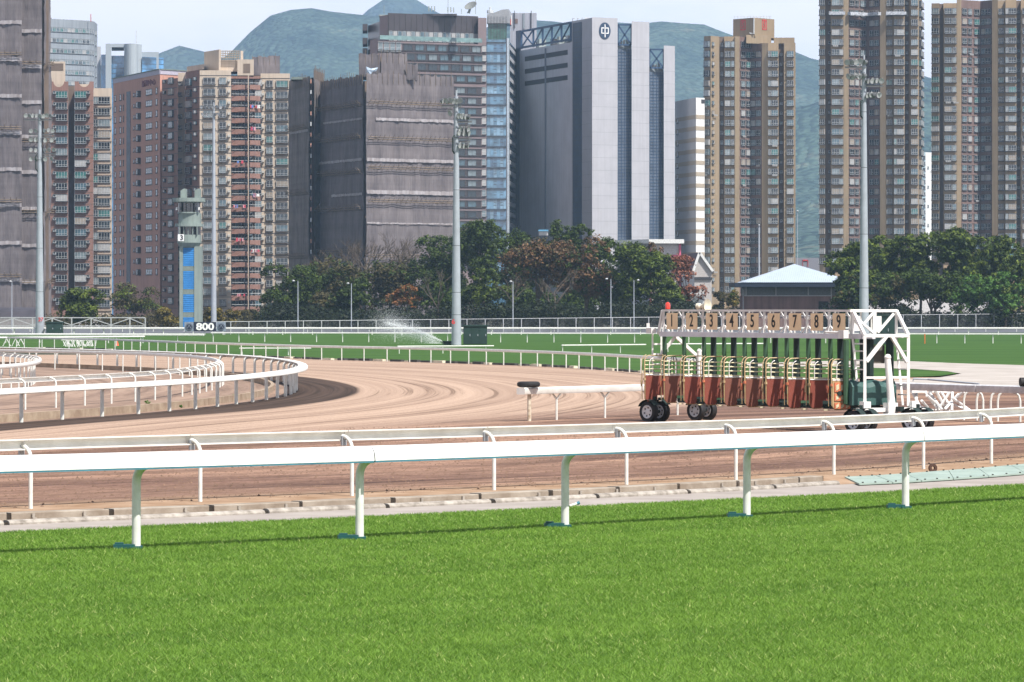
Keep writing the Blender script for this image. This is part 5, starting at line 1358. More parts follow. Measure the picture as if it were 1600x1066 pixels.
# repair platform with pale netting wrapped round the upper floors
for (a, b_, ya, yb) in ((1295, 1320, 0.3, 0.3), (1324, 1356, 0.9, 5.8), (1356, 1377, 5.8, 1.6), (1384, 1415.5, 0.3, 0.3)):
    B.boxes((a, y + ya), (b_, y + yb), [(0, 1, Z(23.5, y), Z(18.5, y), 0.1, 1.3)], mat('platform_net', (0.42, 0.44, 0.48), 0.9, 0.3, 2.0), 'repair_platform', None)
    B.boxes((a, y + ya), (b_, y + yb), [(0.02 + k / 12, 0.03 + k / 12, Z(18.5, y), Z(14, y), 0.9, 1.0) for k in range(12)], M_brnr, 'bamboo_pole')

y = 1185
B = tan_tower('tower_block', 'tan residential tower at the right edge of the picture', 1455, y, [Z(4.5, y), Z(-1, y)], [
    (1455.5, 1468.0, 2.5, 1.5, M_tanw, [(0.5, 11.0)], 0, {}),
    (1468.0, 1474.0, 3.8, 3.8, M_brnr, [], 0, {}),
    (1474.0, 1495.0, 1.5, 1.5, M_tan2, [(0.34, 11.0), (0.80, 6.0)], 0, dict(proj=0.7)),
    (1495.0, 1502.0, 1.4, 1.4, M_tanw, [], 1, {}),
    (1502.0, 1532.0, 2.2, 7.0, M_brn, [(0.14, 7.0), (0.42, 5.5), (0.78, 8.0)], 1, dict(bands=M_brn, proj=0.3, cols=2)),
    (1532.0, 1550.0, 7.0, 3.0, M_brn, [(0.28, 5.0), (0.72, 7.5)], 1, dict(bands=M_brn, proj=0.3, cols=2)),
    (1550.0, 1559.0, 2.0, 1.0, M_tanw, [], 1, {}),
    (1559.0, 1571.0, 3.0, 3.0, M_tanw, [(0.42, 8.0)], 1, dict(cols=2, proj=0.3)),
    (1571.0, 1588.0, 1.5, 1.5, M_tan2, [(0.10, 2.4), (0.62, 12.0)], 1, dict(proj=0.7)),
    (1588.0, 1595.0, 4.8, 4.8, M_brnr, [(0.5, 2.5)], 1, dict(cols=1, h=0.8, proj=0.1)),
    (1595.0, 1612.0, 2.0, 2.0, M_tan2, [(0.5, 12.0)], 1, dict(proj=0.5)),
    (1612.0, 1640.0, 2.0, 8.0, M_tanw, [(0.3, 6.0), (0.75, 6.0)], 1, {}),
    ], 17.0, 15.3, 26)

# --- cream and brown apartment block ----------------------------------------------------
y = 1049; yr = 1059
B = Bld('apartment_block', 'cream and brown apartment block with stacked balconies, left of centre', 350, y, 'apartment block')
step = 17.32; dz = step * y / F
zsL = rows(126.8, step, y, 24); zsR = rows(131.3, step, 1060, 24)
B.body([(253, 1062), (278, 1053)], [M_brick], Z(123, 1056), back=1100)
B.body([(278.2, 1060), (290, 1060)], [M_crm], Z(113, 1058), back=1100)
B.body([(290.2, 1056), (312, 1049)], [M_brick], Z(110, y), back=1100)
B.body([(312, 1049), (361, 1049)], [M_crm], Z(110, y), back=1100, name='wall')
B.body([(361.2, 1056), (407, 1058)], [M_brnr], Z(118, 1056), back=1100, name='balcony_wall')
B.body([(407.2, 1060), (453, 1060)], [M_crm], Z(115, 1060), back=1100)
B.windows((253, 1062), (278, 1053), [0.62], [z + 0.5 for z in zsL], 2.4, 1.4, proj=0.5, cols=2)
B.windows((253, 1062), (278, 1053), [0.22], [z + 0.5 for z in zsL], 0.8, 0.6, proj=0.5, cols=1, glass=[6])
B.windows((278.2, 1060), (290, 1060), [0.2], [z for z in zsL], 1.3, 0.8, proj=0.6, cols=1, glass=[6, 0])
B.windows((290.2, 1056), (312, 1049), [0.28], zsL, 2.6, 1.6, proj=0.7, cols=2)
B.windows((290.2, 1056), (312, 1049), [0.74], [z + 0.7 for z in zsL], 0.9, 0.7, proj=0.6, cols=1, glass=[2, 4])
B.windows((312, 1049), (361, 1049), [0.31], zsL, 2.95, 1.55, proj=0.35, cols=3, transom=0.3)
B.windows((312, 1049), (361, 1049), [0.735], zsL, 1.75, 1.55, proj=0.35, cols=2, transom=0.3)
B.windows((407.2, 1060), (453, 1060), [0.305], zsR, 1.65, 1.55, proj=0.35, cols=2, transom=0.3)
B.windows((407.2, 1060), (453, 1060), [0.735], zsR, 2.95, 1.55, proj=0.35, cols=3, transom=0.3)
for A_, B_, zs in (((312, 1049), (361, 1049), zsL), ((407.2, 1060), (453, 1060), zsR)):
    B.boxes(A_, B_, [(0, 1, z - 1.42, z - 1.30, 0.0, 0.07) for z in zs] + [(0, 1, zs[0] + 1.35, zs[0] + 1.47, 0, 0.07)], M_slate, 'floor_line')
    B.boxes(A_, B_, [((0.90 if A_[0] < 400 else 0.05), (0.97 if A_[0] < 400 else 0.12), z - 0.15, z + 0.45, 0.0, 0.7) for z in zs], M_ac, 'air_conditioner')
for A_, B_ in (((253, 1062), (278, 1053)), ((290.2, 1056), (312, 1049))):
    B.boxes(A_, B_, [(0, 1, z - 1.42, z - 1.30, 0.0, 0.07) for z in zsL], M_slate, 'floor_line')
# balconies: brown curved parapet per flat, dark opening, rails and washing
zB = [z + 0.0 for z in rows(127.5, step, 1052, 24)]
M_lau = [mat('laundry_white', (0.7, 0.7, 0.7), 0.8), mat('laundry_red', (0.5, 0.05, 0.08), 0.8), mat('laundry_blue', (0.1, 0.2, 0.5), 0.8), mat('laundry_pink', (0.6, 0.3, 0.35), 0.8)]
for i, z in enumerate(zB):
    for (a, b_, nm) in ((361.5, 387, 0), (388.8, 406.8, 1)):
        A_, B_ = P2(a, 1052), P2(b_, 1053); d, nn, L, ang = face_frame(A_, B_); q = MB(); n = 6; vs = []
        for k in range(n + 1):
            t = k / n; bulge = 0.9 * math.sin(math.pi * (t * 0.5 if nm == 0 else 0.5 + t * 0.5)); p = A_ + d * (L * t) + nn * bulge
            vs += [(p.x, p.y, z - 2.0), (p.x, p.y, z - 0.85), (p.x - nn.x * 0.2, p.y - nn.y * 0.2, z - 0.85)]
        q.add(vs, [f for k in range(n) for f in ((3 * k, 3 * k + 3, 3 * k + 4, 3 * k + 1), (3 * k + 1, 3 * k + 4, 3 * k + 5, 3 * k + 2))])
        q.obox(A_ + d * L / 2 - nn * 1.2 + Vector((0, 0, z - 2.05)), d * L, nn * 3.4, (0, 0, 0.12))
        par = q.build('balcony', M_brick, B.root)
        r_ = MB(); r_.beam(A_ + nn * 0.7 + Vector((0, 0, z - 0.35)), B_ + nn * 0.3 + Vector((0, 0, z - 0.35)), 0.09)
        r_.build('balcony_rail', M_wf, par)
        if random.random() < 0.22:
            for k in range(random.randint(2, 5)):
                t = random.uniform(0.1, 0.8); l_ = MB(); l_.obox(A_ + d * L * t + nn * 1.05 + Vector((0, 0, z - 0.75)), d * random.uniform(0.35, 0.8), nn * 0.04, (0, 0, random.uniform(0.6, 1.0))); l_.build('laundry', random.choice(M_lau), par)
B.windows((361.2, 1056), (407, 1058), [0.12], [z for z in zB], 1.6, 1.5, proj=0.9, cols=2)
B.windows((361.2, 1056), (407, 1058), [0.40], [z for z in zB], 2.6, 1.5, proj=0.1, cols=3, glass=[0, 1, 2, 6, 6])
B.windows((361.2, 1056), (407, 1058), [0.66], [z for z in zB], 1.2, 1.5, proj=0.1, cols=2, glass=[0, 1, 2, 6, 6])
B.windows((361.2, 1056), (407, 1058), [0.90], [z for z in zB], 1.7, 1.5, proj=0.9, cols=2)
B.boxes((361.2, 1051.5), (407, 1051.5), [(0.575, 0.60, 0, Z(114, y), 0, 0.4)], M_crm, 'pier', None)
B.body([(361.2, 1053), (407, 1054)], [M_brick], Z(118, y), z0=Z(121.5, y), depth=6, name='fascia')
# roof blocks
B.body([(292, 1062), (319, 1050)], [M_crm], Z(103, 1058), z0=Z(110.2, 1056), depth=20, name='roof_block')
B.body([(319, 1062), (342, 1052), (345, 1052)], [M_crm, M_crm], Z(77.5, 1052), z0=Z(111, 1052), depth=14, name='roof_block')
B.body([(345, 1055), (371, 1055)], [M_crm], Z(93.5, 1055), z0=Z(112, 1055), depth=12, name='roof_block')
B.body([(371, 1053.5), (396.5, 1053.5)], [M_crm], Z(93, 1053.5), z0=Z(118, 1053.5), depth=12, name='roof_block')
B.boxes((371, 1053.5), (396.5, 1053.5), [(0.36, 0.78, Z(112.5, y), Z(98, y), 0.0, 0.06)], M_brnr, 'opening', None)
B.body([(376, 1058), (380, 1058)], [M_crm], Z(78.5, 1055), z0=Z(93.5, 1055), depth=4, name='roof_block')
q = MB()
for k in range(9): q.tube(W(345 + k * 3.5, 93, 1054), W(345 + k * 3.5, 79, 1054), 0.1, n=4)
for k in range(4): q.tube(W(345, 80 + k * 3.5, 1054), W(375, 80 + k * 3.5, 1054), 0.1, n=4)
q.build('scaffold_pole', mat('scaffold_tan', (0.34, 0.27, 0.19), 0.9), B.root, kind='stuff')

# --- brown apartment block at the left ---------------------------------------------------
y = 1011
B = Bld('apartment_block', 'narrow red-brown apartment block with scalloped parapet, beside the netted building', 125, y, 'apartment block')
B.body([(77, y), (106.5, y)], [M_brick], Z(140, y)); B.body([(106.7, y + 5), (116.5, y + 5)], [M_brnr], Z(133, y), depth=17); B.body([(116.7, y), (146, y)], [M_brick], Z(140, y))
B.body([(146.2, y + 3), (175, y + 3)], [M_crm], Z(137, y), depth=19); B.body([(77, y + 6), (102, y + 6)], [M_crm], Z(94, y), z0=Z(141, y), depth=10, name='roof_block')
B.boxes((77, y + 6), (102, y + 6), [(0.05, 0.88, Z(108, y), Z(97, y), 0.0, 0.08)], M_brnr, 'opening', None)
for x0 in (77, 116.7):    # scalloped parapets: wall with a half-round bite
    x1 = x0 + 29.4; xc, rr = (x0 + x1) / 2, 8.5; k_ = y / F
    top = Z(127.5, y); pts = [(X(x0, y), Z(140, y)), (X(x1, y), Z(140, y)), (X(x1, y), top)]
    pts += [(X(xc, y) + rr * k_ * math.cos(t), top - rr * 1.02 * k_ * math.sin(t)) for t in [math.pi * j / 12 for j in range(13)]] + [(X(x0, y), top)]
    q = MB(); n = len(pts); q.add([(a, y, b_) for a, b_ in pts] + [(a, y + 0.6, b_) for a, b_ in pts], [tuple(range(n)), tuple(range(2 * n - 1, n - 1, -1))] + [(j, n + j, n + (j + 1) % n, (j + 1) % n) for j in range(n)])
    fix_normals(q.build('parapet', M_brick, B.root))
    q = MB(); q.box(X(x0 + 3, y), X(x1 - 3, y), y + 1.5, y + 2, Z(141, y), Z(131, y)); q.build('parapet_infill', M_crm, B.root)
zs = rows(147.8, 17.95, y, 22)
B.windows((77, y), (106.5, y), [0.66], zs, 2.75, 1.55, proj=0.45, cols=4, transom=0.28); B.windows((77, y), (106.5, y), [0.28], [z + 0.5 for z in zs], 0.7, 0.6, proj=0.5, cols=1, glass=[6])
B.windows((116.7, y), (146, y), [0.32], zs, 2.75, 1.55, proj=0.45, cols=4, transom=0.28); B.windows((116.7, y), (146, y), [0.72], [z + 0.5 for z in zs], 0.7, 0.6, proj=0.5, cols=1, glass=[6])
zs2 = rows(156, 17.7, y, 22)
B.windows((146.2, y + 3), (175, y + 3), [0.58], zs2, 2.8, 1.6, proj=0.3, cols=4, transom=0.3); B.windows((146.2, y + 3), (175, y + 3), [0.12], zs2, 1.1, 1.6, proj=0.5, cols=2)
B.boxes((146.2, y + 3), (175, y + 3), [(0.02, 0.98, z - 1.75, z - 1.05, 0, 0.25) for z in zs2], mat('ledge_tan', (0.42, 0.33, 0.26), 0.9), 'spandrel')
B.boxes((77, y), (146, y), [(0, 0.428, z - 1.5, z - 1.42, 0, 0.05) for z in zs] + [(0.575, 1, z - 1.5, z - 1.42, 0, 0.05) for z in zs], M_brnr, 'floor_line')

# --- pink tiled office block with lettering ---------------------------------------------
yr, yl = 1100, 1146
B = Bld('office_block', 'pink tiled office block with large characters near its roof edge', 215, 1120, 'office block')
zt = Z(109, yr)
B.body([(177, yl), (250, yr), (292, yr + 8)], [M_pink, M_pink], zt, depth=30)
B.boxes((177, yl), (250, yr), [(0, 1, zt - 1.2, zt, 0.003, 0.12)], mat('band_lilac', (0.42, 0.40, 0.48), 0.8), 'coping', None)
B.boxes((250, yr), (292, yr + 8), [(0, 1, zt - 1.2, zt, 0.003, 0.12)], mat('band_lilac', (0.42, 0.40, 0.48), 0.8), 'coping', None)
B.boxes((177, yl), (250, yr), [(0, 1, zt, zt + 0.25, -0.5, 0.3)], M_tg2, 'roof_edge', None); B.boxes((250, yr), (292, yr + 8), [(0, 1, zt, zt + 0.25, -0.5, 0.3)], M_tg2, 'roof_edge', None)
a, b_ = P2(177, yl), P2(250, yr); d, nn, L, ang = face_frame(a, b_)
def onp(px):   # fraction along the oblique face for a picture column
    t = (px - 177) / (250 - 177); lo, hi = 0, 1
    for _ in range(30):
        m_ = (lo + hi) / 2; p = a + d * L * m_; q = 800 + F * p.x / p.y
        if q < px: lo = m_
        else: hi = m_
    return lo
zp = [zt - 5.4 - 3.0 * k for k in range(18)]; zp = [z for z in zp if z > 12]
sc_w = L / (73 * 1120 / F)
for px_, w_, h_ in ((180.5, 3.2, 1.5), (188.5, 3.4, 1.5), (193.3, 1.2, 1.4), (245, 3.4, 1.5), (233, 13, 1.4)):
    B.windows((177, yl), (250, yr), [onp(px_)], zp, w_ * 0.17 * sc_w * 0.72, h_, proj=0.08, cols=3 if w_ > 8 else 1, transom=0.5, glass=[0, 6, 1, 0], frame=M_wfd)
B.windows((177, yl), (250, yr), [onp(209.5), onp(213)], zp, 1.2, 0.8, proj=0.05, cols=1, glass=[6], frame=M_wfd)
B.windows((177, yl), (250, yr), [onp(219)], zp, 1.4, 1.4, proj=0.9, cols=1, glass=[6, 0], frame=M_wfd)
B.boxes((177, yl), (250, yr), [(onp(198), onp(204), 0, zt - 4.2, 0.003, 0.10)], mat('glass_navy', (0.03, 0.045, 0.08), 0.5, 0.3, 0.5, spec=0.3), 'glass_strip', None)
B.boxes((177, yl), (250, yr), [(onp(198), onp(204), z, z + 0.12, 0.10, 0.18) for z in np.arange(10, zt - 4.5, 1.5)], M_wfd, 'glazing_bar')
for k, ch in enumerate('新貿中心'):
    px_ = 225.0 + k * 5.4; p = a + d * L * onp(px_) + nn * 0.12
    try: inst('lettering', text_mesh(ch, 1.75 if k != 0 else 1.9, mat('letter_maroon', (0.16, 0.03, 0.05), 0.7), 0.06, 0.02, 2.1), B.root, (p.x, p.y, zt - 3.05), ang)
    except Exception: pass
B.windows((250, yr), (292, yr + 8), [0.12], zp[:2], 0.5, 0.4, proj=0.1, cols=1)

# --- netted buildings ---------------------------------------------------------------------
def net_material(name, c1, c2, line):
    m = bpy.data.materials.new(name); n, l, b = nodes_of(m)
    t = n.new('ShaderNodeTexCoord')
    def ns(scl, sc, det):
        mp = n.new('ShaderNodeMapping'); mp.inputs['Scale'].default_value = scl; l.new(t.outputs['Object'], mp.inputs[0])
        z = n.new('ShaderNodeTexNoise'); z.inputs['Scale'].default_value = sc; z.inputs['Detail'].default_value = det; z.inputs['Roughness'].default_value = 0.65; l.new(mp.outputs[0], z.inputs[0]); return z.outputs[0]
    a = ns((0.42, 0.42, 0.03), 1.0, 7); f = ns((3.2, 3.2, 0.16), 1.2, 5); h = ns((0.03, 0.03, 1.0), 0.55, 5); sp = ns((0.5, 0.5, 0.16), 0.8, 7)
    r = n.new('ShaderNodeValToRGB'); r.color_ramp.elements[0].position = 0.36; r.color_ramp.elements[0].color = (*c1, 1); r.color_ramp.elements[1].position = 0.64; r.color_ramp.elements[1].color = (*c2, 1)
    e = n.new('ShaderNodeMath'); e.operation = 'MULTIPLY_ADD'; e.inputs[1].default_value = 0.40; l.new(f, e.inputs[0])
    e2 = n.new('ShaderNodeMath'); e2.operation = 'MULTIPLY'; e2.inputs[1].default_value = 0.32; l.new(a, e2.inputs[0]); e3 = n.new('ShaderNodeMath'); e3.operation = 'MULTIPLY_ADD'; e3.inputs[1].default_value = 0.28; l.new(h, e3.inputs[0]); l.new(e2.outputs[0], e3.inputs[2]); l.new(e3.outputs[0], e.inputs[2])
    l.new(e.outputs[0], r.inputs[0])
    x = n.new('ShaderNodeMixRGB'); x.blend_type = 'MULTIPLY'; x.inputs[0].default_value = 0.55; l.new(r.outputs[0], x.inputs[1])
    r2 = n.new('ShaderNodeValToRGB'); r2.color_ramp.elements[0].position = 0.40; r2.color_ramp.elements[0].color = (0.6, 0.6, 0.64, 1); r2.color_ramp.elements[1].position = 0.55; r2.color_ramp.elements[1].color = (1, 1, 1, 1); l.new(sp, r2.inputs[0]); l.new(r2.outputs[0], x.inputs[2])
    l.new(x.outputs[0], b.inputs['Base Color']); b.inputs['Roughness'].default_value = 0.9; b.inputs['Specular IOR Level'].default_value = 0.1
    bp = n.new('ShaderNodeBump'); bp.inputs['Strength'].default_value = 0.4; bp.inputs['Distance'].default_value = 0.12; l.new(f, bp.inputs['Height']); l.new(bp.outputs[0], b.inputs['Normal'])
    return m
M_net = net_material('net_brown_grey', (0.105, 0.092, 0.097), (0.225, 0.200, 0.205), None)
M_netb = mat('net_white_band', (0.42, 0.40, 0.42), 0.9, 0.2, 0.6, col2=(0.24, 0.21, 0.21), stretch=(2.5, 2.5, 0.3), detail=6)
M_bam = mat('bamboo', (0.20, 0.15, 0.105), 0.8, 0.2, 0.5)
def net_face(B, A_, B_, levels, amp=0.14, white=(), poles=True, seed=0, m=None, top_uneven=0.6):
    """sheets of net between consecutive levels (z, top to bottom); each sheet a part with folds"""
    a, b_ = P2(*A_), P2(*B_); d, nn, L, ang = face_frame(a, b_); r = np.random.RandomState(seed)
    nxs = max(8, int(L / 0.45))
    for i in range(len(levels) - 1):
        zt_, zb_ = levels[i], levels[i + 1]; nz_ = max(2, int((zt_ - zb_) / 1.2)); q = MB(); vs = []
        ph = r.rand(nxs + 1) * 2 - 1; ph2 = np.convolve(r.rand(nxs + 7) * 2 - 1, np.ones(5) / 5, 'same')[:nxs + 1]
        for k in range(nz_ + 1):
            tz = k / nz_; swell = 0.25 * math.sin(math.pi * tz) + 0.2 * tz
            for j in range(nxs + 1):
                o_ = amp * (0.5 * ph[j] * (0.3 + 0.7 * tz) + 1.4 * ph2[j]) + swell * 0.5 + 0.05 * r.randn() + 0.35
                p = a + d * (L * j / nxs) + nn * o_; z = zt_ + (zb_ - zt_) * tz + (top_uneven * r.rand() if (k == 0 and i == 0) else 0.08 * r.randn())
                vs.append((p.x, p.y, z))
        q.add(vs, [(k * (nxs + 1) + j, (k + 1) * (nxs + 1) + j, (k + 1) * (nxs + 1) + j + 1, k * (nxs + 1) + j + 1) for k in range(nz_) for j in range(nxs)])
        q.build('net_sheet', m or M_net, B.root, smooth=True)
    for (z0, z1, f0, f1) in white:
        q = MB(); vs = []; nb = max(6, int(L * (f1 - f0) / 0.5))
        for j in range(nb + 1):
            f = f0 + (f1 - f0) * j / nb; p = a + d * (L * f) + nn * (0.80 + 0.04 * r.randn())
            for z in (z0, (z0 + z1) / 2, z1): vs.append((p.x + nn.x * 0.03 * r.randn(), p.y, z + (0.05 * r.randn())))
        q.add(vs, [(3 * j + k, 3 * j + k + 1, 3 * j + k + 4, 3 * j + k + 3) for j in range(nb) for k in range(2)]); q.build('net_band', M_netb, B.root, smooth=True)
    if poles:
        q = MB()
        for z in levels[:-1]:
            if z == levels[0]: continue
            for k in range(2): q.tube(a + nn * 1.25 + Vector((0, 0, z + 0.3 - 0.5 * k)), b_ + nn * 1.25 + Vector((0, 0, z + 0.3 - 0.5 * k)), 0.09, n=4)
            for k in range(int(L / 1.3)):
                p = a + d * (k * 1.3 + 0.6); q.tube(p + nn * 0.4 + Vector((0, 0, z - 0.6)), p + nn * 1.7 + Vector((0, 0, z + 0.9)), 0.06, n=4)
        for k in range(int(L / 1.5) + 1):
            p = a + d * min(L, k * 1.5) + nn * 0.6; q.tube(p + Vector((0, 0, levels[0] - 2)), p + Vector((0, 0, levels[0] + r.uniform(0.3, 1.4))), 0.05, n=4)
        q.build('bamboo_pole', M_bam, B.root, kind='stuff')
# left edge
y = 900
B = Bld('scaffolded_building', 'high building wrapped in grey-brown netting, cut by the left edge', 10, y, 'building under repair')
B.body([(-80, y + 3), (34, y + 3), (34.2, y + 6), (76, y + 6)], [M_brnr] * 3, Z(-70, y), depth=25)
lv = [Z(q, y) for q in (-60, 34, 84, 149, 200, 261, 314, 379, 431, 500)]
net_face(B, (-80, y + 2), (34.5, y + 2), [Z(q, y) for q in (-60, 84, 200, 314, 431, 520)], white=[(Z(q + 3, y), Z(q - 2.5, y), 0.0, 1.0) for q in (34, 92, 149, 207, 264, 320, 379, 437)], seed=1)
net_face(B, (34.5, y + 5), (66, y + 5), [Z(q, y) for q in (-60, 97, 219, 330, 440, 520)], white=[(Z(q + 3, y), Z(q - 2.5, y), 0.0, 1.0) for q in (46, 102, 158, 212, 268, 325, 383, 441)], seed=2)
net_face(B, (66, y + 5), (76.3, y + 9), [Z(q, y) for q in (-60, 97, 219, 330, 440, 520)], seed=3, amp=0.4)
# centre
y = 950
B = Bld('scaffolded_building', 'lower netted building left of the central mast, dark left side', 600, y, 'building under repair')
M_netd = net_material('net_dark', (0.12, 0.105, 0.10), (0.27, 0.235, 0.22), None)
B.body([(503, y + 30), (570, y + 2.5), (706, y + 17)], [M_brnr, M_brnr], Z(126, y), depth=25)
net_face(B, (503, y + 28), (570.5, y), [Z(q, y) for q in (119, 163, 214, 268, 325, 392, 500)], seed=4, white=[(Z(187, y), Z(184, y), 0.1, 1), (Z(251, y), Z(247, y), 0.0, 1), (Z(305, y), Z(301, y), 0.3, 1)])
net_face(B, (570.5, y), (707, y + 15), [Z(q, y) for q in (116.5, 160, 216, 262, 314, 400, 500)], seed=5, white=[(Z(188, y), Z(183.5, y), 0.1, 0.99), (Z(252, y), Z(247, y), 0, 1), (Z(303, y), Z(297, y), 0, 1), (Z(349.5, y), Z(347.5, y), 0, 0.98)])
B.body([(562, y + 6), (594, y + 6), (634, y + 9)], [M_brnr] * 2, Z(86, y), z0=Z(118, y), depth=10, name='roof_block'); B.body([(634, y + 8), (652, y + 8)], [M_brnr], Z(101, y), z0=Z(122, y), depth=8, name='roof_block')
net_face(B, (561, y + 5), (594, y + 5), [Z(q, y) for q in (85, 118)], seed=6, poles=True); net_face(B, (594, y + 5), (635, y + 8), [Z(q, y) for q in (83, 120)], seed=7); net_face(B, (635, y + 7), (653, y + 7), [Z(q, y) for q in (100, 123)], seed=8)
q = MB(); q.add([W(572, 104, y + 3), W(580, 107.5, y + 2.2), W(591, 105.5, y + 2.5), W(588, 111, y + 2.5), W(581, 114, y + 2), W(579, 117, y + 2), W(571.5, 116, y + 3), W(574, 109, y + 2.5), W(583, 110, y + 1.8)], [(0, 1, 7), (1, 2, 8), (2, 3, 8), (7, 1, 8), (7, 8, 4), (8, 3, 4), (7, 4, 5), (7, 5, 6), (0, 7, 6)])
q.build('tarpaulin', mat('tarp_pale_blue', (0.50, 0.62, 0.75), 0.6), B.root)
y = 975
B = Bld('scaffolded_building', 'dark netted slab between the cream block and the lower netted building', 470, y, 'building under repair')
B.body([(453.5, y + 25), (486.5, y + 4), (487.2, y), (502, y + 22)], [M_brnr, M_brnr, M_brick], Z(121, y), depth=25)
net_face(B, (453.5, y + 22), (486, y + 2), [Z(q, y) for q in (121, 199, 300, 400, 500)], seed=9, m=M_netd, white=[(Z(205, y), Z(201, y), 0.1, 1)]); net_face(B, (487.5, y - 1), (503, y + 20), [Z(q, y) for q in (110, 214, 325, 500)], seed=10, m=M_netd)
for k in range(18):
    q = MB(); q.box(X(485.6, y), X(487.4, y), y - 2.2, y - 1.2, Z(125 + k * 16.6 + 6, y), Z(125 + k * 16.6, y)); q.build('bare_column', [M_pink, M_wf, M_brick][k % 3], B.root)
B.body([(455, y + 8), (486, y + 8)], [M_tg2], Z(117.5, y), z0=Z(121.5, y), depth=8, name='roof_edge')
y = 1075
B = Bld('scaffolded_building', 'small netted rooftop structure behind the cream block roof', 415, y, 'building under repair')
B.body([(395, y + 2), (436, y + 2)], [M_brnr], Z(91, y), depth=10); net_face(B, (394, y), (437, y + 1), [Z(q, y) for q in (90, 118)], seed=11)

# --- brown stone office with ribbon windows ---------------------------------------------
y = 1085
M_gran = mat('granite_brown', (0.195, 0.15, 0.155), 0.7, 0.08, 0.2); M_grand = mat('granite_dark', (0.05, 0.042, 0.046), 0.35, 0.1, 0.3, spec=0.6)
B = Bld('office_block', 'brown stone office block with ribbon windows and a satellite dish on top', 670, y, 'office block')
yr = y + 15
def oy(px): return y + (px - 590) / (760 - 590) * 15
B.body([(590, y), (753, oy(753))], [M_gran], Z(64, y), depth=30); 
B.body([(606, oy(606) + 3), (747, oy(747) + 3)], [M_grand], Z(18.5, y), z0=Z(64.2, y), depth=26, name='crown')
B.body([(747, oy(747) + 1), (760, oy(760) + 1)], [M_gran], Z(21.5, y), depth=28, name='stair_tower')
B.body([(593, y + 8), (606, y + 3.2)], [M_gran], Z(22, y), z0=Z(64.5, y), depth=20, name='crown')
# dark side pieces stepping out at the left
B.body([(575, y + 30), (593, y + 14)], [M_grand], Z(28, y), z0=Z(90, y), depth=14, name='side_wing')
for (y0, y1) in ((28, 38.5), (50, 60), (66.5, 76.5)): B.body([(566.5, y + 24), (574.5, y + 24)], [M_grand], Z(y0, y), z0=Z(y1, y), depth=12, name='side_balcony')
B.body([(578, y + 8), (590, y + 1)], [M_gran], Z(60, y), depth=20, name='side_wing')
a, b_ = P2(590, y), P2(753, oy(753)); d, nn, L, ang = face_frame(a, b_)
FRb = lambda px_: (px_ - 590) / 163.0
# panels of the crown
for k in range(16):
    x0 = 607 + k * 8.7; B.boxes((606, oy(606) + 3), (747, oy(747) + 3), [((x0 - 606) / 141, (x0 + 8.3 - 606) / 141, Z(46, y) , Z(20.5, y), 0.02, 0.14)], M_grand, 'crown_panel', None)
for k in range(20):
    x0 = 607 + k * 7.0; q = window_mesh(6.4 * 0.176, (61 - 46.5) * 0.174, 0.1, 1, 0.42, [2, 4, 1, 2, 4][k % 5]); p = P2(x0 + 3.4, oy(x0 + 3.4) + 2.85)
    inst('window', q, B.root, (p.x, p.y, Z(54, y)), ang)
B.boxes((590, y), (753, oy(753)), [(0.02, 1.0, Z(61.5, y), Z(55, y), 0.1, 0.16)], glass('balustrade_glass', (0.16, 0.26, 0.26)), 'balustrade', None)
fl = [72.5, 87.2, 102.5, 119.5] + [138 + 16.3 * k for k in range(18)]
for i, py in enumerate(fl):
    z = Z(py, y); x0 = 629 if i == 0 else (632 if i < 3 else 640)
    xx = x0
    B.boxes((590, y), (753, oy(753)), [(FRb(x0 - 1), FRb(752), z - 0.85, z + 0.85, 0.003, 0.03)], M_grand, 'window_band', None)
    kk_ = 0
    while xx < 745:
        if not (i > 3 and xx < 702):
            p = a + d * (L * FRb(xx + 8)) + nn * 0.03; g = random.choice([0, 1, 1, 2, 0])
            inst('window', window_mesh(14.2 * 0.175, 1.45, 0.08, 2, 0.85, g, frame=M_wfd), B.root, (p.x, p.y, z), ang)
        xx += 17.8
    B.boxes((590, y), (753, oy(753)), [(FRb(590), FRb(753), z - 1.02, z - 0.86, 0.0, 0.22), (FRb(590), FRb(753), z + 0.86, z + 1.0, 0.0, 0.16)], M_slate, 'ledge')
    B.windows((747, oy(747) + 1), (760, oy(760) + 1), [0.55], [z + 0.3], 1.7, 1.55, proj=0.25, cols=1, transom=0.5, glass=[4, 4, 2])
for (x0, x1) in ((590.5, 598), (599, 608), (609, 617), (618, 626)):
    p = a + d * (L * FRb((x0 + x1) / 2)) + nn * 0.02; inst('window', window_mesh((x1 - x0) * 0.172, 2.4, 0.08, 1, 0.4, 2), B.root, (p.x, p.y, Z(72.5, y)), ang)
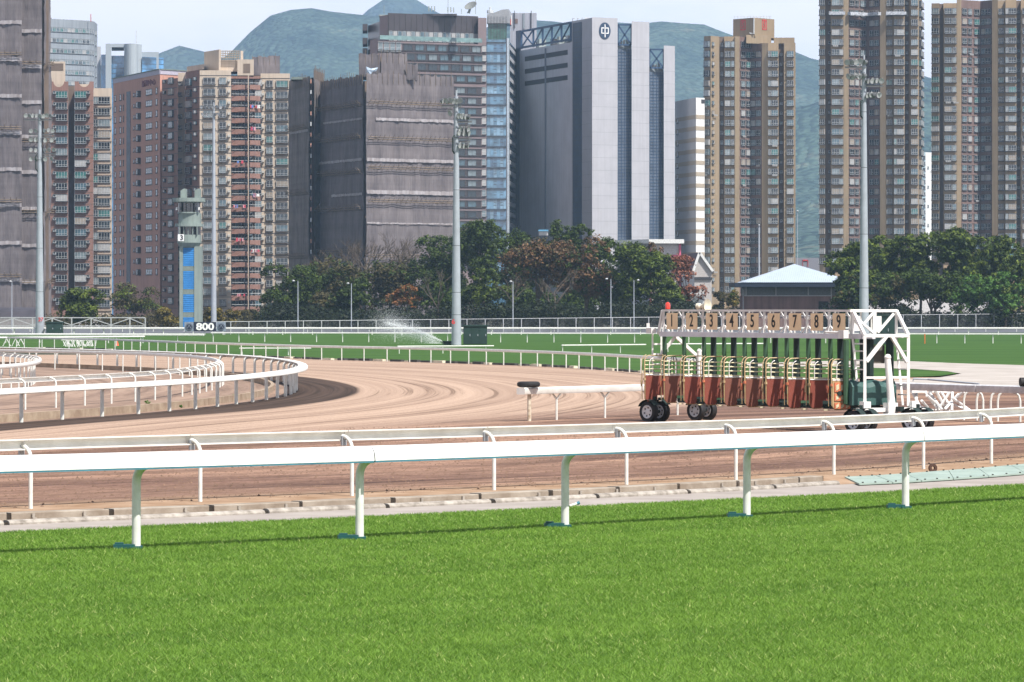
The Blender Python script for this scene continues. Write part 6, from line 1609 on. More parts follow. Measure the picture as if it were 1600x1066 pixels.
# rooftop plant, masts, dish
M_plant = mat('roof_plant', (0.30, 0.34, 0.33), 0.7)
B.body([(660, y + 10), (714, y + 10)], [M_grand], Z(17.5, y), z0=Z(21, y), depth=8, name='roof_plant'); B.body([(592, y + 14), (658, y + 14)], [M_plant], Z(17.2, y), z0=Z(19, y), depth=6, name='roof_plant')
for x0, t in ((669, 6), (673.5, 6), (678, 6), (699, 7.5), (703.5, 7.5), (708, 8)):
    q = MB(); q.box(X(x0 - 0.9, y), X(x0 + 0.9, y), y + 9, y + 9.4, Z(t + 8, y), Z(t, y)); q.build('antenna_panel', M_plant, B.root)
for x0, t in ((600, 8), (700, -8), (743, -6), (721, 14)):
    q = MB(); q.tube(W(x0, 22, y + 9), W(x0, t, y + 9), 0.07, n=4); q.build('aerial', M_plant, B.root)
c = W(736, 10.5, y + 5); ax = Vector((-0.35, -0.55, 0.76)).normalized(); q = MB(); q.lathe(c, [(0.0, -0.25), (0.8, -0.12), (1.7, 0.35), (1.72, 0.38), (0.8, -0.04), (0, -0.17)], 20, ax=ax); dish = q.build('satellite_dish', mat('dish_grey', (0.19, 0.20, 0.19), 0.6), B.root, smooth=True)
q = MB(); q.tube(W(732.5, 21, y + 5), c, 0.28, 0.2, n=8); q.tube(W(730, 21, y + 5), W(733, 15, y + 5), 0.1, n=5); q.build('dish_mount', M_plant, dish)

# --- glass corner tower -------------------------------------------------------------------
y = 1115
M_gt = glass('curtain_blue', (0.11, 0.25, 0.39), 0.08, 1.0, 0.35, 0.25); M_gtg = glass('curtain_green', (0.055, 0.15, 0.12), 0.12); M_gts = mat('spandrel_grey', (0.30, 0.31, 0.33), 0.5); M_gtd = glass('curtain_dark', (0.03, 0.05, 0.07))
B = Bld('glass_tower', 'blue glass corner tower with a curved edge between two office blocks', 785, y, 'tower')
cpts = [(760, y), (790, y)] + [(790 + 4.5 * math.sin(t), y + 4.0 * (1 - math.cos(t))) for t in (0.5, 1.0, 1.45)]
pts_ = cpts + [(811.5, y + 62)]
B.body(pts_, [M_gt] * 5, Z(62, y), back=y + 70, name='curtain_wall')
B.body([(762.5, y + 0.3), (792, y + 0.3)], [M_gtg, M_gtg], Z(37, y), z0=Z(63, y), depth=10, name='green_glazing')
pr = MB(); tp = [(761, 22.5), (770, 21), (778, 17.5), (785, 15), (795, 14.5)]
fv = [W(px_, py_, y - 0.4) for px_, py_ in tp] + [W(795.5, 36.5, y - 0.4), W(760.5, 36.5, y - 0.4)]
n = len(fv); pr.add(fv + [v + Vector((0.6, 12, 0)) for v in fv], [tuple(range(n)), tuple(range(2 * n - 1, n - 1, -1))] + [(j, n + j, n + (j + 1) % n, (j + 1) % n) for j in range(n)]); fix_normals(pr.build('crown', M_gts, B.root))
q = MB()
for k in range(7): q.box(X(762.5 + 4.7 * k, y), X(763.0 + 4.7 * k, y), y + 0.1, y + 0.29, Z(62, y), Z(37, y)); q.box(X(762.5 + 4.7 * k, y), X(762.9 + 4.7 * k, y), y - 0.55, y - 0.41, Z(36, y), Z(26, y))
q.build('glazing_bar', M_wfd, B.root)
step = 16.35; zz_ = [Z(66.5 + step * k, y) for k in range(24)]
for k, z in enumerate(zz_):
    if z < 12: break
    # ledge wrapping round the corner and down the receding side
    q = MB(); P_ = [P2(*p) for p in pts_]
    q.sweep([(0.0, -0.12), (0.0, 0.12), (-0.35, 0.12), (-0.35, -0.12)], [p + Vector((0, 0, z)) for p in P_]); fix_normals(q.build('floor_ledge', M_gtd, B.root))
    q = MB(); q.sweep([(0.0, -0.55), (0.0, 0.55), (-0.30, 0.55), (-0.30, -0.55)], [P_[-2] + Vector((0, 0, z - 1.0)), P_[-1] + Vector((0, 0, z - 1.0))]); fix_normals(q.build('side_spandrel', mat('spandrel_pale', (0.46, 0.47, 0.50), 0.5), B.root))
    # glass panes between ledges
    for j in range(6):
        x0 = 761 + j * 5.15; h_ = step * y / F - 0.3
        pn = MB(); pn.box(X(x0, y), X(x0 + 4.8, y), y - 0.10 - 0.04 * random.random(), y - 0.02, z - h_, z - 0.14); pn.build('glass_pane', random.choice([M_gt, M_gt, glass('curtain_light', (0.19, 0.35, 0.50), 0.08, 1.0, 0.3, 0.3), glass('curtain_mid', (0.07, 0.16, 0.27), 0.08, 1.0, 0.3, 0.3)]), B.root)
    q = MB()
    for j in (2, 4): q.box(X(761 + j * 5.15 + 0.3, y), X(761 + j * 5.15 + 4.5, y), y - 0.18, y - 0.155, z - 1.6, z - 1.5); q.box(X(761 + j * 5.15 + 0.3, y), X(761 + j * 5.15 + 4.5, y), y - 0.18, y - 0.155, z - 0.85, z - 0.78)
    q.build('vent_frame', M_wfd, B.root)
q = MB(); q.tube(W(793.2, 60, y + 0.2), W(793.2, 500, y + 0.2), 0.55, n=10); q.build('corner_column', mat('column_silver', (0.55, 0.62, 0.68), 0.2, metal=0.6), B.root, smooth=True)
for px_, c_ in ((797.5, M_red), (798.5, M_wht)): q = MB(); q.box(X(px_, y + 8), X(px_ + 1, y + 8), y + 5, y + 8, Z(37, y), Z(28 if c_ == M_red else 22, y)); q.build('side_sign', c_, B.root)
q = MB(); q.lathe(W(766, 21, y + 4), [(0.9, 0), (0.9, 0.8), (0.3, 0.9), (0.3, 1.6), (0, 1.7)], 8); q.build('roof_vent', M_wf, B.root)
B2 = Bld('office_block', 'plain grey penthouse block with vertical pipes above the braced roof frame', 820, 1240, 'office block')
M_greyb = mat('render_grey', (0.36, 0.37, 0.42), 0.9, 0.06, 0.2, streak=0.15)
yy = 1240; B2.body([(797, yy), (838.5, yy)], [M_greyb], Z(20.5, yy), depth=20)
for px_ in (803.5, 829.5): B2.boxes((797, yy), (838.5, yy), [((px_ - 797) / 41.5, (px_ - 796) / 41.5, Z(44, yy), Z(17, yy), 0.05, 0.4)], M_slate, 'vertical_pipe', None)
B2.boxes((797, yy), (838.5, yy), [(0.19, 0.29, Z(37, yy), Z(29.5, yy), 0.003, 0.1)], M_brn, 'louvre', None); B2.boxes((797, yy), (838.5, yy), [(0.47, 0.55, Z(45, yy), Z(21, yy), 0.05, 0.2)], mat('grey_mid', (0.22, 0.25, 0.28), 0.8), 'panel', None)

# --- grey tiled block with round emblem ---------------------------------------------------
y = 1095
M_pan = mat('tile_pale_grey', (0.42, 0.42, 0.455), 0.8, 0.035, 0.25, streak=0.06); M_pan_lift = mat('tile_pale_grey_lifted', (0.60, 0.60, 0.64), 0.8, 0.04, 0.2, streak=0.09); M_gs = mat('glass_strip', (0.035, 0.055, 0.10), 0.45, 0.2, 0.3, spec=0.3); M_gsr = mat('glass_slate', (0.11, 0.14, 0.19), 0.4, 0.15, 0.3, spec=0.4); M_trs = mat('truss_blue', (0.035, 0.075, 0.15), 0.6)  # left face: same tile as the front, coloured lighter to offset its shade
B = Bld('data_block', 'tall windowless pale grey block with a round white-on-blue emblem', 930, y, 'office block')
yA, yC = y, y + 13      # corner depth, depth at x=893
B.body([(893.5, y + 14), (925.2, y)], [M_pan], Z(33.5, y + 14) , back=y + 50)
B.body([(925.2, y), (965, y + 4)], [M_pan], Z(27, y), back=y + 49.5)
B.body([(965.2, y + 6), (986.8, y + 7)], [M_gsr], Z(74.5, y), back=y + 49)
B.body([(987, y + 5), (1014.5, y + 8)], [M_pan], Z(31.5, y), back=y + 48.5)
B.body([(1014.7, y + 9.5), (1037, y + 11)], [M_gsr], Z(109.5, y), back=y + 48)
B.body([(1037.2, y + 9), (1054.5, y + 11)], [M_pan], Z(68, y), back=y + 47.5)
B.boxes((893.5, y + 14), (925.2, y), [(0.06, 0.50, 0, Z(35.5, y + 10), 0.003, 0.10)], M_gs, 'glass_strip', None)
B.boxes((893.5, y + 14), (925.2, y), [(0.06, 0.50, z, z + 0.12, 0.10, 0.15) for z in np.arange(12, Z(38, y), 1.37)], M_wfd, 'glazing_bar')
# long left face
yl = y + 52
B.body([(812, yl), (893.5, y + 14)], [M_pan_lift], Z(78, y + 30) + 1.1, back=y + 75)
zt = Z(77.5, yl) ; zF = Z(50, yl)
a, b_ = P2(812, yl), P2(893.5, y + 14); d, nn, L, ang = face_frame(a, b_)
q0, q1 = a + nn * 0.1, b_ + nn * 0.1
for z in (zt + 0.4, zF): q = MB(); q.beam(q0 + Vector((0, 0, z)), q1 + Vector((0, 0, z)), 0.5, 0.55); q.build('roof_truss_chord', M_trs, B.root)
def fracl(px_):
    lo, hi = 0, 1
    for _ in range(30):
        m_ = (lo + hi) / 2; p = a + d * L * m_; q_ = 800 + F * p.x / p.y
        if q_ < px_: lo = m_
        else: hi = m_
    return lo
nd = [815.5, 834, 848.5, 863, 878, 892.5]
for i, px_ in enumerate(nd):
    p = q0 + d * L * fracl(px_); q = MB(); q.beam(p + Vector((0, 0, zt)), p + Vector((0, 0, zF)), 0.55); q.build('roof_truss_post', M_trs, B.root)
    if i < 5:
        p2 = q0 + d * L * fracl(nd[i + 1]); q = MB(); q.beam(p + Vector((0, 0, zt + 0.5)), p2 + Vector((0, 0, zF)), 0.32); q.build('roof_truss_brace', M_trs, B.root)
        if i == 0: q = MB(); q.beam(p + Vector((0, 0, zF)), p2 + Vector((0, 0, zt + 0.5)), 0.32); q.build('roof_truss_brace', M_trs, B.root)
        for j in range(3):
            pm = (p.lerp(p2, 0.25 + 0.25 * j)) - nn * random.uniform(3, 8); q = MB(); q.obox(pm + Vector((0, 0, zt + 1.2)), d * 1.6, nn * 2, (0, 0, random.uniform(1.5, 3.5))); q.build('roof_plant', [M_slate, M_plant, M_wf][j], B.root)
for (py0, py1) in ((88.5, 94.0), (108, 113.5), (127, 132.5)):
    zc0 = Z(py0, y + 45); zc1 = Z(py1, y + 45)
    for (x0, x1) in ((820.5, 851.5), (854, 887)): B.boxes((812, yl), (893.5, y + 14), [(fracl(x0), fracl(x1), zc1 - 0.2, zc0 + 0.1, 0.003, 0.08)], M_slate, 'louvre_slot', None)
B.boxes((812, yl), (893.5, y + 14), [(fracl(852.2), fracl(853.8), 0, Z(80, y + 45), 0.01, 0.25)], mat('joint_grey', (0.20, 0.22, 0.27), 0.8), 'joint_strip', None)
B.body([(806, yl + 4), (813.8, yl + 1)], [M_gs], Z(47, yl), back=y + 76, name='glass_edge')
# joints between cladding panels
for (A_, B_, zt_) in (((925.2, y), (965, y + 4), Z(27, y)), ((987, y + 5), (1014.5, y + 8), Z(31.5, y)), ((1037.2, y + 9), (1054.5, y + 11), Z(68, y)), ((893.5, y + 14), (925.2, y), Z(33.5, y))):
    B.boxes(A_, B_, [((0 if A_[0] != 893.5 else 0.5), 1, z, z + 0.07, -0.02, 0.012) for z in np.arange(zt_ - 6.8, 12, -3.35)], mat('joint_line', (0.27, 0.28, 0.31), 0.8), 'cladding_joint')
# right glass strips with bars, trusses above
for (A_, B_, zt_, tt, px0, px1) in (((965.2, y + 6), (986.8, y + 7), Z(74.5, y), 36.5, 965.5, 986.5), ((1014.7, y + 9.5), (1037, y + 11), Z(109.5, y), 74, 1015, 1036.7)):
    B.boxes(A_, B_, [(0, 1, z, z + 0.13, 0.003, 0.12) for z in np.arange(12, zt_ - 0.4, 0.84)], M_trs, 'glazing_bar')
    B.boxes(A_, B_, [(f, f + 0.02, 10, zt_, 0.003, 0.14) for f in (0.01, 0.25, 0.5, 0.75, 0.97)], M_trs, 'glazing_bar')
    yy = A_[1]; zl = Z((74.5 if tt < 50 else 109.5) - 6.5, y); zh = Z(tt, y)
    B.boxes(A_, B_, [(0, 1, zt_, zl, -1, -0.2)], mat('grey_mid', (0.22, 0.25, 0.28), 0.8), 'truss_sill', None)
    for (p_, r_) in (((px0, zl), (px1, zl)), ((px0, zh), (px1, zh)), ((px0, zl), (px0, zh)), ((px1, zl), (px1, zh)), ((px0, zh), (px1, zl)), ((px0, zl), ((px0 + px1) / 2, (zl + zh) / 2)), ((px1, zh), ((px0 + px1) / 2, (zl + zh) / 2))):
        q = MB(); q.beam((X(p_[0], yy), yy, p_[1]), (X(r_[0], yy), yy, r_[1]), 0.42); q.build('roof_truss_brace', M_trs, B.root)
    for j in range(3): q = MB(); xx = px0 + 4 + 5 * j; q.box(X(xx, yy), X(xx + 3.5, yy), yy + 5, yy + 8, zl, zl + random.uniform(1.2, 2.4)); q.build('roof_plant', [M_slate, M_wf, M_plant][j], B.root)
# emblem: dark disc with the white coin-like character built from bars
a, b_ = P2(925.2, y), P2(965, y + 4); d, nn, L, ang = face_frame(a, b_); c = a + d * L * 0.49 + nn * 0.15; zc = Z(47.5, y); up = Vector((0, 0, 1))
q = MB(); R_ = 2.2; vs = [c + nn * 0.0 + d * (1.78 * math.cos(t)) + up * (zc + R_ * math.sin(t)) for t in [2 * math.pi * j / 32 for j in range(32)]]
q.add([v - nn * 0.14 for v in vs] + vs, [tuple(range(63, 31, -1))] + [(j, (j + 1) % 32, 32 + (j + 1) % 32, 32 + j) for j in range(32)]); em = fix_normals(q.build('emblem', mat('emblem_navy', (0.035, 0.06, 0.11), 0.5), B.root))
q = MB(); M_ew = mat('emblem_white', (0.82, 0.82, 0.82), 0.5)
for (u0, u1, v0, v1) in ((-0.14, 0.14, -1.72, 1.72), (-1.15, -0.88, -0.75, 0.82), (0.88, 1.15, -0.75, 0.82), (-1.15, -0.24, 0.60, 0.85), (0.24, 1.15, 0.60, 0.85), (-1.15, -0.24, -0.78, -0.53), (0.24, 1.15, -0.78, -0.53)):
    q.obox(c + nn * 0.05 + d * ((u0 + u1) / 2) + up * (zc + (v0 + v1) / 2), d * (u1 - u0), nn * 0.08, up * (v1 - v0))
q.build('emblem_character', M_ew, em)
q = MB(); q.box(X(915, y), X(922.5, y), y + 12, y + 14, Z(33, y), Z(22.5, y)); q.build('roof_plant', M_wf, B.root)
q = MB(); 
for px_ in (895, 902, 909): q.path([W(px_, 34, y + 14), W(px_, 29.5, y + 13), W(px_ + 1.3, 28.2, y + 12), W(px_ + 3, 29, y + 12)], 0.1, 5)
q.build('roof_davit', M_wf, B.root)

# --- white banded block ------------------------------------------------------------------
y = 1135
M_gw1 = mat('render_light_grey', (0.47, 0.475, 0.49), 0.85, 0.05, 0.2); M_bandt = mat('band_tan', (0.40, 0.335, 0.26), 0.85); M_wh2 = mat('render_white', (0.72, 0.72, 0.70), 0.85)
B = Bld('office_block', 'white block with tan horizontal bands between emblem block and tan tower', 1078, y, 'office block')
B.body([(1055, y + 22), (1087.5, y), (1101, y + 3)], [M_gw1, M_wh2], Z(152.5, y), depth=28)  # white block; the left face's shade is put into its grey
for k in range(16):
    z = Z(182.5 + 17.9 * k, y)
    B.boxes((1055, y + 22), (1087.5, y), [(0.02, 1, z - 0.55, z + 0.55, 0.003, 0.06)], M_bandt, 'band', None); B.boxes((1087.5, y), (1101, y + 3), [(0, 1, z - 0.55, z + 0.55, 0.003, 0.06)], M_bandt, 'band', None)
B.windows((1055, y + 22), (1087.5, y), [0.13], [Z(184 + 17.9 * k, y) for k in range(15)], 1.5, 1.2, proj=0.1, cols=1, glass=[6, 0])
B.boxes((1087.5, y), (1101, y + 3), [(0.6, 1, Z(161, y), Z(155, y), 0.003, 0.08)], M_slate, 'opening', None)

# --- far blue-grey office blocks at the left ---------------------------------------------
y = 1500
M_bg = mat('render_blue_grey', (0.27, 0.30, 0.335), 0.8, 0.06, 0.1, streak=0.15); M_bgw = glass('ribbon_glass', (0.10, 0.16, 0.19))
B = Bld('office_block', 'blue-grey office block with ribbon windows above the scalloped parapet', 115, y, 'office block')
B.body([(70, y), (140, y + 12), (147, y + 16), (152, y + 30)], [M_bg] * 3, Z(29, y), depth=40)
for k in range(7):
    z = Z(45.5 + 16.6 * k, y)
    for j, (A_, B_, n_) in enumerate((((70, y), (140, y + 12), 12), ((140, y + 12), (147, y + 16), 2), ((147, y + 16), (152, y + 30), 1))):
        for i in range(n_): B.windows(A_, B_, [(i + 0.5) / n_], [z], [1.28, 0.75, 3.2][j], 1.45, proj=0.06, cols=2, transom=0.8, glass=[1, 2, 4, 2, 0, 3])
B.boxes((70, y), (140, y + 12), [(0.0, 0.15, Z(30, y), Z(27.5, y), -3, 0)], M_slate, 'roof_plant', None)
q = MB(); q.tube(W(142, 34, y + 10), W(142, 22, y + 10), 0.15, n=5); q.build('aerial', M_red, B.root)
y = 1700
B = Bld('office_block', 'grey framed office with a rounded corner and blue glass at upper left', 195, y, 'office block')
M_bl = glass('mirror_blue', (0.07, 0.22, 0.42), 0.1, 1.0, 0.5, 0.15); M_gf = mat('frame_blue_grey', (0.37, 0.41, 0.44), 0.7)
B.body([(158, y + 6), (168.5, y + 6)], [M_bl], Z(84, y), depth=20); B.body([(165, y + 2), (174, y + 2)], [M_gf], Z(68, y), depth=24); B.body([(174.2, y + 5), (194, y + 5)], [M_bl], Z(86, y), depth=15, name='glazing')
B.body([(174.2, y + 2), (194, y + 2)], [M_gf], Z(68, y), z0=Z(73.5, y), depth=24, name='lintel')
pts_ = [(194, y + 2)] + [(195 + 20 * (1 - math.cos(t)) / 2 * 1.0, y + 2 - 3.2 * math.sin(t)) for t in [math.pi * j / 8 for j in range(1, 8)]] + [(216, y + 3), (221.5, y + 5)]
B.body(pts_, [M_gf] * (len(pts_) - 1), Z(68.5, y), depth=22, name='drum'); B.body([(221.7, y + 8), (248, y + 8)], [M_gf], Z(79.5, y), depth=14, name='plant_room'); B.body([(222, y + 4), (255.5, y + 10)], [M_bl], Z(88, y), depth=10, name='glazing')
for k in range(3): B.boxes((222, y + 4), (255.5, y + 10), [(0, 1, Z(91 + 8 * k, y), Z(90.5 + 8 * k, y), 0.003, 0.1)], M_wfd, 'glazing_bar')
for k in range(6): B.boxes((174.2, y + 5), (194, y + 5), [(0, 1, Z(90 + 8 * k, y), Z(89.5 + 8 * k, y), 0.003, 0.1)], M_wfd, 'glazing_bar')
B.body([(150, y + 12), (157.5, y + 12)], [M_gw1], Z(70, y), depth=15, name='rear_wing')
q = MB(); q.tube(W(213, 68, y + 10), W(213, 48, y + 10), 0.12, n=4); q.build('aerial', M_wf, B.root)

# --- small things between and below ------------------------------------------------------
y = 1900
B = Bld('tower_block', 'slim white-blue tower glimpsed between the two right tan towers', 1447, y, 'tower block')
B.body([(1438, y), (1446, y), (1456, y + 4)], [mat('render_cyan', (0.42, 0.55, 0.60), 0.8), M_wh2], Z(238, y), depth=20)
B.windows((1438, y), (1446, y), [0.75], rows(246, 9.5, y, 30), 1.2, 1.4, proj=0.1, cols=1, glass=[6, 0]); B.windows((1446, y), (1456, y + 4), [0.4], rows(262, 30, y, 5), 0.9, 1.0, proj=0.1, cols=1, glass=[6])
B.boxes((1438, y), (1456, y + 4), [(0, 1, Z(268, y), Z(264, y), 0.05, 0.5)], M_wh2, 'band', None)
y = 1300
B = Bld('low_block', 'mauve-grey low block with a red sign right of the hipped roof tip', 1262, y)
B.body([(1235, y), (1292, y)], [mat('render_mauve', (0.25, 0.25, 0.29), 0.85)], Z(403, y), depth=20); B.boxes((1235, y), (1292, y), [(0.33, 0.34, Z(417, y), Z(406, y), 0.01, 0.2), (0.47, 0.485, Z(417, y), Z(406, y), 0.01, 0.2), (0.33, 0.485, Z(408, y), Z(406, y), 0.01, 0.2)], M_red, 'red_frame', None)
y = 860
B = Bld('school_block', 'white flat-roofed building with pink frame behind the green trees', 1030, y)
M_pk = mat('frame_pink', (0.62, 0.13, 0.22), 0.8); M_wp = mat('render_warm_white', (0.62, 0.60, 0.60), 0.85)
B.body([(967, y + 12), (1015, y + 2), (1064, y + 2)], [M_greyb, M_wp], Z(381, y), depth=25)
B.body([(962, y + 11), (1014, y), (1069, y)], [M_wh2, M_wh2], Z(374, y), z0=Z(380.5, y), depth=28, name='roof_slab')
B.boxes((1015, y + 2), (1064, y + 2), [(0, 0.06, 0, Z(381, y), 0.0, 0.5), (0.93, 1, 0, Z(381, y), 0.0, 0.5), (0.06, 0.93, Z(405, y), Z(398, y), 0.0, 0.5)], M_pk, 'frame', None)
B.windows((1015, y + 2), (1064, y + 2), [0.25, 0.5, 0.75], [Z(405 + 6, y), Z(425, y)], 2.0, 1.3, proj=0.1, cols=2, glass=[6, 0])
y = 840
B = Bld('gabled_house', 'pale gabled house with a mauve roof behind the reddish tree', 1090, y)
B.body([(1066, y + 8), (1085, y), (1112, y)], [M_wp, mat('render_putty', (0.46, 0.43, 0.41), 0.85)], Z(420, y), depth=18)
q = MB(); v = [W(1083, 424, y - 0.3), W(1093, 394.5, y - 0.3), W(1114, 424, y - 0.3)]; w_ = [p + Vector((-1.6, 18, 0)) for p in v]
q.add([W(1085, 420, y), W(1093, 398, y), W(1112, 420, y)], [(0, 1, 2)], 1); q.add(v + w_, [(0, 1, 4, 3), (1, 2, 5, 4)], 0)
q.add([W(1066, 424, y + 8), W(1083, 424, y - 0.3), W(1093, 394.5, y - 0.3), W(1066, 399, y + 10)], [(0, 1, 2, 3)], 0)
q.build('roof', [mat('roof_mauve', (0.17, 0.12, 0.13), 0.8), mat('render_putty', (0.46, 0.43, 0.41), 0.85)], B.root)
q = MB(); q.beam(v[0] - Vector((0, 0.1, 0)), v[1] - Vector((0, 0.1, 0)), 0.3, 0.5); q.beam(v[1] - Vector((0, 0.1, 0)), v[2] - Vector((0, 0.1, 0)), 0.3, 0.5); q.build('gable_trim', M_wh2, B.root)
B.boxes((1085, y), (1112, y), [(0, 1, Z(437, y), Z(433, y), 0.01, 0.3)], M_slate, 'string_course', None)
y = 800
B = Bld('kiosk', 'small white building with a blue base glimpsed left of gate number 3', 1085, y)
B.body([(1078, y), (1100, y)], [M_wh2], Z(462, y), depth=8); B.boxes((1078, y), (1100, y), [(0, 1, Z(490, y), Z(482, y), 0.01, 0.2)], mat('base_blue', (0.03, 0.12, 0.40), 0.6), 'blue_band', None); B.boxes((1078, y), (1100, y), [(-0.1, 1.2, Z(459.5, y), Z(457, y), -2, 1.2)], M_wf, 'canopy', None)
y = 900
B = Bld('rooftop_shed', 'small blue-roofed shed above the trees in front of the grey block', 848, y)
B.body([(842, y), (856, y)], [M_wp], Z(361, y), z0=Z(368, y), depth=6); B.boxes((842, y), (856, y), [(-0.06, 1.06, Z(361.5, y), Z(359, y), -6, 0.5)], mat('roof_blue', (0.12, 0.33, 0.50), 0.5), 'roof', None)
y = 760
B = Bld('low_block', 'pale wall glimpsed through the trunks at lower right', 1460, y, 'wall')
B.body([(1325, y + 8), (1545, y + 8)], [M_wp], Z(468, y), depth=6)
y = 700
B = Bld('low_wall', 'pale low wall beyond the truss barrier at the left', 235, y, 'wall')
B.body([(100, y), (262, y)], [M_wp], Z(495, y), depth=1)
# ------------------------------------------------------------------ hills
def hill(name, prof, yr, front, back, m, seed, bumps=1.0, step=26):
    """ridge whose crest follows prof [(px, py)] at depth yr * K_"""
    K_ = 1.8; yr, front, back, step = yr * K_, front * K_, back * K_, step * K_
    pxs_ = np.array([p[0] for p in prof], float); pys = np.array([p[1] for p in prof], float)
    x0, x1 = X(pxs_[0], yr), X(pxs_[-1], yr); nx_ = int((x1 - x0) / step); ts = np.linspace(0, 1, nx_)
    xx = x0 + (x1 - x0) * ts; crest = HC + (HZ - np.interp(800 + F * xx / yr, pxs_, pys)) * yr / F
    ds = np.concatenate([np.linspace(-front, 0, 44), np.linspace(0, back, 12)[1:]])
    r = np.random.RandomState(seed); V_, n_ = [], len(ds)
    g = [np.random.RandomState(seed + k).rand(200, 200) for k in range(3)]
    def vn(x, y, s, gg):
        a, b = x / (s * 1.8) + 60, y / (s * 1.8) + 60; i, j = np.floor(a).astype(int) % 199, np.floor(b).astype(int) % 199; fa, fb = a - np.floor(a), b - np.floor(b); fa = fa * fa * (3 - 2 * fa); fb = fb * fb * (3 - 2 * fb)
        return (gg[i, j] * (1 - fa) + gg[i + 1, j] * fa) * (1 - fb) + (gg[i, j + 1] * (1 - fa) + gg[i + 1, j + 1] * fa) * fb - 0.5
    for d in ds:
        t = abs(d) / (front if d < 0 else back); base = crest * (1 - t) ** 1.0 * (1 - 0.25 * math.sin(math.pi * t))
        w = min(1, t * 6)
        z = base + w * crest * (0.34 * vn(xx + 0.6 * d, np.full(nx_, d * 0.35), 420, g[0]) + 0.12 * vn(xx, np.full(nx_, d), 130, g[1])) * (1 - t) * 1.6 * bumps + (9 * vn(xx, np.full(nx_, d), 40, g[2]) + 2.5 * r.randn(nx_)) * (1 - 0.5 * t)
        yk = yr + d; V_.append(np.stack([xx * (yk / yr) ** 0.5, np.full(nx_, yk), np.maximum(z, -0.5)], 1))
    V_ = np.concatenate(V_); idx = np.arange(n_ * nx_).reshape(n_, nx_)
    q = np.stack([idx[:-1, :-1], idx[:-1, 1:], idx[1:, 1:], idx[1:, :-1]], -1).reshape(-1, 4)
    return np_obj(name, np_mesh(name, V_, q, [m], None, True), 'structure')
def hill_mat(name, a, b_, c, sc, th=0.62):
    m = bpy.data.materials.new(name); n, l, b = nodes_of(m); geo = n.new('ShaderNodeNewGeometry').outputs['Position']
    v = n.new('ShaderNodeTexVoronoi'); v.inputs['Scale'].default_value = sc; l.new(geo, v.inputs[0])
    z = n.new('ShaderNodeTexNoise'); z.inputs['Scale'].default_value = sc * 0.12; z.inputs['Detail'].default_value = 7; z.inputs['Roughness'].default_value = 0.7; l.new(geo, z.inputs[0])
    r = n.new('ShaderNodeValToRGB'); r.color_ramp.elements[0].position = 0.36; r.color_ramp.elements[0].color = (*a, 1); r.color_ramp.elements[1].position = 0.6; r.color_ramp.elements[1].color = (*b_, 1)
    e = r.color_ramp.elements.new(th + 0.08); e.color = (*c, 1); l.new(z.outputs[0], r.inputs[0])
    x = n.new('ShaderNodeMixRGB'); x.blend_type = 'MULTIPLY'; x.inputs[0].default_value = 0.6; l.new(r.outputs[0], x.inputs[1])
    r2 = n.new('ShaderNodeValToRGB'); r2.color_ramp.elements[0].position = 0.1; r2.color_ramp.elements[0].color = (1.15, 1.15, 1.1, 1); r2.color_ramp.elements[1].position = 0.8; r2.color_ramp.elements[1].color = (0.35, 0.38, 0.38, 1); l.new(v.outputs['Distance'], r2.inputs[0]); l.new(r2.outputs[0], x.inputs[2])
    l.new(x.outputs[0], b.inputs['Base Color']); b.inputs['Roughness'].default_value = 0.95; b.inputs['Specular IOR Level'].default_value = 0.05
    bp = n.new('ShaderNodeBump'); bp.inputs['Strength'].default_value = 1.0; bp.inputs['Distance'].default_value = 9.0; bp.invert = True; l.new(v.outputs['Distance'], bp.inputs['Height']); l.new(bp.outputs[0], b.inputs['Normal'])
    return m
M_h1 = hill_mat('hill_green', (0.022, 0.048, 0.042), (0.085, 0.130, 0.100), (0.17, 0.16, 0.11), 0.095)  # hill colours: some haze blue is mixed into the vegetation greens
M_h2 = hill_mat('hill_far', (0.026, 0.050, 0.046), (0.070, 0.105, 0.085), (0.09, 0.10, 0.065), 0.08)
hill('hill', [(-200, 130), (100, 110), (230, 92), (262, 79), (292, 75.5), (330, 86), (400, 110), (520, 150)], 3900, 1300, 500, M_h2, 4, step=22)
hill('hill', [(230, 200), (330, 100), (372, 70), (395, 45), (420, 25), (445, 14), (470, 9), (490, 7), (508, 12), (530, 19), (560, 20.5), (600, 26), (660, 34), (760, 50), (900, 110), (1000, 160)], 3500, 1500, 600, M_h1, 5, step=16)
hill('hill', [(430, 120), (520, 60), (570, 20), (592, 2), (604, -6), (640, -7), (655, 2), (672, 14), (720, 40), (800, 80), (900, 120)], 4700, 900, 600, M_h2, 6, step=24)
hill('hill', [(700, 60), (780, 38), (835, 29), (870, 31), (900, 35), (960, 33), (985, 36), (1010, 40), (1030, 37), (1060, 41), (1100, 46), (1140, 56), (1180, 66), (1243, 80), (1285, 90), (1340, 98), (1400, 106), (1440, 118), (1460, 124), (1520, 130), (1700, 160)], 3300, 1500, 600, M_h1, 7, step=16)
hill('hill', [(1040, 340), (1120, 260), (1200, 185), (1250, 162), (1300, 150), (1380, 144), (1445, 139), (1500, 150), (1640, 170), (1800, 220)], 2500, 1000, 350, M_h1, 8, step=12)

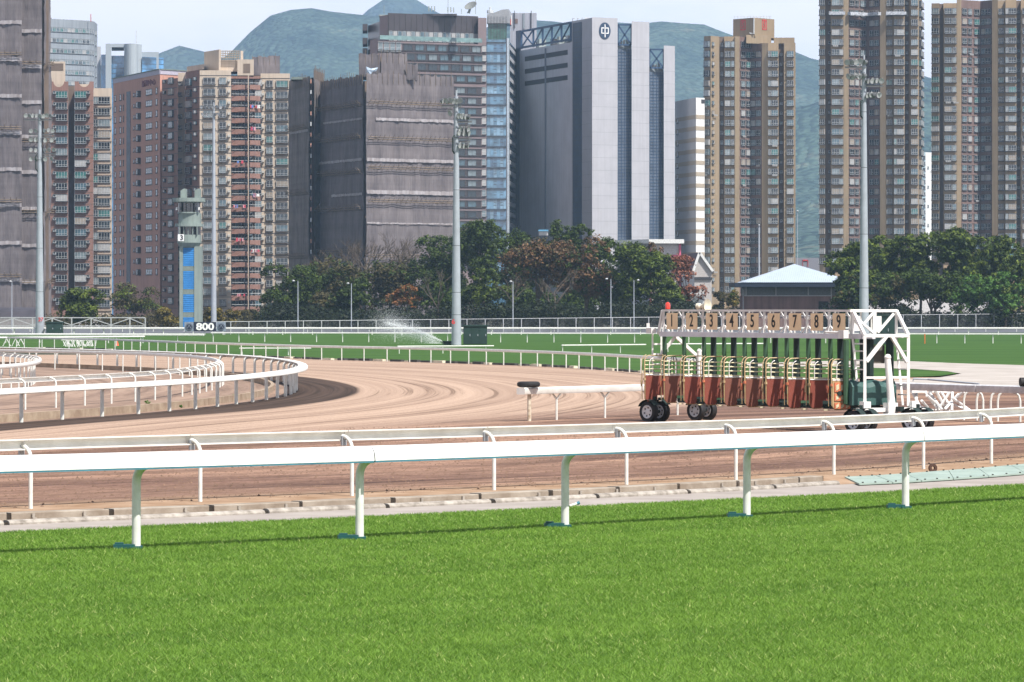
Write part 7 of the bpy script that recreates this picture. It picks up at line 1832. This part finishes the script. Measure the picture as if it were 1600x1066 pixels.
# ------------------------------------------------------------------ trees
def leaf_material(name, lo, hi, trans=0.12):
    m = bpy.data.materials.new(name); n, l, b = nodes_of(m); at = n.new('ShaderNodeAttribute'); at.attribute_name = 'tone'
    r = n.new('ShaderNodeValToRGB'); r.color_ramp.elements[0].position = 0.05; r.color_ramp.elements[0].color = (*lo, 1); r.color_ramp.elements[1].position = 0.95; r.color_ramp.elements[1].color = (*hi, 1); l.new(at.outputs['Fac'], r.inputs[0])
    l.new(r.outputs[0], b.inputs['Base Color']); b.inputs['Roughness'].default_value = 0.6; b.inputs['Specular IOR Level'].default_value = 0.2
    tr = n.new('ShaderNodeBsdfTranslucent'); l.new(r.outputs[0], tr.inputs[0]); ms = n.new('ShaderNodeMixShader'); ms.inputs[0].default_value = trans
    l.new(b.outputs[0], ms.inputs[1]); l.new(tr.outputs[0], ms.inputs[2]); l.new(ms.outputs[0], n['Material Output'].inputs[0]); return m
LM = dict(dark=leaf_material('leaf_dark_green', (0.007, 0.017, 0.004), (0.070, 0.108, 0.013)), mid=leaf_material('leaf_green', (0.011, 0.026, 0.004), (0.130, 0.172, 0.020)),
          bright=leaf_material('leaf_bright_green', (0.035, 0.090, 0.016), (0.10, 0.20, 0.035)),
          brown=leaf_material('leaf_russet', (0.050, 0.030, 0.016), (0.200, 0.110, 0.052)), orange=leaf_material('leaf_orange', (0.12, 0.055, 0.02), (0.36, 0.15, 0.045)),
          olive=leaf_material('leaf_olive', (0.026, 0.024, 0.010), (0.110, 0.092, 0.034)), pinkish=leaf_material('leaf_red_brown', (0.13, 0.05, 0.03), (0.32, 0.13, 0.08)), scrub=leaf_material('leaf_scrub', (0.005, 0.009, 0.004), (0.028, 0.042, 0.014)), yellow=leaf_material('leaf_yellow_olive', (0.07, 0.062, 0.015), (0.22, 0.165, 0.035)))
M_bark = mat('bark', (0.115, 0.088, 0.066), 0.9, 0.25, 2.0, col2=(0.055, 0.042, 0.034)); M_barkl = mat('bark_pale', (0.12, 0.095, 0.072), 0.9, 0.2, 2.0, col2=(0.06, 0.05, 0.04))
NT = [0]
def leaves(cs, rs_, per, size, seed, lumps_tone):
    r = np.random.RandomState(seed); n = len(cs) * per
    c = np.repeat(cs, per, 0); rr = np.repeat(rs_, per)
    u = r.randn(n, 3); u /= np.linalg.norm(u, axis=1)[:, None]; rad = (0.45 + 0.6 * r.rand(n)) * rr; p = c + u * rad[:, None] * np.array([1, 1, 0.72])
    nrm = u * 0.7 + r.randn(n, 3) * 0.40 + np.array([0, 0, 0.6]); nrm /= np.linalg.norm(nrm, axis=1)[:, None]
    h = r.randn(n, 3); a = np.cross(nrm, h); a /= np.linalg.norm(a, axis=1)[:, None] + 1e-9; b = np.cross(nrm, a)
    s = (size * (0.55 + 0.8 * r.rand(n)))[:, None]
    V_ = np.stack([p - a * s, p + b * s * 0.55, p + a * s, p - b * s * 0.55], 1).reshape(-1, 3)
    tone = np.clip(np.repeat(lumps_tone, per) + 0.30 * (r.rand(n) - 0.5), 0, 1)
    return V_, np.arange(4 * n).reshape(-1, 4), np.repeat(tone, 4)
def tree(px, ytop, hw, y, kind, label, ybot=498, n=150, per=34, size=0.23, trunk=True, kind2=None, shape='round', name='tree', cat='tree', group=None, dens=1.0, sparse=0.0, seed=None, pale=False, low=0.12):
    NT[0] += 1; seed = seed or 100 + NT[0]; r = np.random.RandomState(seed); base = Vector((X(px, y), y, 0)); H = Z(ytop, y); R = hw * y / F
    root = empty(name, base, label, cat, group)
    zc0 = H * low
    cs = []; cz = (H + zc0) / 2; hz = (H - zc0) / 2
    n = int(n * 1.75); nl = max(6, int(n / 20)); lob = []
    for _ in range(nl * 4):
        if len(lob) >= nl: break
        u = r.randn(3); u /= np.linalg.norm(u); u[1] = -abs(u[1]) if r.rand() < 0.7 else u[1]
        q = 0.70 * r.rand() ** 0.5; f_ = r.uniform(0.27, 0.42); zz_ = cz + u[2] * hz * q
        if shape == 'dome' and r.rand() < 0.5: zz_ = zc0 + (H - zc0) * r.uniform(0.05, 0.6)
        lob.append((u[0] * R * q * 1.05, u[1] * R * q * 0.8, zz_, f_))
    while len(cs) < n:
        lx, ly, lz, f_ = lob[r.randint(len(lob))]; v = r.randn(3); v /= np.linalg.norm(v)
        if v[2] < -0.2 and r.rand() < 0.7: v[2] = -v[2]
        rr_ = 0.75 + 0.35 * r.rand(); x_, y_, z = lx + v[0] * R * f_ * rr_, ly + v[1] * R * f_ * rr_, lz + v[2] * min(R, hz * 1.25) * f_ * rr_ * 0.85
        if z > H or z < zc0 * 0.6: continue
        cs.append((x_, y_, z))
    cs = np.array(cs); zm_ = cs[:, 2].max(); cs[:, 2] = zc0 + (cs[:, 2] - zc0) * (H - zc0 - 0.2) / (zm_ - zc0); lr = R * (0.10 + 0.08 * r.rand(n)) * (1 if dens == 1 else dens); lr = np.clip(lr, 0.35, 1.2)
    tone = np.clip(0.15 + 0.7 * r.rand(n), 0, 1)
    sel = (r.rand(n) < 0.3) if kind2 else np.zeros(n, bool)
    for s_, kd in ((~sel, kind), (sel, kind2)):
        if kd and s_.any():
            V_, f_, t_ = leaves(cs[s_], lr[s_], per, size, seed + (5 if kd == kind2 else 0), tone[s_]); np_obj('crown', np_mesh('crown', V_, f_, [LM[kd]], {'tone': t_}, False), None, root)
    # trunk and limbs
    tm = M_barkl if pale else M_bark
    if trunk:
        b = MB(); tr_ = max(0.12, R * 0.05); nst = 2 if R > 5 else 1
        for s_ in range(nst):
            fk = base + Vector((r.uniform(-0.1, 0.1) * R, 0, H * 0.32)); b.path([base + Vector((r.uniform(-0.15, 0.15) * R * s_, -0.1 * s_, -0.1)), base.lerp(fk, 0.5) + Vector((r.uniform(-.3, .3), 0, 0)), fk], [tr_ * 1.25, tr_, tr_ * 0.8], 7)
            for j in range(5):
                c = cs[r.randint(n)]; e = base + Vector((c[0] * 0.8, c[1] * 0.8, c[2])); m_ = fk.lerp(e, 0.5) + Vector((c[0] * 0.15, 0, H * 0.04)); b.path([fk, m_, e], [tr_ * 0.55, tr_ * 0.3, tr_ * 0.08], 5)
        o = b.build('trunk', tm, root)
    return root
def bare(px, ytop, hw, y, label, seed, levels=5, pale=False, low=0.25, spread=0.6, thick=1.5, group=None):
    r = random.Random(seed); base = Vector((X(px, y), y, 0)); H = Z(ytop, y); root = empty('bare_tree', base, label, 'tree', group); b = MB(); R = hw * y / F
    tw = MB()
    def grow(p, d, L, rad, lv):
        q = p + d * L; mid = p.lerp(q, 0.5) + Vector((r.uniform(-1, 1), r.uniform(-1, 1), 0)) * L * 0.06
        (b if lv > 2 else tw).path([p, mid, q], [rad, rad * 0.85, rad * 0.65], 5 if lv > 2 else 3, caps=False)
        if lv == 0: return
        for _ in range(r.choice((2, 3, 3) if lv > 1 else (3, 4))):
            dd = (d + Vector((r.uniform(-1, 1) * spread * 1.25, r.uniform(-1, 1) * spread, r.uniform(-0.15, 0.55) * spread))).normalized()
            grow(p.lerp(q, r.uniform(0.6, 1.0)), dd, L * r.uniform(0.62, 0.82), rad * 0.6, lv - 1)
    grow(base, Vector((r.uniform(-.1, .1), 0, 1)).normalized(), H * 0.34, 0.22 * thick, levels)
    # scale the grown tree into the size wanted
    for mb in (b, tw):
        if not mb.v: continue
        zmax = max(v[2] for v in b.v + tw.v); xm = max(abs(v[0] - base.x) for v in b.v + tw.v)
        sz = H / zmax; sx = min(1.4, R / xm) if xm else 1
        mb.v2 = [(base.x + (v[0] - base.x) * sx, base.y + (v[1] - base.y) * sx, v[2] * sz) for v in mb.v]
    for mb, nm in ((b, 'trunk'), (tw, 'twig')):
        if mb.v: mb.v = mb.v2; o = mb.build(nm, M_barkl if pale else M_bark, root); 
        if nm == 'twig' and mb.v: o['kind'] = 'stuff'
    return root

GT = 'trees along the far side of the course'
# left
tree(118, 450, 44, 640, 'mid', 'dense round green tree beside the leftmost floodlight mast', n=170, low=0.02, size=0.26, trunk=False, group=GT)
tree(212, 442, 48, 700, 'olive', 'thin brownish-green tree in front of the pink office block', n=130, per=20, size=0.20, kind2='mid', dens=1.0, group=GT)
tree(262, 480, 22, 640, 'yellow', 'low yellow-olive bush left of the control tower', n=50, low=0.0, size=0.22, trunk=False, name='bush', cat='bush')
tree(345, 478, 34, 660, 'yellow', 'low yellow-olive bush right of the control tower', n=70, low=0.0, size=0.22, kind2='olive', trunk=False, name='bush', cat='bush')
tree(392, 484, 26, 690, 'olive', 'small brown-olive bush below the balconies', n=50, low=0.0, size=0.22, trunk=False, name='bush', cat='bush')
# centre mass, back to front
tree(452, 413, 52, 660, 'dark', 'dark green rounded tree at the left end of the central row', n=240, low=0.0, trunk=False, group=GT, shape='dome')
tree(520, 400, 66, 690, 'olive', 'brown-olive domed tree behind the second street lamp', n=240, per=30, kind2='dark', low=0.02, group=GT, size=0.24)
tree(606, 408, 62, 700, 'olive', 'brown-tinged tree below the bare branches', n=230, per=30, kind2='dark', low=0.02, group=GT, size=0.24)
bare(514, 388, 62, 720, 'wide bare-branched tree above the brown-olive dome', 3, group=GT)
bare(600, 358, 72, 715, 'tallest bare tree standing before the netted building', 9, levels=6, group=GT)
bare(562, 372, 56, 725, 'bare tree between the two leafless crowns, left of the tallest', 21, group=GT)
bare(640, 372, 50, 722, 'bare slim-branched tree just left of the dark high trees', 14, group=GT)
tree(549, 434, 34, 650, 'dark', 'small dark green tree right behind the second street lamp', n=130, low=0.0, trunk=False, group=GT)
tree(632, 444, 34, 655, 'orange', 'low tree with orange-brown leaves left of the central mast', n=90, per=22, size=0.2, kind2='olive', low=0.02, group=GT)
tree(505, 455, 40, 652, 'olive', 'low brown undergrowth tree between the street lamps', n=100, per=26, size=0.22, kind2='dark', low=0.0, group=GT, trunk=False)
tree(688, 368, 64, 700, 'dark', 'high dark green tree immediately left of the central mast', n=330, low=0.0, group=GT)
tree(752, 344, 52, 690, 'dark', 'tallest dark green tree, topping the row right of the mast', n=260, low=0.10, group=GT, pale=True)
tree(812, 358, 52, 705, 'dark', 'dark green tree under the glass tower', n=220, low=0.10, group=GT)
tree(888, 345, 40, 720, 'dark', 'dark green treetop showing above the russet tree', n=200, low=0.15, group=GT)
tree(940, 372, 44, 715, 'dark', 'dark green tree behind the russet crown, below the emblem block', n=180, low=0.1, group=GT)
tree(845, 372, 66, 665, 'brown', 'large russet-leaved tree with pale forking trunks', n=230, per=24, size=0.24, kind2='olive', low=0.16, group=GT, pale=True)
tree(915, 368, 52, 660, 'brown', 'russet-leaved tree right of the largest russet crown', n=190, per=24, size=0.24, kind2='dark', low=0.12, group=GT, pale=True)
tree(760, 418, 44, 650, 'mid', 'lower green tree just right of the central mast', n=150, per=26, low=0.05, group=GT, kind2='dark')
tree(700, 440, 48, 655, 'dark', 'low dark tree behind the sprinkler spray', n=150, low=0.0, group=GT, trunk=False)
bare(684, 412, 30, 630, 'pale leafless sapling left of the central mast', 5, levels=4, group=GT, spread=0.75, pale=True, thick=0.9)
bare(866, 418, 46, 636, 'pale forked bare trunks in front of the russet trees', 33, levels=4, group=GT, pale=True, thick=1.0)
bare(800, 425, 34, 640, 'thin pale bare tree right of the central mast', 41, levels=4, group=GT, pale=True, thick=0.8)
tree(820, 445, 60, 700, 'dark', 'dark undergrowth behind the pale trunks', n=200, low=0.0, group=GT, trunk=False)
tree(905, 445, 60, 700, 'dark', 'dark undergrowth below the russet crowns', n=200, low=0.0, group=GT, trunk=False)
tree(1002, 378, 58, 655, 'mid', 'sunlit green domed tree left of the gate', n=280, low=0.02, group=GT, kind2='dark', trunk=False)
tree(1040, 432, 40, 648, 'mid', 'lower green tree right behind gate number 1', n=150, low=0.0, group=GT, trunk=False)
tree(965, 430, 44, 662, 'dark', 'dark green tree behind the two close street lamps', n=170, low=0.0, group=GT, trunk=False)
tree(1020, 378, 30, 690, 'brown', 'brown-leaved treetop before the pink-framed building', n=60, per=16, size=0.22, low=0.5, group=GT)
tree(1072, 398, 40, 668, 'pinkish', 'reddish-brown thin-leaved tree in front of the gabled house', n=110, per=18, size=0.22, low=0.1, group=GT)
tree(1126, 455, 16, 735, 'olive', 'small rounded bush left of the hipped-roof building', n=50, low=0.05, name='bush', cat='bush', size=0.2)
tree(1148, 452, 14, 730, 'yellow', 'small yellowish bush against the hipped-roof building', n=45, low=0.05, name='bush', cat='bush', size=0.2, kind2='dark')
# right mass
tree(1334, 375, 48, 640, 'mid', 'dense green tree right of the hipped-roof building', n=280, low=0.04, group=GT, kind2='dark', size=0.28)
tree(1388, 368, 46, 655, 'mid', 'green tree just right of the rightmost mast', n=240, low=0.10, group=GT, kind2='dark', size=0.28)
tree(1440, 363, 48, 650, 'mid', 'green tree below the gap between the tan towers', n=260, low=0.14, group=GT, kind2='dark', size=0.28)
tree(1502, 357, 50, 645, 'mid', 'highest green tree at the right, before the edge tower', n=280, low=0.12, group=GT, kind2='dark', size=0.28)
tree(1556, 368, 46, 660, 'mid', 'green tree second from the right edge', n=240, low=0.10, group=GT, kind2='dark')
tree(1608, 372, 50, 648, 'mid', 'green tree cut by the right edge of the picture', n=240, low=0.05, group=GT, kind2='dark')
tree(1330, 430, 40, 632, 'dark', 'low olive-green tree in front of the brick building\'s end', n=160, low=0.02, group=GT, kind2='olive', trunk=False)
tree(1390, 425, 50, 638, 'dark', 'dark olive tree low behind the end cage of the gate', n=190, low=0.10, group=GT, kind2='olive')
tree(1460, 420, 54, 636, 'dark', 'dark tree with visible trunks low at the right', n=200, low=0.14, group=GT)
tree(1520, 430, 46, 634, 'bright', 'small bright green tree low at the right', n=150, low=0.06, group=GT, size=0.22, kind2='dark')
tree(1570, 425, 46, 632, 'bright', 'lighter green feathery tree low near the right edge', n=160, low=0.04, group=GT, size=0.22, kind2='mid')
for k, x_ in enumerate((1100, 1172, 1226)):
    pass
# dark undergrowth at the foot of the trees, one mass nobody could count
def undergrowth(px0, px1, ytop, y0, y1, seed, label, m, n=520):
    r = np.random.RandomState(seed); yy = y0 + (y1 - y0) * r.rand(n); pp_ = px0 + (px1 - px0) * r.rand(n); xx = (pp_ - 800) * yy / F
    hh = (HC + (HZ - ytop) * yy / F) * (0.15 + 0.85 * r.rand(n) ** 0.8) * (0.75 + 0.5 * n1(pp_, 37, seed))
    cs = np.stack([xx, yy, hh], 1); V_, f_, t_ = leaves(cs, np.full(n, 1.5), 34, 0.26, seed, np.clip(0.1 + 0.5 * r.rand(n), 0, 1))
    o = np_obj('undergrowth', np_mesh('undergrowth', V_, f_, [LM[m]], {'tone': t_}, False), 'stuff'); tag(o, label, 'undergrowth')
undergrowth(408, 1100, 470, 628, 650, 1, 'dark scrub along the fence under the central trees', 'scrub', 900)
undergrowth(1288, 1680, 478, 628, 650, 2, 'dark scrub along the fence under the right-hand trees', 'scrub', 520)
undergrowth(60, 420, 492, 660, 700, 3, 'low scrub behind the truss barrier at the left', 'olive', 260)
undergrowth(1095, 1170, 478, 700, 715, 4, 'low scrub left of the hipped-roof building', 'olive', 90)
# small weeds inside the bend
for (px_, py_, s_, lb) in ((231, 633, 0.16, 'small green weed on the sand inside the large bend rail'), (283, 637, 0.08, 'tiny tuft of weeds below the inner rail loop'), (366, 622, 0.12, 'patch of weeds at the tip of the inner rails'), (322, 629, 0.08, 'low weeds by the concrete upstand near the bend')):
    p = G(px_, py_); NT[0] += 1; r = np.random.RandomState(NT[0]); cs = np.array([[r.uniform(-s_, s_) * 0.5, r.uniform(-s_, s_) * 0.5, s_ * r.uniform(0.3, 1)] for _ in range(8)])
    V_, f_, t_ = leaves(cs, np.full(8, s_ * 0.4), 10, 0.03, NT[0], np.full(8, 0.6)); rt = empty('weed', p, lb, 'plant'); np_obj('foliage', np_mesh('foliage', V_, f_, [LM['bright']], {'tone': t_}, False), None, rt)

# ------------------------------------------------------------------ air
hz_ = MB(); hz_.box(-4000, 4000, -100, 10200, -1.6, 680)
mh = bpy.data.materials.new('haze'); mh.use_nodes = True; n, l = mh.node_tree.nodes, mh.node_tree.links; n.clear()
ou = n.new('ShaderNodeOutputMaterial'); pv = n.new('ShaderNodeVolumePrincipled'); pv.inputs['Color'].default_value = (0.50, 0.72, 1.0, 1); pv.inputs['Density'].default_value = 0.000105; pv.inputs['Anisotropy'].default_value = 0.3
l.new(pv.outputs[0], ou.inputs['Volume'])
hzo = hz_.build('haze', mh, None); tag(hzo, 'pale blue haze in the air over the whole course', 'haze', kind='stuff')
